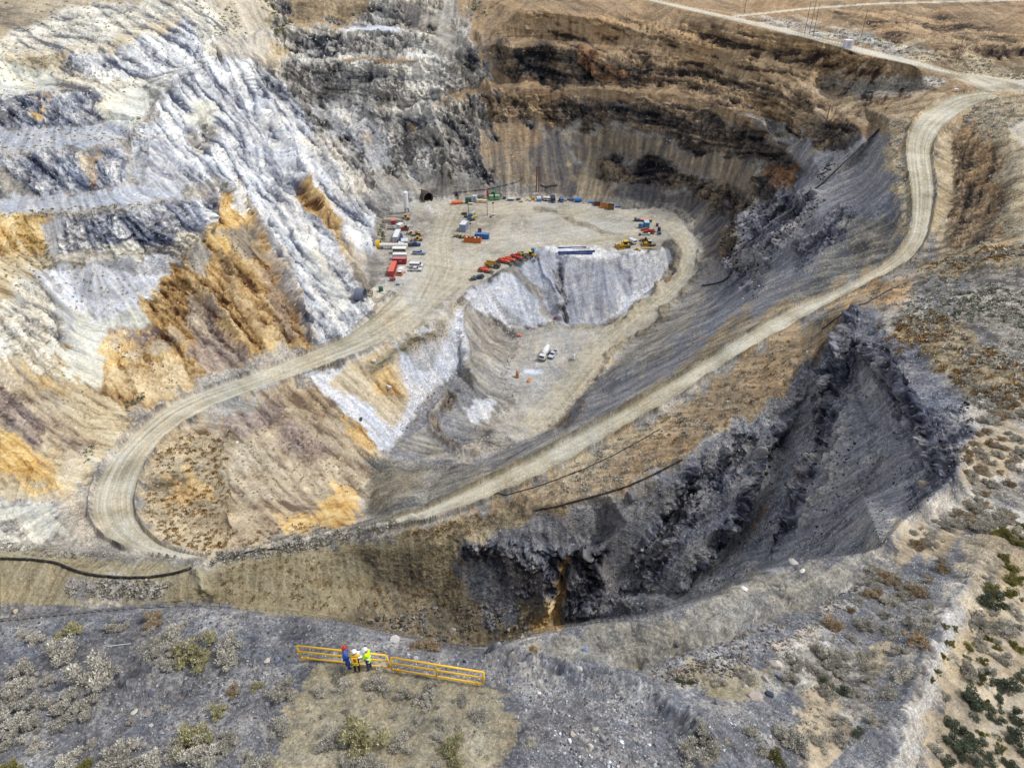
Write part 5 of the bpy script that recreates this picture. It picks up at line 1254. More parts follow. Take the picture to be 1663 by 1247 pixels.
for k, ((a, b), lb) in enumerate(zip([((906,407),(952,405)), ((906,413.5),(966,411)), ((907,416),(962,413.5))], ['thin dark blue pipe lying on the white dump crest, farther back', 'long dark blue pipe on the dump crest, middle of three', 'long dark blue pipe nearest the edge of the white dump'])):
    pa, pb = gpos(*a), gpos(*b); pa.z += .35; pb.z += .35
    o = MB().tube(pa, pb, (.25, .42, .36)[k], .06, n=14).build('stacked_pipe', mat((42,66,128), .4, .1, .15)); tag(o, lb, 'pipe', 'dark blue pipes on the dump crest')
for (a, b, lb) in [((878,302),(890,306),'short black pipe slanting below the back wall ledge'), ((889,304),(905,302),'short black pipe lying level on the back wall ledge')]:
    pa, pb = gpos(*a), gpos(*b); pa.z += .4; pb.z += .4; o = MB().cyl(pa, pb, .4).build('loose_pipe', BLK_P); tag(o, lb, 'pipe')

# ---------------------------------------------------------------- west camp
def silo():
    r = root('cement_silo', (661,347), 0, 'tall white cement silo on legs beside the concrete bunker', 'silo')
    m = mat((240,241,242), .4, 0, .1)
    MB().cyl((0,0,2.6),(0,0,10.2), 1.25, n=20).build('barrel', m, r); MB().cyl((0,0,1.2),(0,0,2.6), .35, 1.25, n=20).build('hopper', m, r)
    MB().cyl((0,0,10.2),(0,0,10.7), 1.25, .5, n=20).build('top', m, r)
    for a in range(4):
        x, y = 1.15 * math.cos(a * 1.571 + .785), 1.15 * math.sin(a * 1.571 + .785); MB().cyl((x, y, -.3), (x, y, 3.2), .12, n=8).build('leg', STL, r)
    b = MB()
    for sx in (-.2, .2): b.cyl((1.35, sx, .3), (1.35, sx, 10.3), .04, n=6)
    for k in range(16): b.cyl((1.35, -.2, .6 + k * .6), (1.35, .2, .6 + k * .6), .025, n=5)
    b.build('ladder', STL, r)
silo()
def portal(at, yaw, rad, L_, col, label, col2=None, name='tunnel_portal', tilt=0):
    r = root(name, at, yaw, label, 'tunnel portal'); m = mat(col, .6, .2, .5); n = int(L_ / .6)
    for (x0, x1, mm, nm) in ((-L_, 0 if not col2 else -L_ * .35, m, 'steel_lining'),) + (((-L_ * .35, 0, mat(col2, .6, 0, .3), 'collar'),) if col2 else ()):
        b = MB(); k = max(2, int((x1 - x0) / .7))
        for i in range(k):
            a0 = x0 + (x1 - x0) * i / k; a1 = x0 + (x1 - x0) * (i + 1) / k
            b.tube((a0, 0, rad * .78), (a1, 0, rad * .78), rad + (.07 if i % 2 else 0), .18, n=24)
        b.build(nm, mm, r)
    MB().cyl((-2.2, 0, rad * .78), (-2.1, 0, rad * .78), rad - .1, n=24).build('painted_tunnel_dark', mat((12,12,14), .95, 0, 0), r)  # black disc stands in for the darkness inside the tunnel
    MB().tube((-.05, 0, rad * .78), (.12, 0, rad * .78), rad + .16, .3, n=24).build('rim_ring', STL if not col2 else mat(col2, .6, 0, .3), r)
    return r
portal((696,328), math.radians(-58), 2.7, 9.0, (84,58,54), 'rust brown steel tunnel portal at the foot of the back wall')
portal((618,402.5), math.radians(-4), 1.95, 5.5, (116,132,168), 'blue corrugated tunnel portal with yellow collar behind the white cabins', col2=(228,186,30))
portal((593,490), math.radians(-6), 2.5, 3.6, (112,122,146), 'blue grey steel tunnel portal at the lower end of the pad')
r = root('steel_gantry', (600,484), 0, 'dark steel frame in front of the lower tunnel portal', 'frame')
MB().box((0,-1,1.2),(2.6,.15,.15)).box((0,1,1.2),(2.6,.15,.15)).box((0,-1,2.2),(2.6,.15,.15)).box((0,1,2.2),(2.6,.15,.15)).box((1.2,0,1.2),(.15,2,.15)).box((-1.2,0,1.2),(.15,2,.15)).box((1.2,0,2.2),(.15,2,.15)).box((-1.2,0,2.2),(.15,2,.15)).build('frame_bars', DRK, r)
for sx in (-1.2, -.4, .4, 1.2):
    for sy in (-1, 1): MB().box((sx, sy, 1.1), (.15, .15, 2.2)).build('post', DRK, r)
tank((619,474), 0, 2.0, .9, (28,96,92), 'small teal green upright tank near the lower tunnel portal', upright=True)
o = root('pallet_pad', (626,477.5), math.radians(-8), 'pale timber pad beside the teal tank', 'pallet'); MB().box((0,0,.12),(4.2,1.6,.2)).build('deck', mat((214,204,176), .9), o)
MB().box((-1,0,.32),(1.2,1.0,.2)).build('board_stack', mat((224,216,196), .9), o)
# concrete bunker
r = root('concrete_bunker', (641,360), math.radians(-3), 'long open concrete bunker filled with tan sand', 'bunker')
mc = mat((182,176,168), .9, 0, .3)
for sy in (-1, 1): MB().box((0, sy * 2.2, .9), (9.6, .35, 1.8)).build('wall', mc, r)
MB().box((-4.62, 0, .9), (.35, 4.0, 1.8)).build('end_wall', mc, r)
MB().prism([(-4.4,.1),(3.6,.1),(2.2,.9),(-1,1.4),(-4.4,1.2)], -1.98, 1.98).build('sand_fill', mat((186,158,134), .95), r)
r = root('concrete_block', (652,363.5), 0, 'low grey concrete footing in front of the bunker', 'concrete block'); MB().box((0,0,.4),(3.6,1.2,.8)).build('slab', mc, r, bevel=.05); MB().box((0,0,.83),(3.0,.2,.06)).build('edge_strip', STL, r)
wheel_loader((659,357), math.radians(165), 'yellow loader backed up to the concrete bunker', s=.8)
crate((639,364.5), .1, (2.0,1.8,2.0), (168,44,70), 'small crimson cabinet behind the white trailer', top=(206,120,136), name='equipment_cabinet')
r = root('pipe_rack', (635,373), 0, 'white steel rack at the back corner of the camp', 'rack')
for x in (-1.6, -.5, .6, 1.7): MB().box((x, 0, .8), (.12, 1.2, 1.6)).build('upright', mat((226,226,222), .6), r)
for z in (.5, 1.5): MB().box((0, 0, z), (3.6, .9, .1)).build('shelf', DRK, r)
r = root('drill_rig', (658,374.5), math.radians(178), 'dark red drilling machine with a yellow end plate', 'drill rig')
MB().box((0,0,1.1),(3.6,1.6,.9)).build('body', mat((150,42,42), .5), r); MB().box((-.4,0,1.9),(1.2,1.3,.8)).build('cab', GLS, r)
MB().cyl((-1.6,.4,1.6),(-4.2,.4,1.9),.12).build('drill_boom', DRK, r); MB().box((1.95,0,1.2),(.15,1.4,1.5)).build('end_plate', mat((240,196,30), .5), r); wheels(r,(-1.1,1.1),.8,.5,.35)
container((645,388), yaw_of((639.5,400),(650,375)), 9.5, (206,210,218), 'long white cabin lying lengthwise behind the parked machines', top=(238,240,246), name='site_cabin', cat='site cabin', h=2.8)
container((650,372.5), math.radians(60), 3.2, (222,226,230), 'small white cabin with pale roof north of the long cabin', top=(244,246,250), name='site_cabin', cat='site cabin', h=2.7)
crate((638.5,398.5), .2, (.9,.8,1.3), (214,38,66), 'tiny bright red box at the end of the long white cabin', name='equipment_cabinet')
k = 0
for (u, v, rr) in [(649,386,1),(651.5,385,1),(646.5,394,1),(650,391,1),(652.5,388,1),(648.5,396,1)]:
    k += 1
    o = root('fuel_drum', (u, v), 0, 'blue steel drum in the cluster beside the long white cabin', 'drum', 'blue drums by the cabin')
    MB().cyl((0,0,0),(0,0,1.5), .6, n=14).build('shell', mat((42,92,178), .45), o); MB().cyl((0,0,1.5),(0,0,1.56), .62, n=14).build('lid', mat((60,60,70), .5), o)
crate((652,399), 0, (2.4,1.8,1.5), (216,220,220), 'white cabinet with yellow marks left of the dark blue pickup', name='equipment_cabinet', top=(240,240,236))
crate((657.5,396.5), .1, (3.0,3.6,2.0), (198,206,210), 'pale square plant housing beside the blue drums', name='plant_housing', top=(214,218,224))
wheel_loader((678,391.5), math.radians(-172), 'yellow loader parked just behind the dark blue pickup', s=.8)
telehandler((677,383), math.radians(8), 'telehandler with a long yellow boom behind the parked loader', s=.85)
wheel_loader((668,381), math.radians(172), 'small yellow machine with white hood beside the telehandler', s=.6, col=(226,200,120))
pickup((673,399.5), 0.0, (46,78,128), 'dark blue pickup parked nearest the yellow loaders')
pickup((680.5,413), math.radians(-3), (150,172,204), 'silver blue pickup parked alone in the middle of the row')
van((676,434), math.radians(-2), 'white passenger van with dark side windows')
pickup((674.5,440), math.radians(-2), (226,230,234), 'white pickup parked beside the white van')
r = root('site_shed', (649.5,411), math.radians(-1), 'white open fronted shed under a pale roof', 'shed', 'shipping containers and site cabins')
MB().box((0,.9,1.3),(5.6,.12,2.6)).build('back_wall', mat((214,216,214), .7), r)
for x in (-2.8, 2.8): MB().box((x, -.3, 1.3), (.12, 2.3, 2.6)).build('side_wall', mat((196,192,180), .7), r)
MB().box((0,-.2,2.68),(6.0,2.9,.1)).build('roof', mat((242,240,232), .7), r); MB().box((0,-1.3,.7),(4.6,.6,1.2)).build('counter', mat((206,208,206), .7), r)
r = root('vent_duct', (640,404.5), math.radians(-1), 'white fabric air duct running from the blue portal to the shed', 'air duct')
b = MB()
for i in range(9): b.cyl((-6.2 + i * 1.38, 0, 1.9), (-6.2 + (i + 1) * 1.38 - .06, 0, 1.9), .85 if i % 2 else .8, n=14)
b.build('duct_tube', mat((240,240,234), .7), r)
for x in (-5, -1.5, 2, 5.5): MB().box((x, 0, .55), (.2, 1.2, 1.1)).build('stand', STL, r)
container((650,421), 0, 6.06, (226,222,216), 'white roofed container behind the dark red one', top=(246,244,238), h=2.6)
r_ = container((649.5,428), math.radians(-1), 5.6, (158,24,44), 'dark red container with pale pink roof and white lettering band', top=(206,122,126))  # roof colour paler than the walls
MB().box((.4,-1.25,1.6),(1.4,.03,.22)).build('white_stripe', mat((230,226,224), .6), r_)
container((638,441.5), yaw_of((636.5,446),(644.5,424)), 10.6, (196,60,58), 'long salmon red container pointing towards the viewer', top=(228,108,92))
r = root('utility_truck', (651,445), math.radians(-96), 'small orange and white service truck in front of the red containers', 'truck')
MB().box((1.3,0,1.1),(1.7,1.8,1.5)).build('cab', mat((236,112,44), .5), r); MB().box((-1.1,0,1.3),(3.0,1.9,1.7)).build('box_body', mat((240,236,236), .5), r)
MB().box((2.16,0,1.45),(.05,1.5,.6)).build('windshield', GLS, r); MB().box((1.3,0,1.88),(1.5,1.6,.07)).build('cab_roof', mat((240,236,236), .5), r); wheels(r,(-1.6,1.3),.85,.4,.28)
r = root('signboard', (660,443), math.radians(70), 'leaning white board standing on the pad by the white pickup', 'board'); MB().box((0,0,.7),(1.1,.08,1.4)).build('panel', mat((238,238,232), .6), r); MB().box((0,.3,.4),(.08,.6,.08)).build('prop', DRK, r)
r = root('air_compressor', (638.5,456), math.radians(20), 'small red and blue compressor on the pad edge', 'compressor'); MB().box((0,0,.8),(1.8,1.1,1.0)).build('housing', mat((160,66,60), .6), r); MB().box((-1.0,.2,.9),(.8,.9,.9)).build('cooler', mat((110,140,170), .6), r); wheels(r,(0,),.55,.3,.2)
r = root('tool_box', (646,463), 0, 'small blue tool box lying on the pad', 'tool box'); MB().box((0,0,.3),(1.5,.7,.5)).build('case', mat((60,96,160), .5), r); MB().box((0,0,.6),(1.55,.74,.08)).build('lid', mat((110,150,200), .5), r)

# ---------------------------------------------------------------- island in the middle of the pad
container((753.5,373.5), yaw_of((751,376),(759.5,364)), 5.4, (150,166,196), 'tall pale container on the central island', top=(232,234,242), h=3.6, w=2.9)  # white container; the blue-grey walls have shade painted into their colour
crate((757,363.5), .3, (1.5,1.3,1.2), (90,100,150), 'small blue unit behind the pale island container', name='equipment_cabinet')
container((783,387), math.radians(-9), 6.4, (26,108,180), 'bright blue container lying behind the orange skip', top=(52,130,196), h=2.3)
r_ = skip((768,393), math.radians(-8), 7.6, 2.6, 2.2, (206,108,28), 'long orange skip loaded with red and white scrap', group=None)
for (x, y, c, d) in [(-2.8,0,(238,236,232),.9),(-1.0,.4,(230,226,240),.7),(1.0,-.3,(238,236,240),.9),(2.6,.2,(240,238,236),.8),(0,.1,(170,40,48),1.0),(-2,-.4,(160,36,46),.8),(2,.6,(150,40,50),.8)]:
    o = MB().box((0,0,0),(d,d*.8,d*.6), rz=x).build('scrap_sack', mat(c, .8), None, bevel=.12); o.location = r_.location + Vector((x * math.cos(-.14), y + x * math.sin(-.14), 2.2)); tag(o, ('white' if c[1] > 100 else 'dark red') + ' sack heaped on top of the long orange skip', 'sack', 'sacks on the orange skip')
for (u, v, lb) in [(740,385,'olive coil of hose at the left end'), (747,386,'brown coil of hose in the middle'), (751.5,387,'olive coil of hose nearest the orange skip')]:
    r = root('hose_reel', (u, v), .2, lb + ' of the island row', 'reel', 'hose reels by the orange skip'); MB().cyl((-.7,0,.8),(.7,0,.8), .55, n=14).build('coil', mat((150,134,70) if 'olive' in lb else (110,90,64), .8), r)
    for x in (-.8, .8): MB().cyl((x-.06,0,.8),(x+.06,0,.8), .8, n=14).build('flange', DRK, r)
pole((761,352.5), 11.0, 'tall wooden pole at the back of the central island', arm=True)
pole((791.5,351), 12.6, 'tall wooden pole carrying a red cabinet near its top', arm=False, box=(.9,.9,3.4,(176,36,60)))
r = root('light_tower', (801,350), .2, 'mobile light tower with a pale mast on a white trailer', 'light tower')
MB().cyl((0,0,.5),(0,0,6.2), .1, n=8).build('mast', mat((206,184,120), .5), r); MB().box((0,0,.5),(2.0,1.1,.5)).build('trailer', mat((232,220,206), .6), r); MB().box((0,0,6.3),(1.0,.3,.6)).build('floodlight', DRK, r); wheels(r,(0,),.6,.3,.2)
r = root('light_tower', (764.5,385.5), .2, 'yellow masted light tower between the pale container and orange skip', 'light tower')
MB().cyl((0,0,.4),(0,0,6.6), .12, n=8).build('mast', mat((222,178,84), .5), r); MB().box((0,0,.4),(1.6,1.0,.5)).build('trailer', mat((190,180,150), .6), r); MB().box((0,0,6.6),(.9,.3,.5)).build('floodlight', DRK, r); wheels(r,(0,),.5,.3,.2)
for (u, v, d, c, yw, lb) in [(752,351,(1.6,1.0,.8),(54,56,62),0,'black crate at the back left of the island'), (756,351,(1.3,1.0,.8),(50,52,60),.3,'black crate beside its twin at the back of the island'), (756.5,355.5,(1.8,1.2,.9),(60,70,84),.1,'dark grey crate just left of the wooden pole'),
    (764,354,(1.8,1.4,1.2),(64,110,140),.3,'blue green pump housing right of the island pole'), (768.5,350.5,(3.0,1.4,1.0),(210,206,192),1.0,'pale stack of boards behind the yellow frame'), (762.5,358,(1.8,1.0,.9),(40,90,110),.5,'teal box in the island scrap'), (766,360,(1.8,.8,.7),(42,58,100),.3,'dark navy box in the island scrap'), (769.5,359,(1.2,.8,.6),(56,64,110),.1,'small navy box at the right of the island scrap'),
    (779,377,(1.4,1.4,1.5),(96,30,52),.4,'small maroon pump behind the blue container'), (797,353.5,(1.0,.8,.6),(70,110,190),0,'small blue box near the red cabinet pole')]:
    crate((u, v), yw, d, c, lb, group='crates on the central island')
o = root('lifting_frame', (771,354), .7, 'bright yellow lifting frame among the island scrap', 'frame'); MB().box((0,0,.5),(4.0,.3,.3)).build('beam', mat((240,214,24), .5), o)
for x in (-1.7, 1.7): MB().box((x,0,.25),(.3,.9,.5)).build('foot', mat((240,214,24), .5), o)

# ---------------------------------------------------------------- back row of the pad
r = root('culvert_pipe', (743,331.5), math.radians(8), 'bright orange plastic culvert lying in two sections', 'culvert')
MB().tube((-3.0,0,.9),(-.4,0,.9), .85, .1, n=16).build('pipe_section', mat((240,112,40), .5), r); MB().tube((-.1,.1,.9),(2.6,.3,1.0), .85, .1, n=16).build('pipe_section', mat((238,122,58), .5), r)
BK = [(761,330,(3.2,2.2,2.6),(34,92,84),'dark green cabinet near the front of the back row'),(771,327.5,(2.2,2.4,3.0),(196,208,228),'tall pale blue booth in the back row'),
 (779.5,329,(3.0,1.6,1.4),(242,216,170),'cream crate with dark cover in the back row'),(788,329.5,(2.2,1.4,1.3),(246,232,200),'cream crate standing left of the red cabinet pole'),
 (764.5,332.5,(2.2,1.2,.8),(222,212,186),'low pale pallet in front of the green cabinet'),
 (819,323.5,(1.4,1.1,1.1),(52,64,80),'dark box at the far left of the blue equipment row'),(842,325.5,(2.2,1.2,.9),(66,84,140),'low navy box in the back row'),(846,328.5,(2.0,1.0,.7),(216,196,120),'small yellow pallet load in front of the navy box'),
 (857,325.5,(1.0,1.0,1.0),(244,242,220),'small round white barrel cover in the back row'),(866,325,(1.5,1.2,1.3),(236,170,34),'small yellow generator left of the white tank'),(861,327,(1.2,.8,.6),(214,196,130),'tiny yellow crate beside the generator'),
 (909,326.5,(1.2,1.0,.9),(60,72,100),'dark box between the navy truck and blue machine'),(918.5,327,(1.4,.9,.8),(206,180,140),'low tan crate right of the blue machine'),(924.5,324.5,(2.6,1.0,.5),(52,104,190),'flat blue sheet stack on the ground'),(930,326.5,(1.3,1.0,1.0),(80,100,140),'grey blue box beside the blue tank'),
 (960.5,330.5,(3.0,1.0,.8),(84,146,214),'pale blue trough left of the skips'),(1003,337,(2.6,.9,.5),(64,96,196),'flat blue trough right of the skips')]
for (u, v, d, c, lb) in BK: crate((u, v), random.uniform(-.15, .15), d, c, lb, group='crates along the back of the pad')
for (u, v, lb) in [(798,325,'pale green tank at the left of three'),(807.5,324.5,'pale green tank at the right of three'),(801,317.5,'darker green tank standing behind the other two')]:
    r = root('water_tank', (u, v), 0, lb, 'tank', 'green tanks at the back of the pad'); c = (98,168,120) if 'pale' in lb else (54,110,84)
    MB().box((0,0,1.3),(2.1,2.0,2.2)).build('shell', mat(c, .5), r, bevel=.15); MB().box((0,0,2.5),(2.2,2.1,.12)).build('lid', mat((160,206,166) if 'pale' in lb else (80,140,100), .5), r); MB().box((0,0,.1),(2.3,2.2,.2)).build('skid', DRK, r)
r = root('boat_trailer', (829.5,326), math.radians(-3), 'white and blue flat trailer in the back row', 'trailer'); MB().box((0,0,.8),(3.6,1.5,.5)).build('deck', mat((60,112,178), .5), r); MB().box((0,0,1.15),(3.2,1.3,.2)).build('load', mat((240,240,236), .5), r); wheels(r,(-.5,.5),.7,.32,.2)
r = root('water_tank', (875,327), 0, 'square plastic tank, white above and blue below', 'tank'); MB().box((0,0,.75),(2.4,2.0,1.2)).build('lower_shell', mat((50,128,214), .5), r, bevel=.1); MB().box((0,0,1.85),(2.2,1.8,.95)).build('upper_shell', mat((238,242,246), .5), r, bevel=.1)
def truck(at, yaw, cabc, boxc, label, L_=5.5, bed=True, name='work_truck', s=1.0, group=None):
    r = root(name, at, yaw, label, 'truck', group); r.scale = (s, s, s)
    MB().box((0,0,.8),(L_,.9,.25)).build('chassis', DRK, r); MB().box((L_/2-.8,0,1.65),(1.6,2.1,1.7)).build('cab', mat(cabc, .4), r, bevel=.08)
    MB().box((L_/2+.01,0,1.95),(.05,1.8,.7)).build('windshield', GLS, r); MB().box((L_/2-.8,0,2.54),(1.5,2.0,.08)).build('cab_roof', mat(cabc, .4), r)
    if bed: MB().box((-.9,0,1.65),(L_-2.1,2.2,1.4)).build('box_body', mat(boxc, .5), r)
    else: MB().box((-.9,0,1.05),(L_-2.0,2.2,.2)).build('flatbed', mat(boxc, .5), r)
    wheels(r,(-L_/2+.9,L_/2-.9),.95,.5,.32); return r
truck((884.5,325.5), math.radians(-80), (232,228,226), (206,210,214), 'small white truck left of the cream truck, nose to the pad', L_=4.4, s=.75, group='trucks along the back of the pad')
truck((890,326), math.radians(-84), (238,236,226), (228,226,214), 'cream white truck facing the pad beside the navy truck', L_=4.6, s=.8, group='trucks along the back of the pad')
truck((898,327), math.radians(-88), (34,58,104), (30,52,98), 'large navy blue truck in the back row', L_=6.0, s=1.0, group='trucks along the back of the pad')
truck((912,327.5), math.radians(-86), (96,132,200), (74,106,170), 'mid blue truck right of the navy one', L_=5.0, s=.8, group='trucks along the back of the pad')
tank((939,328.5), math.radians(-4), 3.4, .9, (46,116,202), 'bright blue horizontal tank at the back of the pad')
skip((969.5,334), math.radians(-4), 3.2, 2.0, 1.5, (120,44,28), 'rust red skip at the left of three')
skip((980.5,337.5), math.radians(-4), 3.2, 2.2, 1.9, (214,128,34), 'orange skip in the middle of three')
skip((991.5,340), math.radians(-4), 3.2, 2.4, 2.4, (126,84,28), 'brown skip at the right of three')

# ---------------------------------------------------------------- east cluster on the pad
r = root('flatbed_trailer', (1044,359.5), 0, 'long low dark trailer with a salmon deck', 'trailer')
MB().box((0,0,.9),(8.6,2.0,.25)).build('deck', mat((52,66,96), .5), r); MB().box((1.4,0,1.1),(5.4,1.9,.15)).build('planking', mat((226,160,134), .8), r); MB().box((-3.7,0,1.4),(.5,1.4,1.0)).build('headboard', mat((70,86,120), .5), r); wheels(r,(1.6,2.7,3.7),.85,.42,.28)
crate((1056.5,360.5), 0, (1.2,1.0,1.0), (196,190,60), 'small yellow green box behind the salmon trailer', group='crates in the east cluster')
container((1049.5,368), math.radians(88), 4.0, (60,148,200), 'light blue box unit with a pale top in the east cluster', top=(190,218,238), h=2.6)
truck((1041.5,369.5), math.radians(-120), (58,144,200), (60,120,180), 'sky blue machine left of the blue box unit', L_=4.2, bed=False, s=.85)
loader((1051.5,378.5), math.radians(176), (196,56,40), 'red loader parked below the light blue box unit', s=.95, bucket=False, group='mining machines in the east cluster')
loader((1045.5,374.5), math.radians(176), (204,88,48), 'orange red loader half hidden behind another', s=.7, bucket=False, group='mining machines in the east cluster')
r = root('pipe_bundle', (1047,382), math.radians(-1), 'grey bundle of pipes below the red loader', 'pipe bundle')
for k, y in enumerate((-.5, 0, .5)): MB().cyl((-2.8,y,.4),(2.4,y,.4), .22).build('pipe', mat((150,150,150), .5, .3), r)
crate((1039,383), 0, (.8,.7,1.0), (56,84,130), 'small dark blue box at the end of the pipe bundle', group='crates in the east cluster')
crate((1053.5,382), 0, (1.0,.8,.9), (236,240,246), 'small white box on the pipe bundle end', group='crates in the east cluster')
dozer((1053,398.5), math.radians(180), 'yellow bulldozer with a pale blue roof, at the right', s=.95, col=(226,176,36), roof=(170,214,228))
wheel_loader((1048,391.5), math.radians(176), 'dark yellow machine behind the right bulldozer', s=.75, col=(150,116,50), group='mining machines in the east cluster')
dozer((1013,402), math.radians(-160), 'yellow bulldozer at the left, nearest the dump edge', s=1.15, col=(228,180,28), roof=(238,196,30))
truck((1027,395.5), math.radians(-60), (240,242,248), (226,232,240), 'white tank truck with blue window beside the left bulldozer', L_=4.6, s=.9)
crate((1034,406), -.1, (1.6,.9,.7), (206,176,44), 'low yellow attachment on the pad below the white truck', group='crates in the east cluster')
crate((1039,407.5), 0, (.6,.6,.5), (240,190,30), 'tiny yellow box at the dump edge', group='crates in the east cluster')
r = root('dozer_blade', (1051,404), 0, 'spare yellow blade lying flat below the right bulldozer', 'blade'); MB().prism([(-2.4,.05),(2.4,.05),(2.4,.5),(-2.4,.4)], -.3, .4).build('plate', mat((206,170,90), .6), r); MB().box((0,.6,.2),(3.4,.3,.3)).build('frame', DRK, r)
crate((1062,399.5), 0, (1.6,1.0,.6), (90,110,150), 'low grey blue box right of the bulldozer', group='crates in the east cluster')
crate((1067,368), .3, (1.0,.9,1.3), (78,60,140), 'small purple cabinet below the inner bank', group='crates in the east cluster')
tank((1070,376.5), 0, 2.2, .75, (84,24,50), 'maroon upright tank at the east edge of the pad', upright=True)
crate((1070.5,381), .2, (1.5,1.2,1.1), (30,110,140), 'teal box just below the maroon tank', group='crates in the east cluster')
# ---------------------------------------------------------------- loaders along the crest
for (u, v, yw, c, lb, s_, c2) in [(774.5,453,205,(44,74,104),'navy and teal loader at the lower left end of the row',.85,(60,104,120)), (789,441.5,-18,(232,80,58),'bright red loader, second from the lower left',.9,None),
    (820.5,427,-20,(226,70,46),'orange red loader directly right of the yellow dump truck',.95,None), (830,424.5,-20,(232,84,44),'orange loader tucked behind the orange red one',.9,None),
    (841,421,-26,(186,34,52),'crimson loader in the middle of the crest row',1.0,None), (849.5,416.5,-30,(196,150,40),'dark yellow loader between the crimson and yellow machines',.85,(60,70,90))]:
    loader((u, v), math.radians(yw), c, lb, s=s_, col2=c2)
wheel_loader((862,417), math.radians(-28), 'bright yellow loader at the upper right end of the row', s=.85, col=(232,196,30), group='low mining loaders parked along the crest')
crate((865,412.5), .2, (1.3,1.3,2.0), (70,150,190), 'pale blue booth behind the bright yellow loader', name='equipment_cabinet')
crate((871,418), 0, (.7,.7,.6), (236,70,80), 'tiny red box at the upper end of the loader row', name='equipment_cabinet')
r = root('dump_truck', (800.5,434), math.radians(-20), 'yellow and brown underground dump truck third from the lower left', 'dump truck', 'low mining loaders parked along the crest')
MB().prism([(.5,.7),(3.2,.6),(3.3,1.3),(2.5,1.9),(.6,1.6)], -1, 1).build('body', mat((70,54,48), .5), r)
MB().prism([(-3.4,1.2),(-3.0,.7),(-.4,.7),(.5,1.5),(.6,2.3),(-3.4,2.3)], -1.2, -1.05).build('dump_box_side', mat((218,164,60), .6), r); MB().prism([(-3.4,1.2),(-3.0,.7),(-.4,.7),(.5,1.5),(.6,2.3),(-3.4,2.3)], 1.05, 1.2).build('dump_box_side', mat((218,164,60), .6), r)
MB().prism([(-3.4,1.2),(-3.0,.7),(-.4,.7),(.5,1.5),(.4,1.6),(-.5,.9),(-2.9,.9),(-3.3,1.3)], -1.04, 1.04).build('dump_box_floor', mat((90,70,50), .7), r)
wheels(r,(-2.1,1.9),1.05,.75,.5)
r = root('steel_tray', (808.5,426), math.radians(-28), 'flat brown steel tray lying behind the dump truck', 'tray'); MB().box((0,0,.2),(2.8,.9,.2)).build('plate', mat((104,84,78), .7), r); MB().box((0,.4,.35),(2.6,.08,.3)).build('edge_strip', DRK, r)

# ---------------------------------------------------------------- lower floor
r = root('mixer_truck', (884,580), yaw_of((889,566),(880,580)), 'white concrete mixer truck on the lower pit floor', 'mixer truck')
wm = mat((240,240,242), .4, 0, .1)
b = MB(); prof = [(-4.4,.55,3.15),(-3.4,.95,2.9),(-1.6,1.25,2.55),(.2,1.2,2.35),(1.3,.7,2.2)]
for (x0, r0, z0), (x1, r1, z1) in zip(prof, prof[1:]): b.cyl((x0,0,z0),(x1,0,z1), r0, r1, n=18)
b.build('drum', wm, r)
MB().box((-1.2,0,1.05),(7.6,.9,.3)).build('chassis', DRK, r); MB().box((2.5,0,1.75),(1.9,2.3,1.7)).build('cab', mat((236,236,238), .4), r, bevel=.1)
MB().box((3.46,0,2.05),(.05,2.0,.7)).build('windshield', GLS, r); MB().box((2.9,0,1.1),(1.4,2.4,.5)).build('hood', mat((228,228,232), .4), r)
for sy in (-.55, .55): MB().cyl((-4.3,sy,2.9),(-6.3,sy*1.5,3.3), .09, n=6).build('chute_arm', wm, r)
MB().prism([(-4.3,2.9),(-5.0,1.6),(-4.9,1.5),(-4.15,2.8)], -.4, .4).build('chute', wm, r)
for x in (-3.6, -2.3, 2.6):
    for sy in (-1, 1):
        o = MB().cyl((x,sy*.95,.55),(x,sy*1.3,.55), .55, n=16).build('wheel', RUB, r); MB().cyl((x,sy*1.28,.55),(x,sy*1.33,.55), .28, n=10).build('rim', RIM, o)
pickup((898,578), yaw_of((904,568),(894,580)), (214,222,236), 'white pickup with dark bed beside the mixer truck', group=None)
def blob(name, at, d, col, label, cat, mm=None): 
    r = root(name, at, random.random() * 3, label, cat); MB().box((0,0,d[2]/2),d,taper=.8).build('shell', mat(col, .6), r, bevel=min(d)*.2); MB().box((0,0,d[2]+.02),(d[0]*.5,d[1]*.5,.08)).build('cap', mat(tuple(int(c*.8) for c in col), .6), r); return r
blob('barrel', (843,547), (1.9,.9,.8), (250,92,20), 'orange barrel lying at the edge of the lower floor', 'barrel')
blob('tarp_heap', (840,613), (1.5,1.2,2.6), (214,128,54), 'orange cone shaped heap by the white mud bank', 'heap')
blob('tarp_heap', (859,619), (2.4,1.0,.8), (240,150,50), 'flat orange sheet pile by the white mud bank', 'heap')
blob('white_bag', (931,584), (1.3,1.6,2.2), (240,242,248), 'white bag standing on the dark muck pile', 'bag')
blob('red_barrel', (902,517), (1.1,1.1,1.2), (160,40,50), 'small dark red drum at the foot of the white dump', 'barrel')

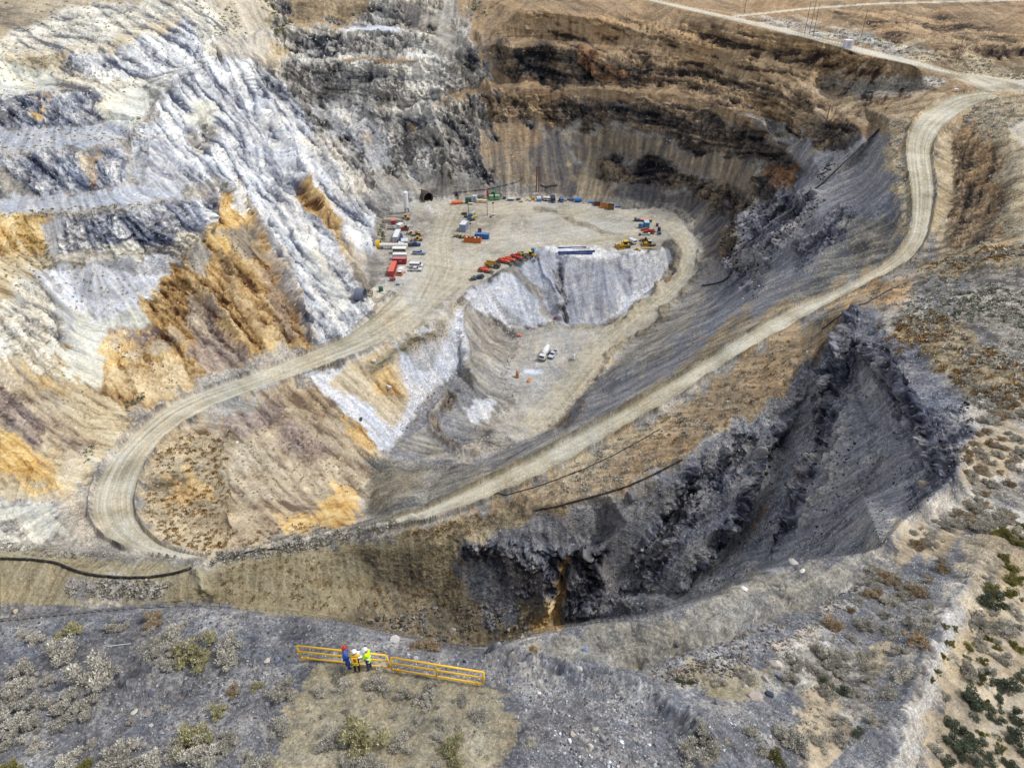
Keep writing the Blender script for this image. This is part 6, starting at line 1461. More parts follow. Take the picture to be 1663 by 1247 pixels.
# ---------------------------------------------------------------- poles above the pit and along the far road
r = root('steel_column', (873,312), 0, 'pair of rust brown steel columns against the back wall', 'column')
for x in (-.7, .6): MB().cyl((x,0,-1),(x,0,13.5), .28, n=8).build('column', mat((120,74,56), .8), r)
MB().box((0,0,12.6),(1.8,.2,.3)).build('crossbar', mat((110,70,54), .8), r)
for (u, v, h, lb) in [(1208.5,22,9.0,'wooden pole standing alone left on the far road verge'),(1306.5,55,13,'left pole of the three grouped by the far road'),(1314,57,14.5,'middle and tallest pole of the three by the far road'),(1320,60,13.5,'right pole of the three grouped by the far road'),(1398,62,12,'pole among the scrub right of the three grouped poles'),(1553,100,10,'farthest right pole above the scrub band')]:
    pole((u, v), h, lb, arm=(u in (1208.5, 1398)))
pole((1343,193), 6.0, 'short dark post at the edge of the dark rock knob', arm=False, col=(60,50,44), rad=.2, group=None)
crate((1375.5,78), .1, (3.4,2.6,3.0), (206,202,214), 'small white hut beside the far gravel road', name='road_hut', cat='hut', top=(244,242,246))
crate((1326,59), .2, (2.0,1.4,1.2), (224,232,240), 'small white box near the feet of the three poles', name='roadside_box', top=(244,246,250))
crate((1552,148.5), .2, (1.6,1.0,.8), (240,236,226), 'tiny white box beside the haul road bend', name='roadside_box', top=(246,244,236))

# ================================================================ railing on the rim
YEL = mat((252,196,36), .4, .1, .1)
def rail_section(a, b, h, mids, feet, label):
    pa, pb = gpos(*a), gpos(*b); d = pb - pa; L_ = math.hypot(d.x, d.y)
    r = bpy.data.objects.new('guard_rail', None); COL.objects.link(r); r.location = pa; r.rotation_euler = (0, -math.atan2(d.z, L_), math.atan2(d.y, d.x)); tag(r, label, 'railing', 'yellow guard rail sections on the rim')
    Lr = d.length; R_ = .044; z0 = .2
    def bent(name, z):
        return MB().cyl((.06, 0, z), (Lr - .06, 0, z), R_, n=10).build(name, YEL, r, True)
    bent('top_rail', z0 + h); bent('mid_rail', z0 + h * .52); bent('bottom_rail', z0)
    for x in (0, Lr):
        m_ = MB().cyl((x, 0, z0 + .05), (x, 0, z0 + h - .05), R_, n=10)
        for z, s in ((z0, 1), (z0 + h, -1)): m_.cyl((x, 0, z + s * .06), (x + (.07 if x == 0 else -.07), 0, z), R_, n=8)
        m_.build('end_post', YEL, r, True)
    for t in mids: MB().cyl((Lr * t, 0, z0), (Lr * t, 0, z0 + h), R_ * .9, n=8).build('middle_post', YEL, r, True)
    for t in feet: MB().box((Lr * t, 0, z0 / 2 - .1), (.07, .07, z0 + .35)).build('foot', YEL, r)
    return r
rail_section((490,1069), (634,1088), .86, (), (.08, .93), 'left section of the yellow guard rail, behind the three people')
rail_section((637,1090.5), (785,1114.5), .86, (.49,), (.07, .93), 'right section of the yellow guard rail, with a middle post')

# ================================================================ people
def skin_mesh(name, verts, edges, radii, m, parent, sub=2, rootv=0, flat=None):
    me = bpy.data.meshes.new(name); me.from_pydata([Vector(v) for v in verts], edges, []); o = bpy.data.objects.new(name, me); COL.objects.link(o)
    md = o.modifiers.new('s', 'SKIN'); sk = me.skin_vertices[0].data
    for i, r_ in enumerate(radii): sk[i].radius = (r_, r_) if not isinstance(r_, tuple) else r_; sk[i].use_root = (i == rootv)
    md.use_smooth_shade = True; ms = o.modifiers.new('u', 'SUBSURF'); ms.levels = ms.render_levels = sub
    me.materials.append(m); o.parent = parent; return o
SKIN = mat((196,142,112), .6, 0, 0)
def person(at, yaw, label, J, cloth, legs, boots, hat, vest=None, hatc=(240,242,246), hair=None):
    """J: joint positions (x right, y forward, z up) of a standing figure"""
    r = root('person', at, yaw, label, 'person'); r.scale = (.78, .78, .84)
    hand_v, hand_e, hand_r = [], [], []
    names = ['pel','abd','chest','neck','head','crown','lsh','lel','lwr','rsh','rel','rwr','lhip','lkn','lan','ltoe','rhip','rkn','ran','rtoe']
    V = [J[n_] for n_ in names]; I = {n_: i for i, n_ in enumerate(names)}
    E_ = [('pel','abd'),('abd','chest'),('chest','neck'),('neck','head'),('head','crown'),('chest','lsh'),('lsh','lel'),('lel','lwr'),('chest','rsh'),('rsh','rel'),('rel','rwr'),('pel','lhip'),('lhip','lkn'),('lkn','lan'),('lan','ltoe'),('pel','rhip'),('rhip','rkn'),('rkn','ran'),('ran','rtoe')]
    R_ = dict(pel=.12, abd=.115, chest=.13, neck=.055, head=.088, crown=.07, lsh=.058, lel=.042, lwr=.028, rsh=.058, rel=.042, rwr=.028, lhip=.085, lkn=.055, lan=.04, ltoe=.03, rhip=.085, rkn=.055, ran=.04, rtoe=.03)
    edges = [(I[a], I[b]) for a, b in E_]; radii = [R_[n_] for n_ in names]
    for s, sd in (('l', -1), ('r', 1)):
        w = Vector(J[s + 'wr']); e = Vector(J[s + 'el']); d = (w - e).normalized(); side = d.cross(Vector((0, 0, 1))).normalized(); up = side.cross(d)
        V.append(tuple(w + d * .06)); pi = len(V) - 1; radii.append(.034); edges.append((I[s + 'wr'], pi))
        for k, (off, ln) in enumerate(((-.03, .065), (-.01, .078), (.011, .072), (.031, .055))):
            a = w + d * .10 + side * off; b = a + d * ln * .55 - up * .012; c = b + d * ln * .3 - up * .03
            base = len(V); V += [tuple(a), tuple(b), tuple(c)]; radii += [.0105, .0095, .008]; edges += [(pi, base), (base, base + 1), (base + 1, base + 2)]
        a = w + d * .045 + side * -.035 * sd; b = a + d * .035 - side * .02 * sd - up * .015
        base = len(V); V += [tuple(a), tuple(b)]; radii += [.012, .009]; edges += [(pi, base), (base, base + 1)]
    body = skin_mesh('body', V, edges, radii, SKIN, r, 1)
    # face
    h = Vector(J['head']); f = Vector(J.get('face', (0, 1, 0))).normalized(); sx = f.cross(Vector((0, 0, 1)))
    MB().sph(h + f * .095 + Vector((0, 0, -.005)), .02, n=5).build('nose', SKIN, r, True)
    for s in (-1, 1):
        MB().sph(h + f * .078 + sx * .033 * s + Vector((0, 0, .022)), .011, n=5).build('eye', mat((40,30,26), .3, 0, 0), r, True)
        MB().sph(h + sx * .088 * s + Vector((0, 0, 0)), .024, (.5, .9, 1.2), n=5).build('ear', SKIN, r, True)
    MB().box(h + f * .083 + Vector((0, 0, -.05)), (.04, .012, .01), rz=math.atan2(f.y, f.x) - math.pi / 2).build('mouth', mat((140,80,72), .6, 0, 0), r)
    if hair: MB().sph(h - f * .02 + Vector((0, 0, .0)), .1, (1, 1, 1.05), n=8).build('hair', mat(hair, .8, 0, 0), r, True)
    # clothes
    cj = ['pel','abd','chest','lsh','lel','lwr','rsh','rel','rwr']; ci = {n_: i for i, n_ in enumerate(cj)}
    shorten = lambda a, b, t: tuple(Vector(a).lerp(Vector(b), t))
    cv = [J[n_] for n_ in cj]; cv[5] = shorten(J['lel'], J['lwr'], .93); cv[8] = shorten(J['rel'], J['rwr'], .93)
    cv.append(shorten(J['chest'], J['neck'], .7)); cv.append(tuple(Vector(J['pel']) + Vector((0, 0, -.07))))
    skin_mesh('jacket', cv, [(0,1),(1,2),(2,3),(3,4),(4,5),(2,6),(6,7),(7,8),(2,9),(0,10)], [.165,.15,.17,.085,.068,.052,.085,.068,.052,.085,.165], mat(cloth, .8, 0, .05), r, 2)
    tj = ['pel','lhip','lkn','lan','rhip','rkn','ran']; tv = [J[n_] for n_ in tj]
    skin_mesh('trousers', tv, [(0,1),(1,2),(2,3),(0,4),(4,5),(5,6)], [.145,.105,.078,.062,.105,.078,.062], mat(legs, .85, 0, .08), r, 2)
    for s in 'lr':
        a, t = Vector(J[s + 'an']), Vector(J[s + 'toe'])
        skin_mesh('boot', [tuple(a + Vector((0, 0, .08))), tuple(a + Vector((0, 0, -.02))), tuple(t)], [(0,1),(1,2)], [.062,.058,.046], mat(boots, .7, 0, .2), r, 1)
    if vest:
        vc, stripe = vest
        vv = [tuple(Vector(J['pel']) + Vector((0, 0, -.03))), J['abd'], J['chest'], shorten(J['chest'], J['neck'], .5)]
        skin_mesh('safety_vest', vv, [(0,1),(1,2),(2,3)], [.18,.17,.19,.12], mat(vc, .7, 0, 0), r, 2)
    if hat:
        c = Vector(J['crown']); 
        o = MB().sph(c + Vector((0, 0, -.01)), .125, (1, 1.1, .85), n=10).build('hard_hat', mat(hatc, .35, 0, 0), r, True)
        MB().cyl(c + Vector((0, 0, -.03)) + f * .03, c + Vector((0, 0, -.015)) + f * .03, .15, n=16).build('brim', mat(hatc, .35, 0, 0), o)
    return r
def pose(**k):
    J = dict(pel=(0,0,.95), abd=(0,0,1.12), chest=(0,0,1.34), neck=(0,.01,1.52), head=(0,.03,1.62), crown=(0,.03,1.70), lsh=(-.19,0,1.42), lel=(-.26,.02,1.14), lwr=(-.22,.2,1.0), rsh=(.19,0,1.42), rel=(.26,.02,1.14), rwr=(.22,.2,1.0),
             lhip=(-.095,0,.88), lkn=(-.11,.02,.49), lan=(-.12,-.02,.09), ltoe=(-.13,.15,.04), rhip=(.095,0,.88), rkn=(.11,.02,.49), ran=(.12,-.02,.09), rtoe=(.13,.15,.04))
    J.update(k); return J
# local +y is forward; yaw turns it
person((564.5,1084.5), math.radians(-65), 'person in blue overalls and a red cap leaning by the rail',
       pose(lel=(-.27,.1,1.18), lwr=(-.14,.3,1.12), rel=(.27,.08,1.16), rwr=(.2,.3,1.05), rkn=(.13,.14,.52), ran=(.13,.05,.1), rtoe=(.13,.22,.05)), (56,104,190), (40,86,172), (30,34,52), True, hatc=(176,46,44), hair=(90,50,36))
person((581,1091.5), math.radians(4), 'person in an orange and yellow vest and white hard hat, seen from behind',
       pose(lel=(-.25,.12,1.16), lwr=(-.14,.32,1.2), rel=(.25,.12,1.16), rwr=(.14,.32,1.2)), (226,190,50), (24,24,28), (196,120,50), True, vest=((236,60,26), None), hair=(60,44,36))
pr_ = person((600.5,1087), math.radians(72), 'person in a lime yellow jacket and jeans holding white papers',
       pose(lel=(-.27,.1,1.16), lwr=(-.1,.34,1.18), rel=(.27,.1,1.16), rwr=(.12,.34,1.16), head=(0,.06,1.61), crown=(0,.07,1.69)), (206,240,30), (36,56,130), (120,96,66), True, hair=(70,60,52))
# reflective tape
for ob, y_, c_ in ((581, 1091.5, (230,236,70)),):
    g = [o for o in C.objects if o.name.startswith('person') and o.type == 'EMPTY'][1]
    for x in (-.11, .11): MB().box((x, -.175, 1.2), (.06, .03, .42)).build('vest_stripe', mat(c_, .5, 0, 0), g)
    MB().box((0, -.178, 1.0), (.30, .03, .06)).build('vest_stripe', mat(c_, .5, 0, 0), g); MB().box((0, -.18, 1.4), (.28, .03, .06)).build('vest_stripe', mat(c_, .5, 0, 0), g)
MB().box((0, .02, 1.05), (.37, .36, .05)).build('jacket_stripe', mat((226,228,214), .4, 0, 0), pr_)
g = gpos(592, 1088.5); o = MB().box((0,0,0), (.42,.30,.03), ry=.5).build('paper_sheet', mat((244,244,248), .6, 0, 0)); o.location = g + Vector((-.02, .05, 1.08)); o.rotation_euler = (.5, 0, .3)
tag(o, 'white sheet of papers held between the two people in hard hats', 'papers')
person((882.5,584.5), math.radians(160), 'distant worker in dark clothes beside the mixer truck', pose(), (38,50,56), (34,40,46), (30,30,30), False, hair=(40,30,26))
person((655,464), math.radians(100), 'distant worker in dark clothes on the west camp pad', pose(), (62,60,66), (50,50,56), (40,34,30), False, hair=(40,30,26))
o = root('white_stake', (195,1047), math.radians(8), 'thin white stick lying on the dark gravel at left', 'stick'); MB().cyl((-.55,0,.03),(.55,0,.05), .018, n=6).build('shaft', mat((226,228,230), .6, 0, 0), o); MB().cyl((.5,0,.05),(.58,0,.06), .024, n=6).build('tip', STL, o)

# ================================================================ plants
def leafmat(name, a, b, c):
    m = bpy.data.materials.new(name); m.use_nodes = True; n = m.node_tree.nodes; l = m.node_tree.links; bs = n["Principled BSDF"]; bs.inputs["Roughness"].default_value = .85; bs.inputs["Specular IOR Level"].default_value = .15
    at = n.new("ShaderNodeVertexColor"); at.layer_name = "tone"; sep = n.new("ShaderNodeSeparateColor"); l.new(at.outputs[0], sep.inputs[0])
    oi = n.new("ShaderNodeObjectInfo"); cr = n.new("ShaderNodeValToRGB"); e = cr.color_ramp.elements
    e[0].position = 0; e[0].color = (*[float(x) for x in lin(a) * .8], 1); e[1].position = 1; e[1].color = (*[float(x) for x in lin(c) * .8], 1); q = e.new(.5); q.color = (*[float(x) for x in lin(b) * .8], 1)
    l.new(sep.outputs[0], cr.inputs[0]); mp = n.new("ShaderNodeMapRange"); mp.inputs[3].default_value = .8; mp.inputs[4].default_value = 1.15; l.new(oi.outputs["Random"], mp.inputs[0])
    sc = n.new("ShaderNodeVectorMath"); sc.operation = 'SCALE'; l.new(cr.outputs[0], sc.inputs[0]); l.new(mp.outputs[0], sc.inputs["Scale"]); l.new(sc.outputs[0], bs.inputs["Base Color"])
    return m
LM = {'sage': leafmat('sage_leaf', (122,116,106), (198,192,178), (238,232,216)), 'sagey': leafmat('sage_leaf', (112,106,78), (178,172,130), (220,212,166)),
      'green': leafmat('shrub_leaf', (66,74,60), (112,122,102), (154,160,136)), 'tan': leafmat('dry_leaf', (130,110,84), (186,164,134), (220,200,170)), 'rust': leafmat('dry_leaf', (104,74,36), (160,120,62), (196,156,92)), 'olive': leafmat('shrub_leaf', (84,84,40), (128,126,66), (170,160,100))}
def shrub_mesh(kind, seed, nl=1300, flat=.72):
    rr = np.random.default_rng(seed); bm = bmesh.new(); lay = None
    # several crowns of upright sprigs, gaps between them
    k = rr.integers(7, 12); cen = [(rr.normal(0, .42), rr.normal(0, .42), rr.uniform(.25, .62), rr.uniform(.24, .40)) for _ in range(k)]
    F = []; T = []; Vs = []
    for cx, cy, cz, cr_ in cen:
        n = int(nl / k)
        for _ in range(n):
            d = rr.normal(size=3); d[2] = abs(d[2]) * 1.1 - .15; d /= np.linalg.norm(d); rad = cr_ * rr.uniform(.62, 1.06)
            p = np.array([cx, cy, cz]) + d * rad * np.array([1, 1, .9]); 
            if p[2] < .02: continue
            s = rr.uniform(.06, .11); up = d * .7 + np.array([0, 0, .8]) + rr.normal(0, .35, 3); up /= np.linalg.norm(up)
            sd = np.cross(up, rr.normal(size=3)); sd /= np.linalg.norm(sd)
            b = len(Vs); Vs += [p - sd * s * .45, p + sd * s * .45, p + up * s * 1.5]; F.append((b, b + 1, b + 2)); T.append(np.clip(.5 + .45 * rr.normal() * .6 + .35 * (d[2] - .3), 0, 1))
    ico = bmesh.new(); bmesh.ops.create_icosphere(ico, subdivisions=1, radius=1); iv = [np.array(v.co) for v in ico.verts]; fi = [[v.index for v in f.verts] for f in ico.faces]; ico.free()
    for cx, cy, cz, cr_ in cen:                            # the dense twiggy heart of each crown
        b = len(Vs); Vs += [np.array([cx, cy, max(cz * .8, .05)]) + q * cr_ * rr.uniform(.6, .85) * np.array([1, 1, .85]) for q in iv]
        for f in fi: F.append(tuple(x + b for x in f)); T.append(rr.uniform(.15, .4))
    for _ in range(26):                                    # woody stems
        a = rr.uniform(0, 6.28); t = rr.uniform(.2, .75); top = np.array([math.cos(a) * t, math.sin(a) * t, rr.uniform(.3, .75)]); sd = np.array([-math.sin(a), math.cos(a), 0]) * .018
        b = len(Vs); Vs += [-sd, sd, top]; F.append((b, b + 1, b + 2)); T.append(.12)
    me = bpy.data.meshes.new(kind); me.from_pydata([tuple(v * np.array([.95, .95, flat * 1.25])) for v in Vs], [], F); me.materials.append(LM[kind])
    ca = me.color_attributes.new('tone', 'FLOAT_COLOR', 'CORNER'); c = np.repeat(np.array(T, np.float32), 3); c4 = np.stack([c, c, c, np.ones_like(c)], -1); ca.data.foreach_set('color', c4.reshape(-1)); return me
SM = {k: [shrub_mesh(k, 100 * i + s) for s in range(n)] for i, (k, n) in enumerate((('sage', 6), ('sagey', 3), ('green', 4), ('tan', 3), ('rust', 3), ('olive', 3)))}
KN = {'sage': ('sagebrush', 'grey sagebrush', 'sagebrush'), 'sagey': ('sagebrush', 'yellowish grey sagebrush', 'sagebrush'), 'green': ('green_shrub', 'dark green shrub', 'shrub'), 'tan': ('dry_bush', 'pale tan dry bush', 'bush'), 'rust': ('dry_tuft', 'rusty brown dry tuft', 'tuft'), 'olive': ('olive_shrub', 'olive yellow shrub', 'shrub')}
NSH = 0
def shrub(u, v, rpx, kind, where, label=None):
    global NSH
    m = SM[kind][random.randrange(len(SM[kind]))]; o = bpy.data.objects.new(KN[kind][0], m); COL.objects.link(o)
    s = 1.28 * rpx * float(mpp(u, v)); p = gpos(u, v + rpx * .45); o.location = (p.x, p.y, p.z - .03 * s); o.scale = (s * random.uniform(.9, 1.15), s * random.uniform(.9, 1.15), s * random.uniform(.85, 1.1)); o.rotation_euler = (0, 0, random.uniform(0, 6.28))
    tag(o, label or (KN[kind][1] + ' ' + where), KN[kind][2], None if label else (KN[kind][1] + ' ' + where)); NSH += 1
W1 = 'on the dark gravel left of the yellow rail'
for t in [(44,1083,20),(98,1059,25),(57,1036,12),(37,1029,10),(183,1017,12),(202,1016,8),(279,1029,16),(290,1056,18),(370,1042,19),(372,1060,17),(256,1042,13),(252,1063,16),(266,1083,13),(178,1100,18),(20,1123,22),(81,1106,10),(50,1110,10),(64,1147,18),(104,1147,22),(148,1147,18),(10,1152,16),(34,1180,22),(62,1176,14),(101,1172,16),(372,1197,15),(323,1221,22),(279,1217,16),(249,1231,18),(188,1228,22),(111,1233,16),(337,1238,14),(364,1217,12),(434,1241,16),(411,1236,12),(269,1147,6),(241,1022,8),(12,1205,16),(60,1212,12),(150,1205,9),(215,1170,7),(300,1015,8),(330,1030,9),(225,1240,14),(395,1225,8)]: shrub(*t, 'sage', W1)
shrub(152,1106,32,'sage',W1,'largest grey sagebrush left of the yellow rail, with open twin crowns'); shrub(323,1056,28,'sagey',W1,'large yellow tinged sagebrush in the clump left of the rail'); shrub(310,1194,24,'sagey',W1,'broad yellowish sagebrush low on the dark gravel'); shrub(202,1217,24,'sage',W1,'big grey sagebrush near the bottom edge, left of the sandy patch')
for t in [(118,1019,14),(417,1110,8),(357,1150,13)]: shrub(*t, 'sagey', W1)
for t in [(253,1007,14),(377,1120,11)]: shrub(*t, 'tan', W1)
for t in [(135,1244,12),(22,1243,13)]: shrub(*t, 'olive', 'at the bottom left edge of the picture')
W2 = 'on the sandy patch below the yellow rail'
for t in [(461,1123,19),(461,1177,15),(614,1110,18),(601,1108,12),(691,1120,15),(698,1137,14),(658,1127,13),(627,1123,8),(752,1133,11),(782,1159,14),(558,1113,12),(646,1207,18),(712,1194,10),(555,1197,16),(570,1234,18),(600,1241,20),(641,1160,6),(678,1169,7),(715,1167,7),(718,1180,6),(668,1186,8),(654,1190,9),(562,1155,6),(594,1153,6),(708,1106,6),(668,1246,9),(712,1245,10),(539,1200,19),(518,1123,10),(552,1090,12),(525,1160,5),(610,1180,5),(745,1180,5)]: shrub(*t, 'sage', W2)
shrub(590,1201,30,'sagey',W2,'largest sagebrush on the sandy patch, dull green and spreading'); shrub(733,1211,18,'sagey',W2,'greenish sagebrush at the right of the sandy patch')
for t in [(678,1044,10),(692,1046,10),(706,1047,12),(861,1079,9),(560,1052,9)]: shrub(*t, 'tan', 'along the lip behind the yellow rail')
shrub(860,1204,10,'sage','','single pale sagebrush on the loose blue gravel')
W3 = 'on the slope left of the gravel ridge track'
for t in [(1215,1098,14),(1169,1108,10),(1286,1074,15),(1283,1099,13),(1313,1081,10),(1337,1064,19),(1367,1064,12),(1367,1077,12),(1398,1064,11),(1415,1059,8),(1401,1081,10),(1425,1081,7),(1361,1091,10),(1334,1098,12),(1342,1121,14),(1388,1125,11),(1405,1101,9),(1422,1094,8),(1438,1121,15),(1466,1091,18),(1459,1057,12),(1496,1020,15),(1438,1023,10),(1401,1010,15),(1438,1000,9),(1506,1006,12),(1364,1169,13),(1367,1196,13),(1327,1196,13),(1290,1199,20),(1269,1193,13),(1300,1209,12),(1422,1169,13),(1130,1191,13),(1117,1216,22),(1141,1216,18),(1235,1218,11),(1218,1182,13),(1151,1228,12),(1476,1010,9),(1380,1035,8),(1320,1050,7),(1450,975,8),(1425,955,9),(1475,950,9),(1510,985,8),(1395,975,7)]: shrub(*t, 'sage', W3)
for t in [(1350,1011,16),(1489,1037,17),(1410,960,10),(1440,940,12),(1380,990,8)]: shrub(*t, 'tan', W3)
for t in [(1335,1108,10),(1367,1118,12),(1391,1189,10),(1122,1108,5),(1103,1106,6),(1102,1104,5)]: shrub(*t, 'green', W3)
for t in [(1259,1226,13),(1143,1208,10),(1474,1008,5),(1530,1022,5),(1548,1021,5),(1545,1043,6),(1533,1066,6),(1520,1090,5),(1512,1105,5),(1535,1045,5)]: shrub(*t, 'olive', W3)
W4 = 'on the sand right of the gravel ridge track'
for t in [(1608,979,16),(1594,1095,12),(1628,1111,17),(1621,1132,10),(1577,1128,21),(1588,1140,14),(1615,1166,11),(1645,1159,13),(1642,1189,19),(1554,1176,15),(1570,1193,15),(1550,1201,17),(1564,1218,16),(1660,1100,12),(1601,1225,12),(1540,1232,13),(1638,1237,13),(1660,1215,12),(1585,1205,10),(1655,1172,8)]: shrub(*t, 'green', W4)
for t in [(1601,1003,20),(1628,1017,18),(1648,1020,14),(1574,1084,17),(1625,1064,14),(1590,1035,10),(1523,1216,12),(1587,1233,10),(1611,1090,9),(1638,1120,7),(1600,1050,9),(1580,1010,9),(1640,985,9),(1655,1000,9),(1620,1040,7),(1540,1130,8)]: shrub(*t, 'sage', W4)
for t in [(1611,959,11),(1638,962,11),(1577,1046,8),(1658,1054,9),(1587,1098,10),(1604,1142,8),(1594,1190,7),(1625,1213,8),(1598,1072,8),(1645,1045,6),(1620,1050,6),(1605,1033,6),(1575,1060,6),(1640,920,10),(1655,940,9),(1630,905,8),(1650,880,9)]: shrub(*t, 'olive', W4)
def scatter(poly, n, r0, r1, kinds, where, cover=None):
    xs = [p[0] for p in poly]; ys = [p[1] for p in poly]; k = 0; tries = 0
    while k < n and tries < n * 30:
        tries += 1; u = random.uniform(min(xs), max(xs)); v = random.uniform(min(ys), max(ys))
        if not inside(poly, np.array([[u]]), np.array([[v]]))[0, 0]: continue
        j = np.searchsorted(VA, v); i = np.searchsorted(UA, u)
        if RK[j, i] == 1 and absS[j, i] < 1.1: continue
        if BLOT[j, i] + random.gauss(0, .5) < -.3: continue
        shrub(u, v, random.uniform(r0, r1), random.choice(kinds), where); k += 1
scatter([(1440,880),(1520,850),(1600,800),(1663,770),(1663,835),(1580,870),(1500,960),(1440,990),(1400,960)], 75, 6, 12, ['sage','sage','sage','tan'], 'on the upper slope beside the pale ridge track')
scatter([(1600,870),(1663,850),(1663,960),(1600,980),(1590,920)], 16, 7, 12, ['olive','sage','olive'], 'on the bank right of the pale ridge track')
scatter([(1560,620),(1663,600),(1663,770),(1590,800),(1545,800),(1575,720),(1590,680)], 60, 5, 10, ['sage','sage','tan'], 'on the pale rim above the dark gully')

# many small plants nobody could count: one mesh of low sprigs per kind of ground
def tufts(name, zones, kind, label, seed):
    rr = np.random.default_rng(seed); Vs = []; F = []; T = []
    for poly, n, r0, r1 in zones:
        xs = [p[0] for p in poly]; ys = [p[1] for p in poly]
        U = rr.uniform(min(xs), max(xs), n * 4); V_ = rr.uniform(min(ys), max(ys), n * 4); m = inside(poly, U, V_)
        U, V_ = U[m], V_[m]
        ii = np.clip(np.searchsorted(UA, U), 0, NU - 1); jj = np.clip(np.searchsorted(VA, V_), 0, NV - 1)
        ok = ~(((RK[jj, ii] == 1) | (RK[jj, ii] == 4) | (RK[jj, ii] == 5)) & (absS[jj, ii] < 1.15)) & (BLOT[jj, ii] + rr.normal(0, .6, len(U)) > -.35)
        U, V_ = U[ok][:n], V_[ok][:n]; ii, jj = ii[ok][:n], jj[ok][:n]
        for i, j in zip(ii, jj):
            c = P[j, i]; R_ = 1.15 * rr.uniform(r0, r1) * DG[j, i] / FPX; t0 = rr.uniform(.15, .85)
            for q in range(16):
                d = rr.normal(size=3); d[2] = abs(d[2]) + .1; d /= np.linalg.norm(d); p = c + d * R_ * rr.uniform(.4, 1) * np.array([1, 1, .75])
                up = (d + rr.normal(0, .4, 3)); up /= np.linalg.norm(up); sd = np.cross(up, rr.normal(size=3)); sd /= np.linalg.norm(sd) + 1e-6
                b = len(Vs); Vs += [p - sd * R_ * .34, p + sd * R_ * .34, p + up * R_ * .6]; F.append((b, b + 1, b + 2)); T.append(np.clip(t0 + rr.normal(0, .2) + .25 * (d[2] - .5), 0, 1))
    me = bpy.data.meshes.new(name); me.from_pydata(Vs, [], F); me.materials.append(LM[kind]); ca = me.color_attributes.new('tone', 'FLOAT_COLOR', 'CORNER')
    c = np.repeat(np.array(T, np.float32), 3); ca.data.foreach_set('color', np.stack([c, c, c, np.ones_like(c)], -1).reshape(-1))
    o = bpy.data.objects.new(name, me); COL.objects.link(o); tag(o, label, 'scrub', None, 'stuff')
tufts('sage_scrub', [([(1450,520),(1500,430),(1700,390),(1700,640),(1600,680),(1540,620)],900,2.5,6),([(1400,470),(1480,440),(1530,500),(1450,540)],60,2,4),
  ([(335,904),(430,886),(560,862),(700,836),(745,826),(745,834),(600,870),(430,903),(340,919)],330,3,6),([(110,945),(200,942),(280,946),(270,968),(180,972),(110,962)],90,3,6),([(0,884),(120,892),(200,900),(200,912),(60,905),(0,897)],80,2,4),
  ([(1180,25),(1350,45),(1663,110),(1700,138),(1600,130),(1480,98),(1380,70),(1260,42)],520,1.4,2.8),([(1440,200),(1480,185),(1540,160),(1478,210),(1468,260),(1478,330),(1480,370),(1462,400),(1450,300)],200,2,3.6),
  ([(1550,180),(1663,165),(1663,200),(1620,215),(1630,330),(1663,380),(1560,410),(1600,380),(1610,250)],260,2,4),([(860,800),(1010,710),(1120,645),(1230,570),(1340,560),(1240,650),(1100,745),(960,805)],260,2,4.5),
  ([(1340,125),(1420,128),(1500,122),(1540,135),(1500,150),(1400,160),(1350,145)],120,1.4,2.6),([(1140,590),(1290,480),(1400,440),(1420,430),(1280,510),(1180,560)],90,2,3.5),
  ([(1250,1060),(1340,1000),(1430,900),(1500,900),(1520,980),(1450,1120),(1380,1200),(1290,1200)],260,2,4),([(0,1000),(430,1000),(480,1070),(430,1240),(0,1240)],120,2,4),([(500,1110),(800,1125),(790,1240),(450,1240)],90,1.5,3)], 'sage', 'low grey scrub dotted over the plateau, verges and berms', 11)
tufts('rust_scrub', [([(1420,530),(1530,505),(1600,560),(1700,620),(1700,690),(1600,650),(1500,600),(1450,575)],420,2.5,5),([(1480,420),(1620,400),(1700,400),(1700,430),(1560,440),(1500,460)],160,2,4),([(360,920),(560,895),(720,865),(780,900),(740,990),(560,990),(350,975)],170,1.6,3.4),
  ([(255,740),(310,700),(380,700),(368,770),(372,830),(382,884),(330,900),(262,875),(228,825)],330,2,3.8),([(1060,690),(1200,600),(1300,540),(1330,560),(1200,680),(1040,770)],110,1.8,3.2),([(640,870),(760,835),(860,830),(740,870)],60,2,3.4),([(380,880),(440,850),(560,850),(400,895)],50,2,3.4)], 'rust', 'rusty brown dry tufts dotted over the slopes', 12)
tufts('green_scrub', [([(1190,26),(1350,45),(1663,112),(1700,138),(1600,130),(1480,98),(1260,42)],170,1.3,2.6),([(1500,520),(1663,400),(1700,400),(1700,560),(1600,560)],90,3,6),([(1000,40),(1130,55),(1300,85),(1290,100),(1150,80),(1000,60)],60,1.4,2.6),([(760,0),(800,10),(790,30),(765,30)],14,2,4),
  ([(195,655),(240,640),(235,655),(200,670)],22,2,4),([(613,360),(622,345),(625,400),(612,405)],26,1.5,3),([(135,725),(155,715),(150,745),(130,760)],10,2,3.5)], 'green', 'dark green low scrub scattered on the plateau and wall foot', 13)
tufts('dark_scrub', [([(0,0),(330,0),(345,100),(190,160),(0,160)],210,1,2.2),([(0,218),(170,205),(225,190),(250,230),(170,238),(0,248)],90,1,2.2),([(0,345),(300,325),(300,345),(0,356)],80,1.2,2.4),([(64,428),(280,415),(270,470),(120,520)],90,1,2.2),([(0,380),(70,380),(90,430),(0,505)],90,1.2,2.6),([(310,0),(380,0),(400,60),(350,60)],80,1.2,2.4),([(420,0),(480,0),(475,40),(450,60),(430,30)],110,1.4,2.8),
  ([(60,560),(160,640),(150,700),(60,620)],40,1,2),([(380,700),(540,700),(600,780),(450,860),(380,840)],170,1,2.2)], 'olive', 'small dark bushes dotted on the benches of the left wall', 14)

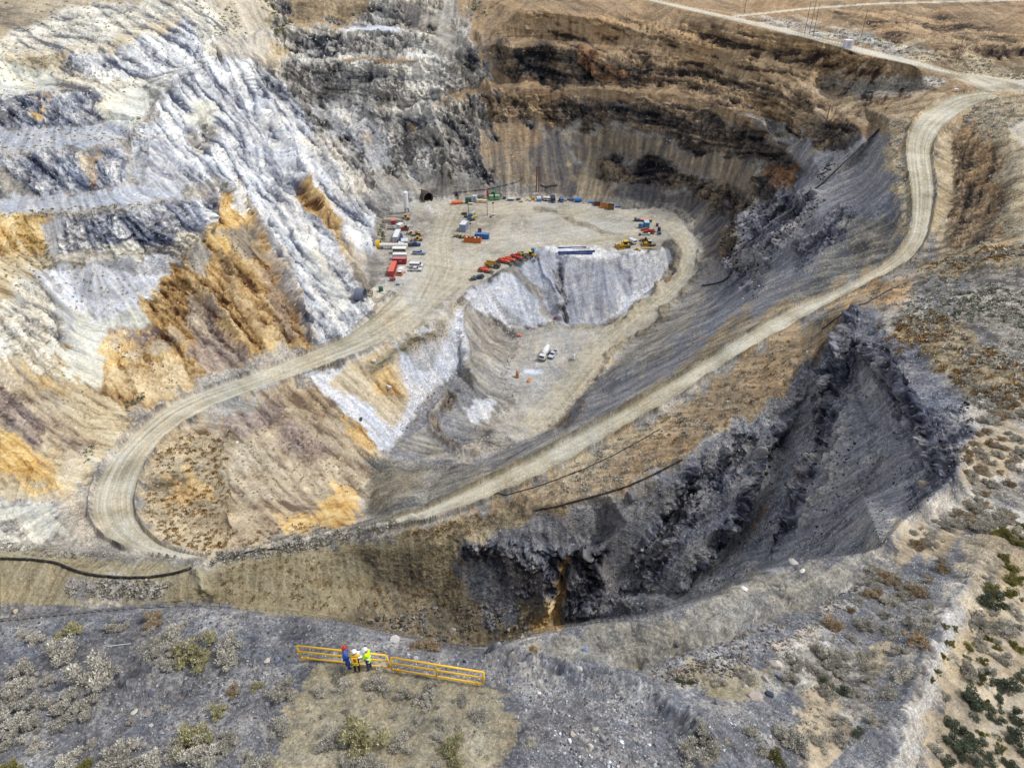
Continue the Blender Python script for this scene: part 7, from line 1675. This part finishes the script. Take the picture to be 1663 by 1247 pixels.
# ================================================================ rocks
def rockmat():
    m = bpy.data.materials.new("rock"); m.use_nodes = True; n = m.node_tree.nodes; l = m.node_tree.links; b = n["Principled BSDF"]; b.inputs["Roughness"].default_value = .92; b.inputs["Specular IOR Level"].default_value = .15
    vc = n.new("ShaderNodeVertexColor"); vc.layer_name = 'tone'; tc = n.new("ShaderNodeTexCoord"); no = n.new("ShaderNodeTexNoise"); no.inputs["Scale"].default_value = 5; no.inputs["Detail"].default_value = 6
    l.new(tc.outputs["Object"], no.inputs["Vector"]); mr = n.new("ShaderNodeMapRange"); mr.inputs[3].default_value = .6; mr.inputs[4].default_value = 1.4; l.new(no.outputs[0], mr.inputs[0])
    s = n.new("ShaderNodeVectorMath"); s.operation = 'SCALE'; l.new(vc.outputs[0], s.inputs[0]); l.new(mr.outputs[0], s.inputs["Scale"]); l.new(s.outputs[0], b.inputs["Base Color"]); bp = n.new("ShaderNodeBump"); bp.inputs["Strength"].default_value = .5; l.new(no.outputs[0], bp.inputs["Height"]); l.new(bp.outputs[0], b.inputs["Normal"]); return m
RM = rockmat()
def rock_geo(rr, n=14, flat=.7):
    """hull of random points: an angular block"""
    bm = bmesh.new(); pts = rr.normal(size=(n, 3)); pts /= np.linalg.norm(pts, axis=1, keepdims=True); pts *= rr.uniform(.8, 1.05, (n, 1)); pts *= np.array([1, rr.uniform(.65, .95), flat])
    for p in pts: bm.verts.new(p)
    r_ = bmesh.ops.convex_hull(bm, input=bm.verts); bmesh.ops.delete(bm, geom=[g for g in r_['geom_interior'] if isinstance(g, bmesh.types.BMVert)], context='VERTS'); return bm
def boulder(u, v, rpx, c, label, flat=.7):
    rr = np.random.default_rng(int(u * 7 + v)); bm = rock_geo(rr, 22, flat); bmesh.ops.bevel(bm, geom=list(bm.edges), offset=.06, segments=1, affect='EDGES', clamp_overlap=True)
    me = bpy.data.meshes.new('boulder'); bm.to_mesh(me); bm.free(); me.materials.append(RM); ca = me.color_attributes.new('tone', 'FLOAT_COLOR', 'CORNER'); col = desat(lin(c), .7) * .8
    a = np.ones((len(me.loops), 4), np.float32); a[:, :3] = col; ca.data.foreach_set('color', a.reshape(-1))
    o = bpy.data.objects.new('boulder', me); COL.objects.link(o); s = rpx * float(mpp(u, v)); p = gpos(u, v + rpx * .3); o.location = (p.x, p.y, p.z + s * flat * .35); o.scale = (s,) * 3; o.rotation_euler = (random.uniform(-.3, .3), random.uniform(-.3, .3), random.uniform(0, 6)); tag(o, label, 'boulder')
for t in [(1025,804,13,(128,126,130),'largest grey boulder on the ledge beside the black pipe'),(1259,1076,12,(208,196,178),'tallest pale tan boulder at the end of the sandy ledge'),(1225,1128,15,(190,172,156),'broad flat topped tan slab at the foot of the sandy ledge',.5),
 (1249,1125,9,(70,78,104),'dark blue boulder touching the flat tan slab'),(1168,1140,10,(150,146,146),'grey boulder left of the flat tan slab'),(1266,1096,8,(132,144,166),'blue grey block below the tallest pale boulder'),(1242,1101,8,(186,180,176),'pale block left of the blue grey one'),(1211,1115,6,(196,184,164),'small tan boulder above the flat slab'),
 (1212,1027,8,(150,140,124),'brown grey boulder in the rubble strip above the sandy ledge'),(1271,954,6,(170,164,154),'lone grey boulder on the smooth shoulder'),(1215,913,4,(160,160,164),'small grey boulder at the lip above the gully'),(1303,925,7,(230,226,218),'white flat rock near the edge of the shoulder',.4),(1288,912,11,(186,180,170),'long pale outcrop block at the lip of the shoulder',.5),
 (1208,956,8,(232,230,230),'white slab lying on the smooth grey shoulder',.35),(1506,969,5,(60,66,86),'dark stone on the gravel near the ridge track'),(1340,1044,5,(216,218,226),'white stone above the sagebrush clump'),(1367,1039,4,(150,170,200),'bluish stone right of the white one'),(966,1182,8,(176,172,162),'grey tan boulder on the loose gravel, upper of the three'),
 (979,1199,8,(120,116,118),'dark grey boulder on the loose gravel, right of the three'),(959,1213,8,(208,198,180),'cream boulder on the loose gravel, lowest of the three'),(925,1201,5,(246,244,242),'bright white stone left of the cream boulder'),(1010,1204,5,(240,238,238),'bright white flat stone right of the dark boulder',.5),(930,1191,6,(204,182,160),'pinkish stone above the bright white stone'),
 (828,1106,6,(122,132,158),'blue grey stone just right of the yellow rail'),(892,1127,5,(176,180,190),'pale blue stone on the ridge right of the rail'),(875,1125,4,(244,240,232),'small white stone on the ridge right of the rail'),(951,1056,7,(130,146,186),'bluish boulder alone on the smooth ground behind the ridge'),(937,1096,9,(190,186,178),'pale boulder at the left end of the rubble strip'),
 (1100,1041,6,(92,96,110),'dark boulder alone on the smooth shoulder'),(910,1074,4,(200,202,206),'small pale stone on the smooth ground behind the ridge'),(641,1037,10,(206,198,190),'pale flat rock on the lip behind the people',.4),(754,1073,4,(62,56,50),'dark small rock behind the right rail section'),(675,1068,6,(190,190,194),'grey stone behind the middle of the rail'),(1075,1127,8,(164,162,160),'grey boulder on the blue gravel slope'),
 (433,1063,7,(214,196,172),'tan boulder just left of the yellow rail'),(449,1059,6,(128,140,172),'blue boulder beside the tan one left of the rail',.5),(244,1123,7,(92,98,122),'dark blue boulder below the sagebrush clump'),(245,1175,5,(190,186,176),'pale square stone on the dark gravel'),(434,1140,5,(166,176,196),'pale blue stone at the sandy patch edge'),(293,1127,4,(150,108,76),'brown stone in the gravel streak'),(217,1152,8,(214,202,172),'flat tan slab in the gravel streak',.3),
 (25,992,5,(216,196,150),'small tan boulder on the olive slope at the left edge'),(1501,787,12,(146,134,118),'large leaning tan slab at the edge of the dark gully',.6),(1503,501,5,(232,228,226),'white boulder on the plateau above the grey knoll'),(238,480,6,(246,246,248),'white chalky lump on the left wall slope',.5),(631,628,6,(226,222,218),'white block stuck on the yellow dump slope'),(606,586,5,(216,214,208),'pale block high on the yellow dump slope'),(586,680,5,(90,84,76),'dark block low on the white dump slope'),
 (1593,985,5,(242,240,238),'white stone on the crest of the ridge track'),(1246,979,4,(124,130,140),'grey stone on the shoulder below the lone boulder'),(1193,1176,4,(220,222,228),'white stone on the slope below the grey boulder'),(385,718,3,(240,236,226),'white stone on the hill inside the hairpin'),(1393,522,4,(178,176,178),'pale stone on the grey knoll')]: boulder(*t)
def rubble(name, zones, label, seed):
    rr = np.random.default_rng(seed); Vs = []; F = []; CL = []; geo = []
    for k in range(14):
        bm = rock_geo(rr, 9, .7); bm.verts.ensure_lookup_table(); geo.append((np.array([v.co[:] for v in bm.verts]), [[v.index for v in f.verts] for f in bm.faces])); 
        bm.verts.index_update(); geo[-1] = (np.array([v.co[:] for v in bm.verts]), [[v.index for v in f.verts] for f in bm.faces]); bm.free()
    for poly, n, r0, r1, cols in zones:
        xs = [p[0] for p in poly]; ys = [p[1] for p in poly]; U = rr.uniform(min(xs), max(xs), n * 5); V_ = rr.uniform(min(ys), max(ys), n * 5); m = inside(poly, U, V_); U, V_ = U[m], V_[m]
        ii = np.clip(np.searchsorted(UA, U), 0, NU - 1); jj = np.clip(np.searchsorted(VA, V_), 0, NV - 1)
        ok = ~((RK[jj, ii] == 1) & (absS[jj, ii] < 1.1)) & (MID[jj, ii] * .5 + BLOT[jj, ii] + rr.normal(0, .7, len(U)) > -.1); ii, jj = ii[ok][:n], jj[ok][:n]
        for i, j in zip(ii, jj):
            R_ = (r0 + (r1 - r0) * rr.random() ** 3) * DG[j, i] / FPX; co, fs = geo[rr.integers(14)]; a = rr.uniform(0, 6.28); ca_, sa = math.cos(a), math.sin(a); b = len(Vs)
            c = desat(lin(cols[rr.integers(len(cols))]), .6) * .75 * rr.uniform(.7, 1.2); p = P[j, i]
            for q in co * R_: Vs.append((p[0] + q[0] * ca_ - q[1] * sa, p[1] + q[0] * sa + q[1] * ca_, p[2] + q[2] + R_ * .25))
            for f in fs: F.append([x + b for x in f]); CL += [c] * len(f)
    me = bpy.data.meshes.new(name); me.from_pydata(Vs, [], F); me.materials.append(RM); a = np.ones((len(CL), 4), np.float32); a[:, :3] = np.array(CL); ca = me.color_attributes.new('tone', 'FLOAT_COLOR', 'CORNER'); ca.data.foreach_set('color', a.reshape(-1))
    o = bpy.data.objects.new(name, me); COL.objects.link(o); tag(o, label, 'rubble', None, 'stuff')
GR = [(120,124,134),(150,150,156),(90,94,106),(190,188,190)]; BRN = [(150,130,106),(124,116,108),(170,140,104),(176,172,168),(100,98,102)]; DK = [(96,98,106),(130,130,134),(74,76,84),(160,156,152),(140,112,88)]; WH = [(232,232,236),(214,216,224),(190,194,206)]
rubble('gravel_rubble', [([(0,1015),(330,990),(560,1015),(700,1050),(800,1060),(900,1085),(1060,1140),(1100,1180),(1080,1247),(840,1247),(820,1140),(790,1110),(480,1060),(430,1100),(430,1247),(0,1247)],3600,.7,3.6,GR),
  ([(480,1050),(640,1050),(800,1090),(860,1130),(860,1240),(820,1200),(790,1105),(640,1075),(480,1062)],700,.8,4,GR+WH),([(860,1130),(1000,1115),(1080,1160),(1120,1247),(850,1247)],900,.8,4.5,GR+WH+[(190,160,130)]),
  ([(430,1070),(470,1090),(440,1180),(400,1150),(250,1130),(230,1180),(320,1190),(430,1200),(240,1110),(330,1080)],500,.8,4,GR+[(180,140,104)]),([(1130,1160),(1260,1140),(1300,1190),(1280,1240),(1120,1240)],350,.8,4,GR+WH),([(1440,930),(1560,900),(1560,960),(1480,1100),(1440,1240),(1400,1240),(1450,1080),(1400,1060)],700,.6,2.4,GR)], 'loose blue grey gravel and stones over the near rim', 21)
rubble('scree_rubble', [([(1040,1085),(1180,1035),(1300,985),(1400,940),(1440,920),(1380,990),(1280,1050),(1240,1075),(1130,1110),(1050,1110)],1500,.9,5,BRN),([(1060,1100),(1180,1060),(1250,1060),(1250,1080),(1120,1120)],300,1.5,7,BRN),
  ([(1380,600),(1440,690),(1480,800),(1430,870),(1300,900),(1180,950),(1060,1000),(960,1010),(980,940),(1080,820),(1150,740),(1250,660)],2600,.7,3.4,DK),([(740,880),(860,850),(960,830),(1100,770),(1060,860),(960,900),(780,900)],500,.6,2.4,DK),([(560,1000),(640,1000),(700,980),(870,985),(860,1035),(780,1050),(700,1040),(620,1025)],900,.8,6.5,DK+BRN),
  ([(560,900),(700,880),(760,940),(700,1000),(560,990)],250,.6,2.6,BRN),([(840,830),(1000,790),(1100,740),(1260,640),(1340,540),(1300,540),(1100,680),(900,790)],420,.6,2.8,BRN),([(1450,530),(1600,490),(1663,500),(1663,700),(1540,780),(1570,660)],350,.6,2.6,GR+WH),([(1200,440),(1290,420),(1300,470),(1200,500)],200,.6,2.6,DK+WH)], 'broken grey and brown scree across the dark gully and shoulder', 22)
rubble('pit_rubble', [([(640,560),(755,500),(760,590),(735,612),(700,642),(660,690),(630,738),(612,715),(650,650)],1500,.5,1.9,WH),([(735,605),(760,590),(735,625),(700,655),(665,700),(640,740),(625,740),(650,690),(690,645)],420,.7,2.6,WH+GR),([(750,500),(800,450),(830,530),(905,522),(900,530),(830,536),(780,520)],900,.5,1.6,WH),
  ([(905,520),(990,516),(1060,478),(1086,430),(1080,400),(1040,420),(1000,500),(980,510)],1100,.5,1.9,WH),([(620,300),(700,280),(800,285),(860,300),(860,318),(700,322),(640,332),(610,330)],420,.5,1.7,[(190,186,178),(150,146,140),(216,212,204)]),([(850,314),(960,322),(1060,330),(1120,352),(1150,380),(1140,370),(1060,342),(960,334),(850,322)],420,.5,1.6,BRN+GR),
  ([(1080,390),(1104,400),(1100,445),(1070,475),(1010,510),(990,520),(1060,470),(1090,430)],300,.5,1.8,GR+BRN),([(605,600),(650,566),(712,535),(745,485),(752,492),(720,545),(660,577),(610,610)],260,.6,2.2,BRN+WH),([(325,195),(355,200),(350,240),(332,230)],120,.6,2.2,WH+GR),([(560,750),(700,760),(790,756),(700,815),(600,840)],350,.5,1.6,BRN),
  ([(950,690),(1040,640),(1150,560),(1250,500),(1160,530),(1040,610),(940,670)],350,.5,2,DK+WH),([(820,530),(840,560),(825,620),(840,660),(800,690),(815,600)],220,.6,2,GR+WH),([(430,45),(690,46),(690,58),(430,58)],150,.5,1.4,WH),([(430,94),(690,93),(690,103),(430,103)],150,.5,1.4,WH)], 'white and grey rubble at the foot of the dumps and pit walls', 23)

def strip(pl, w):
    L1 = []; L2 = []
    for i, p in enumerate(pl):
        a = pl[max(i - 1, 0)]; b = pl[min(i + 1, len(pl) - 1)]; d = math.hypot(b[0] - a[0], b[1] - a[1]); nx, ny = -(b[1] - a[1]) / d, (b[0] - a[0]) / d
        L1.append((p[0] + nx * w, p[1] + ny * w)); L2.append((p[0] - nx * w, p[1] - ny * w))
    return L1 + L2[::-1]
BK_ = [(44,46,54),(60,62,72),(80,82,92),(38,38,44),(104,102,104),(92,72,54)]; BB = [(92,88,84),(70,66,64),(120,110,98),(56,54,56),(140,120,96)]; OR = [(160,124,72),(120,88,48),(196,164,112),(96,74,48)]; WG = [(206,206,210),(150,154,166),(232,230,228),(112,116,130)]
Z_ = []
for Ln in (ROAD_L, ROAD_R, ROAD2_L, ROAD2_R):
    Z_.append((strip([p[:2] for p in Ln], 4.5), 650, .5, 2.2, BRN))
rubble('berm_rubble', Z_, 'stones lying along the earth berms of the haul roads', 33)
Z_ = []
for pl, w, n, r0, r1 in [([(1385,515),(1372,560),(1345,610),(1348,650),(1342,700),(1335,750),(1305,800),(1280,860),(1255,905)],11,700,1.2,6),
 ([(1408,565),(1440,605),(1480,650),(1505,700),(1530,745),(1545,780)],13,650,1.2,6),([(1560,650),(1575,700),(1555,745),(1520,790),(1480,830)],9,350,1,5),
 ([(1262,690),(1245,740),(1225,790),(1190,845),(1160,890),(1110,950)],9,420,1,5),([(1205,710),(1170,765),(1130,820),(1090,880),(1045,945),(1020,985)],9,420,1,5),([(1130,770),(1100,800),(1060,860),(1035,920)],8,260,1,4.5),
 ([(905,900),(930,885),(955,905),(970,950),(960,990)],11,320,1.2,5),([(750,890),(800,885),(850,905),(890,935),(900,970)],10,320,1.2,5),([(1390,690),(1385,740),(1350,820),(1310,880)],5,140,1,4),([(1450,690),(1465,740),(1450,800),(1400,860)],5,120,1,4)]: Z_.append((strip(pl, w), n, r0, r1, BK_))
for pl, w, n in [([(1240,300),(1225,350),(1200,400),(1190,440)],12,330),([(1330,320),(1290,370),(1240,420)],12,330),([(1350,215),(1370,250),(1330,290)],9,150),([(1170,335),(1195,370),(1190,430)],7,160),([(1190,445),(1230,435),(1215,480)],8,120)]: Z_.append((strip(pl, w), n, .8, 3.6, BK_))
for pl, w, n in [([(800,90),(860,85),(920,90),(960,105),(1000,135)],9,300),([(920,180),(1000,185),(1080,195),(1150,215),(1220,245),(1270,270)],11,520),([(1000,275),(1080,275),(1150,305),(1190,340)],8,300),([(1250,195),(1320,205),(1370,210)],8,160),([(1050,110),(1150,135),(1250,165),(1320,190)],7,260)]: Z_.append((strip(pl, w), n, .7, 2.8, BB))
rubble('broken_outcrop', Z_, 'dark angular blocks broken from the rock ribs of the pit walls', 31)
Z_ = [(strip(pl, w), n, .6, r1, WG) for pl, w, n, r1 in [([(355,90),(290,122),(258,150),(248,190),(215,222)],8,220,2.4),([(400,110),(440,180),(480,260),(520,340),(560,410),(590,450)],12,520,2.6),([(330,250),(370,290),(400,330),(440,400),(480,480),(505,540)],10,420,2.6),
 ([(470,60),(560,70),(660,75)],12,260,2.2),([(470,120),(560,130),(660,140)],16,340,2.4),([(580,180),(640,220),(690,280)],22,480,2.6),([(0,280),(100,285),(200,280)],14,260,2.2),([(0,185),(80,180),(160,185)],12,200,2.2),([(110,370),(200,370),(300,355)],14,240,2.2),([(700,190),(780,220),(840,260)],18,300,2.2)]]
Z_ += [(strip(pl, w), n, .6, 2.4, OR) for pl, w, n in [([(350,310),(370,380),(400,450),(440,520),(480,555)],14,380),([(310,420),(340,500),(380,570)],14,300),([(190,560),(230,600),(290,630)],18,260),([(480,290),(530,350),(580,430)],7,180)]]
rubble('pale_outcrop', Z_, 'pale and ochre angular blocks along the ribs of the left wall', 32)
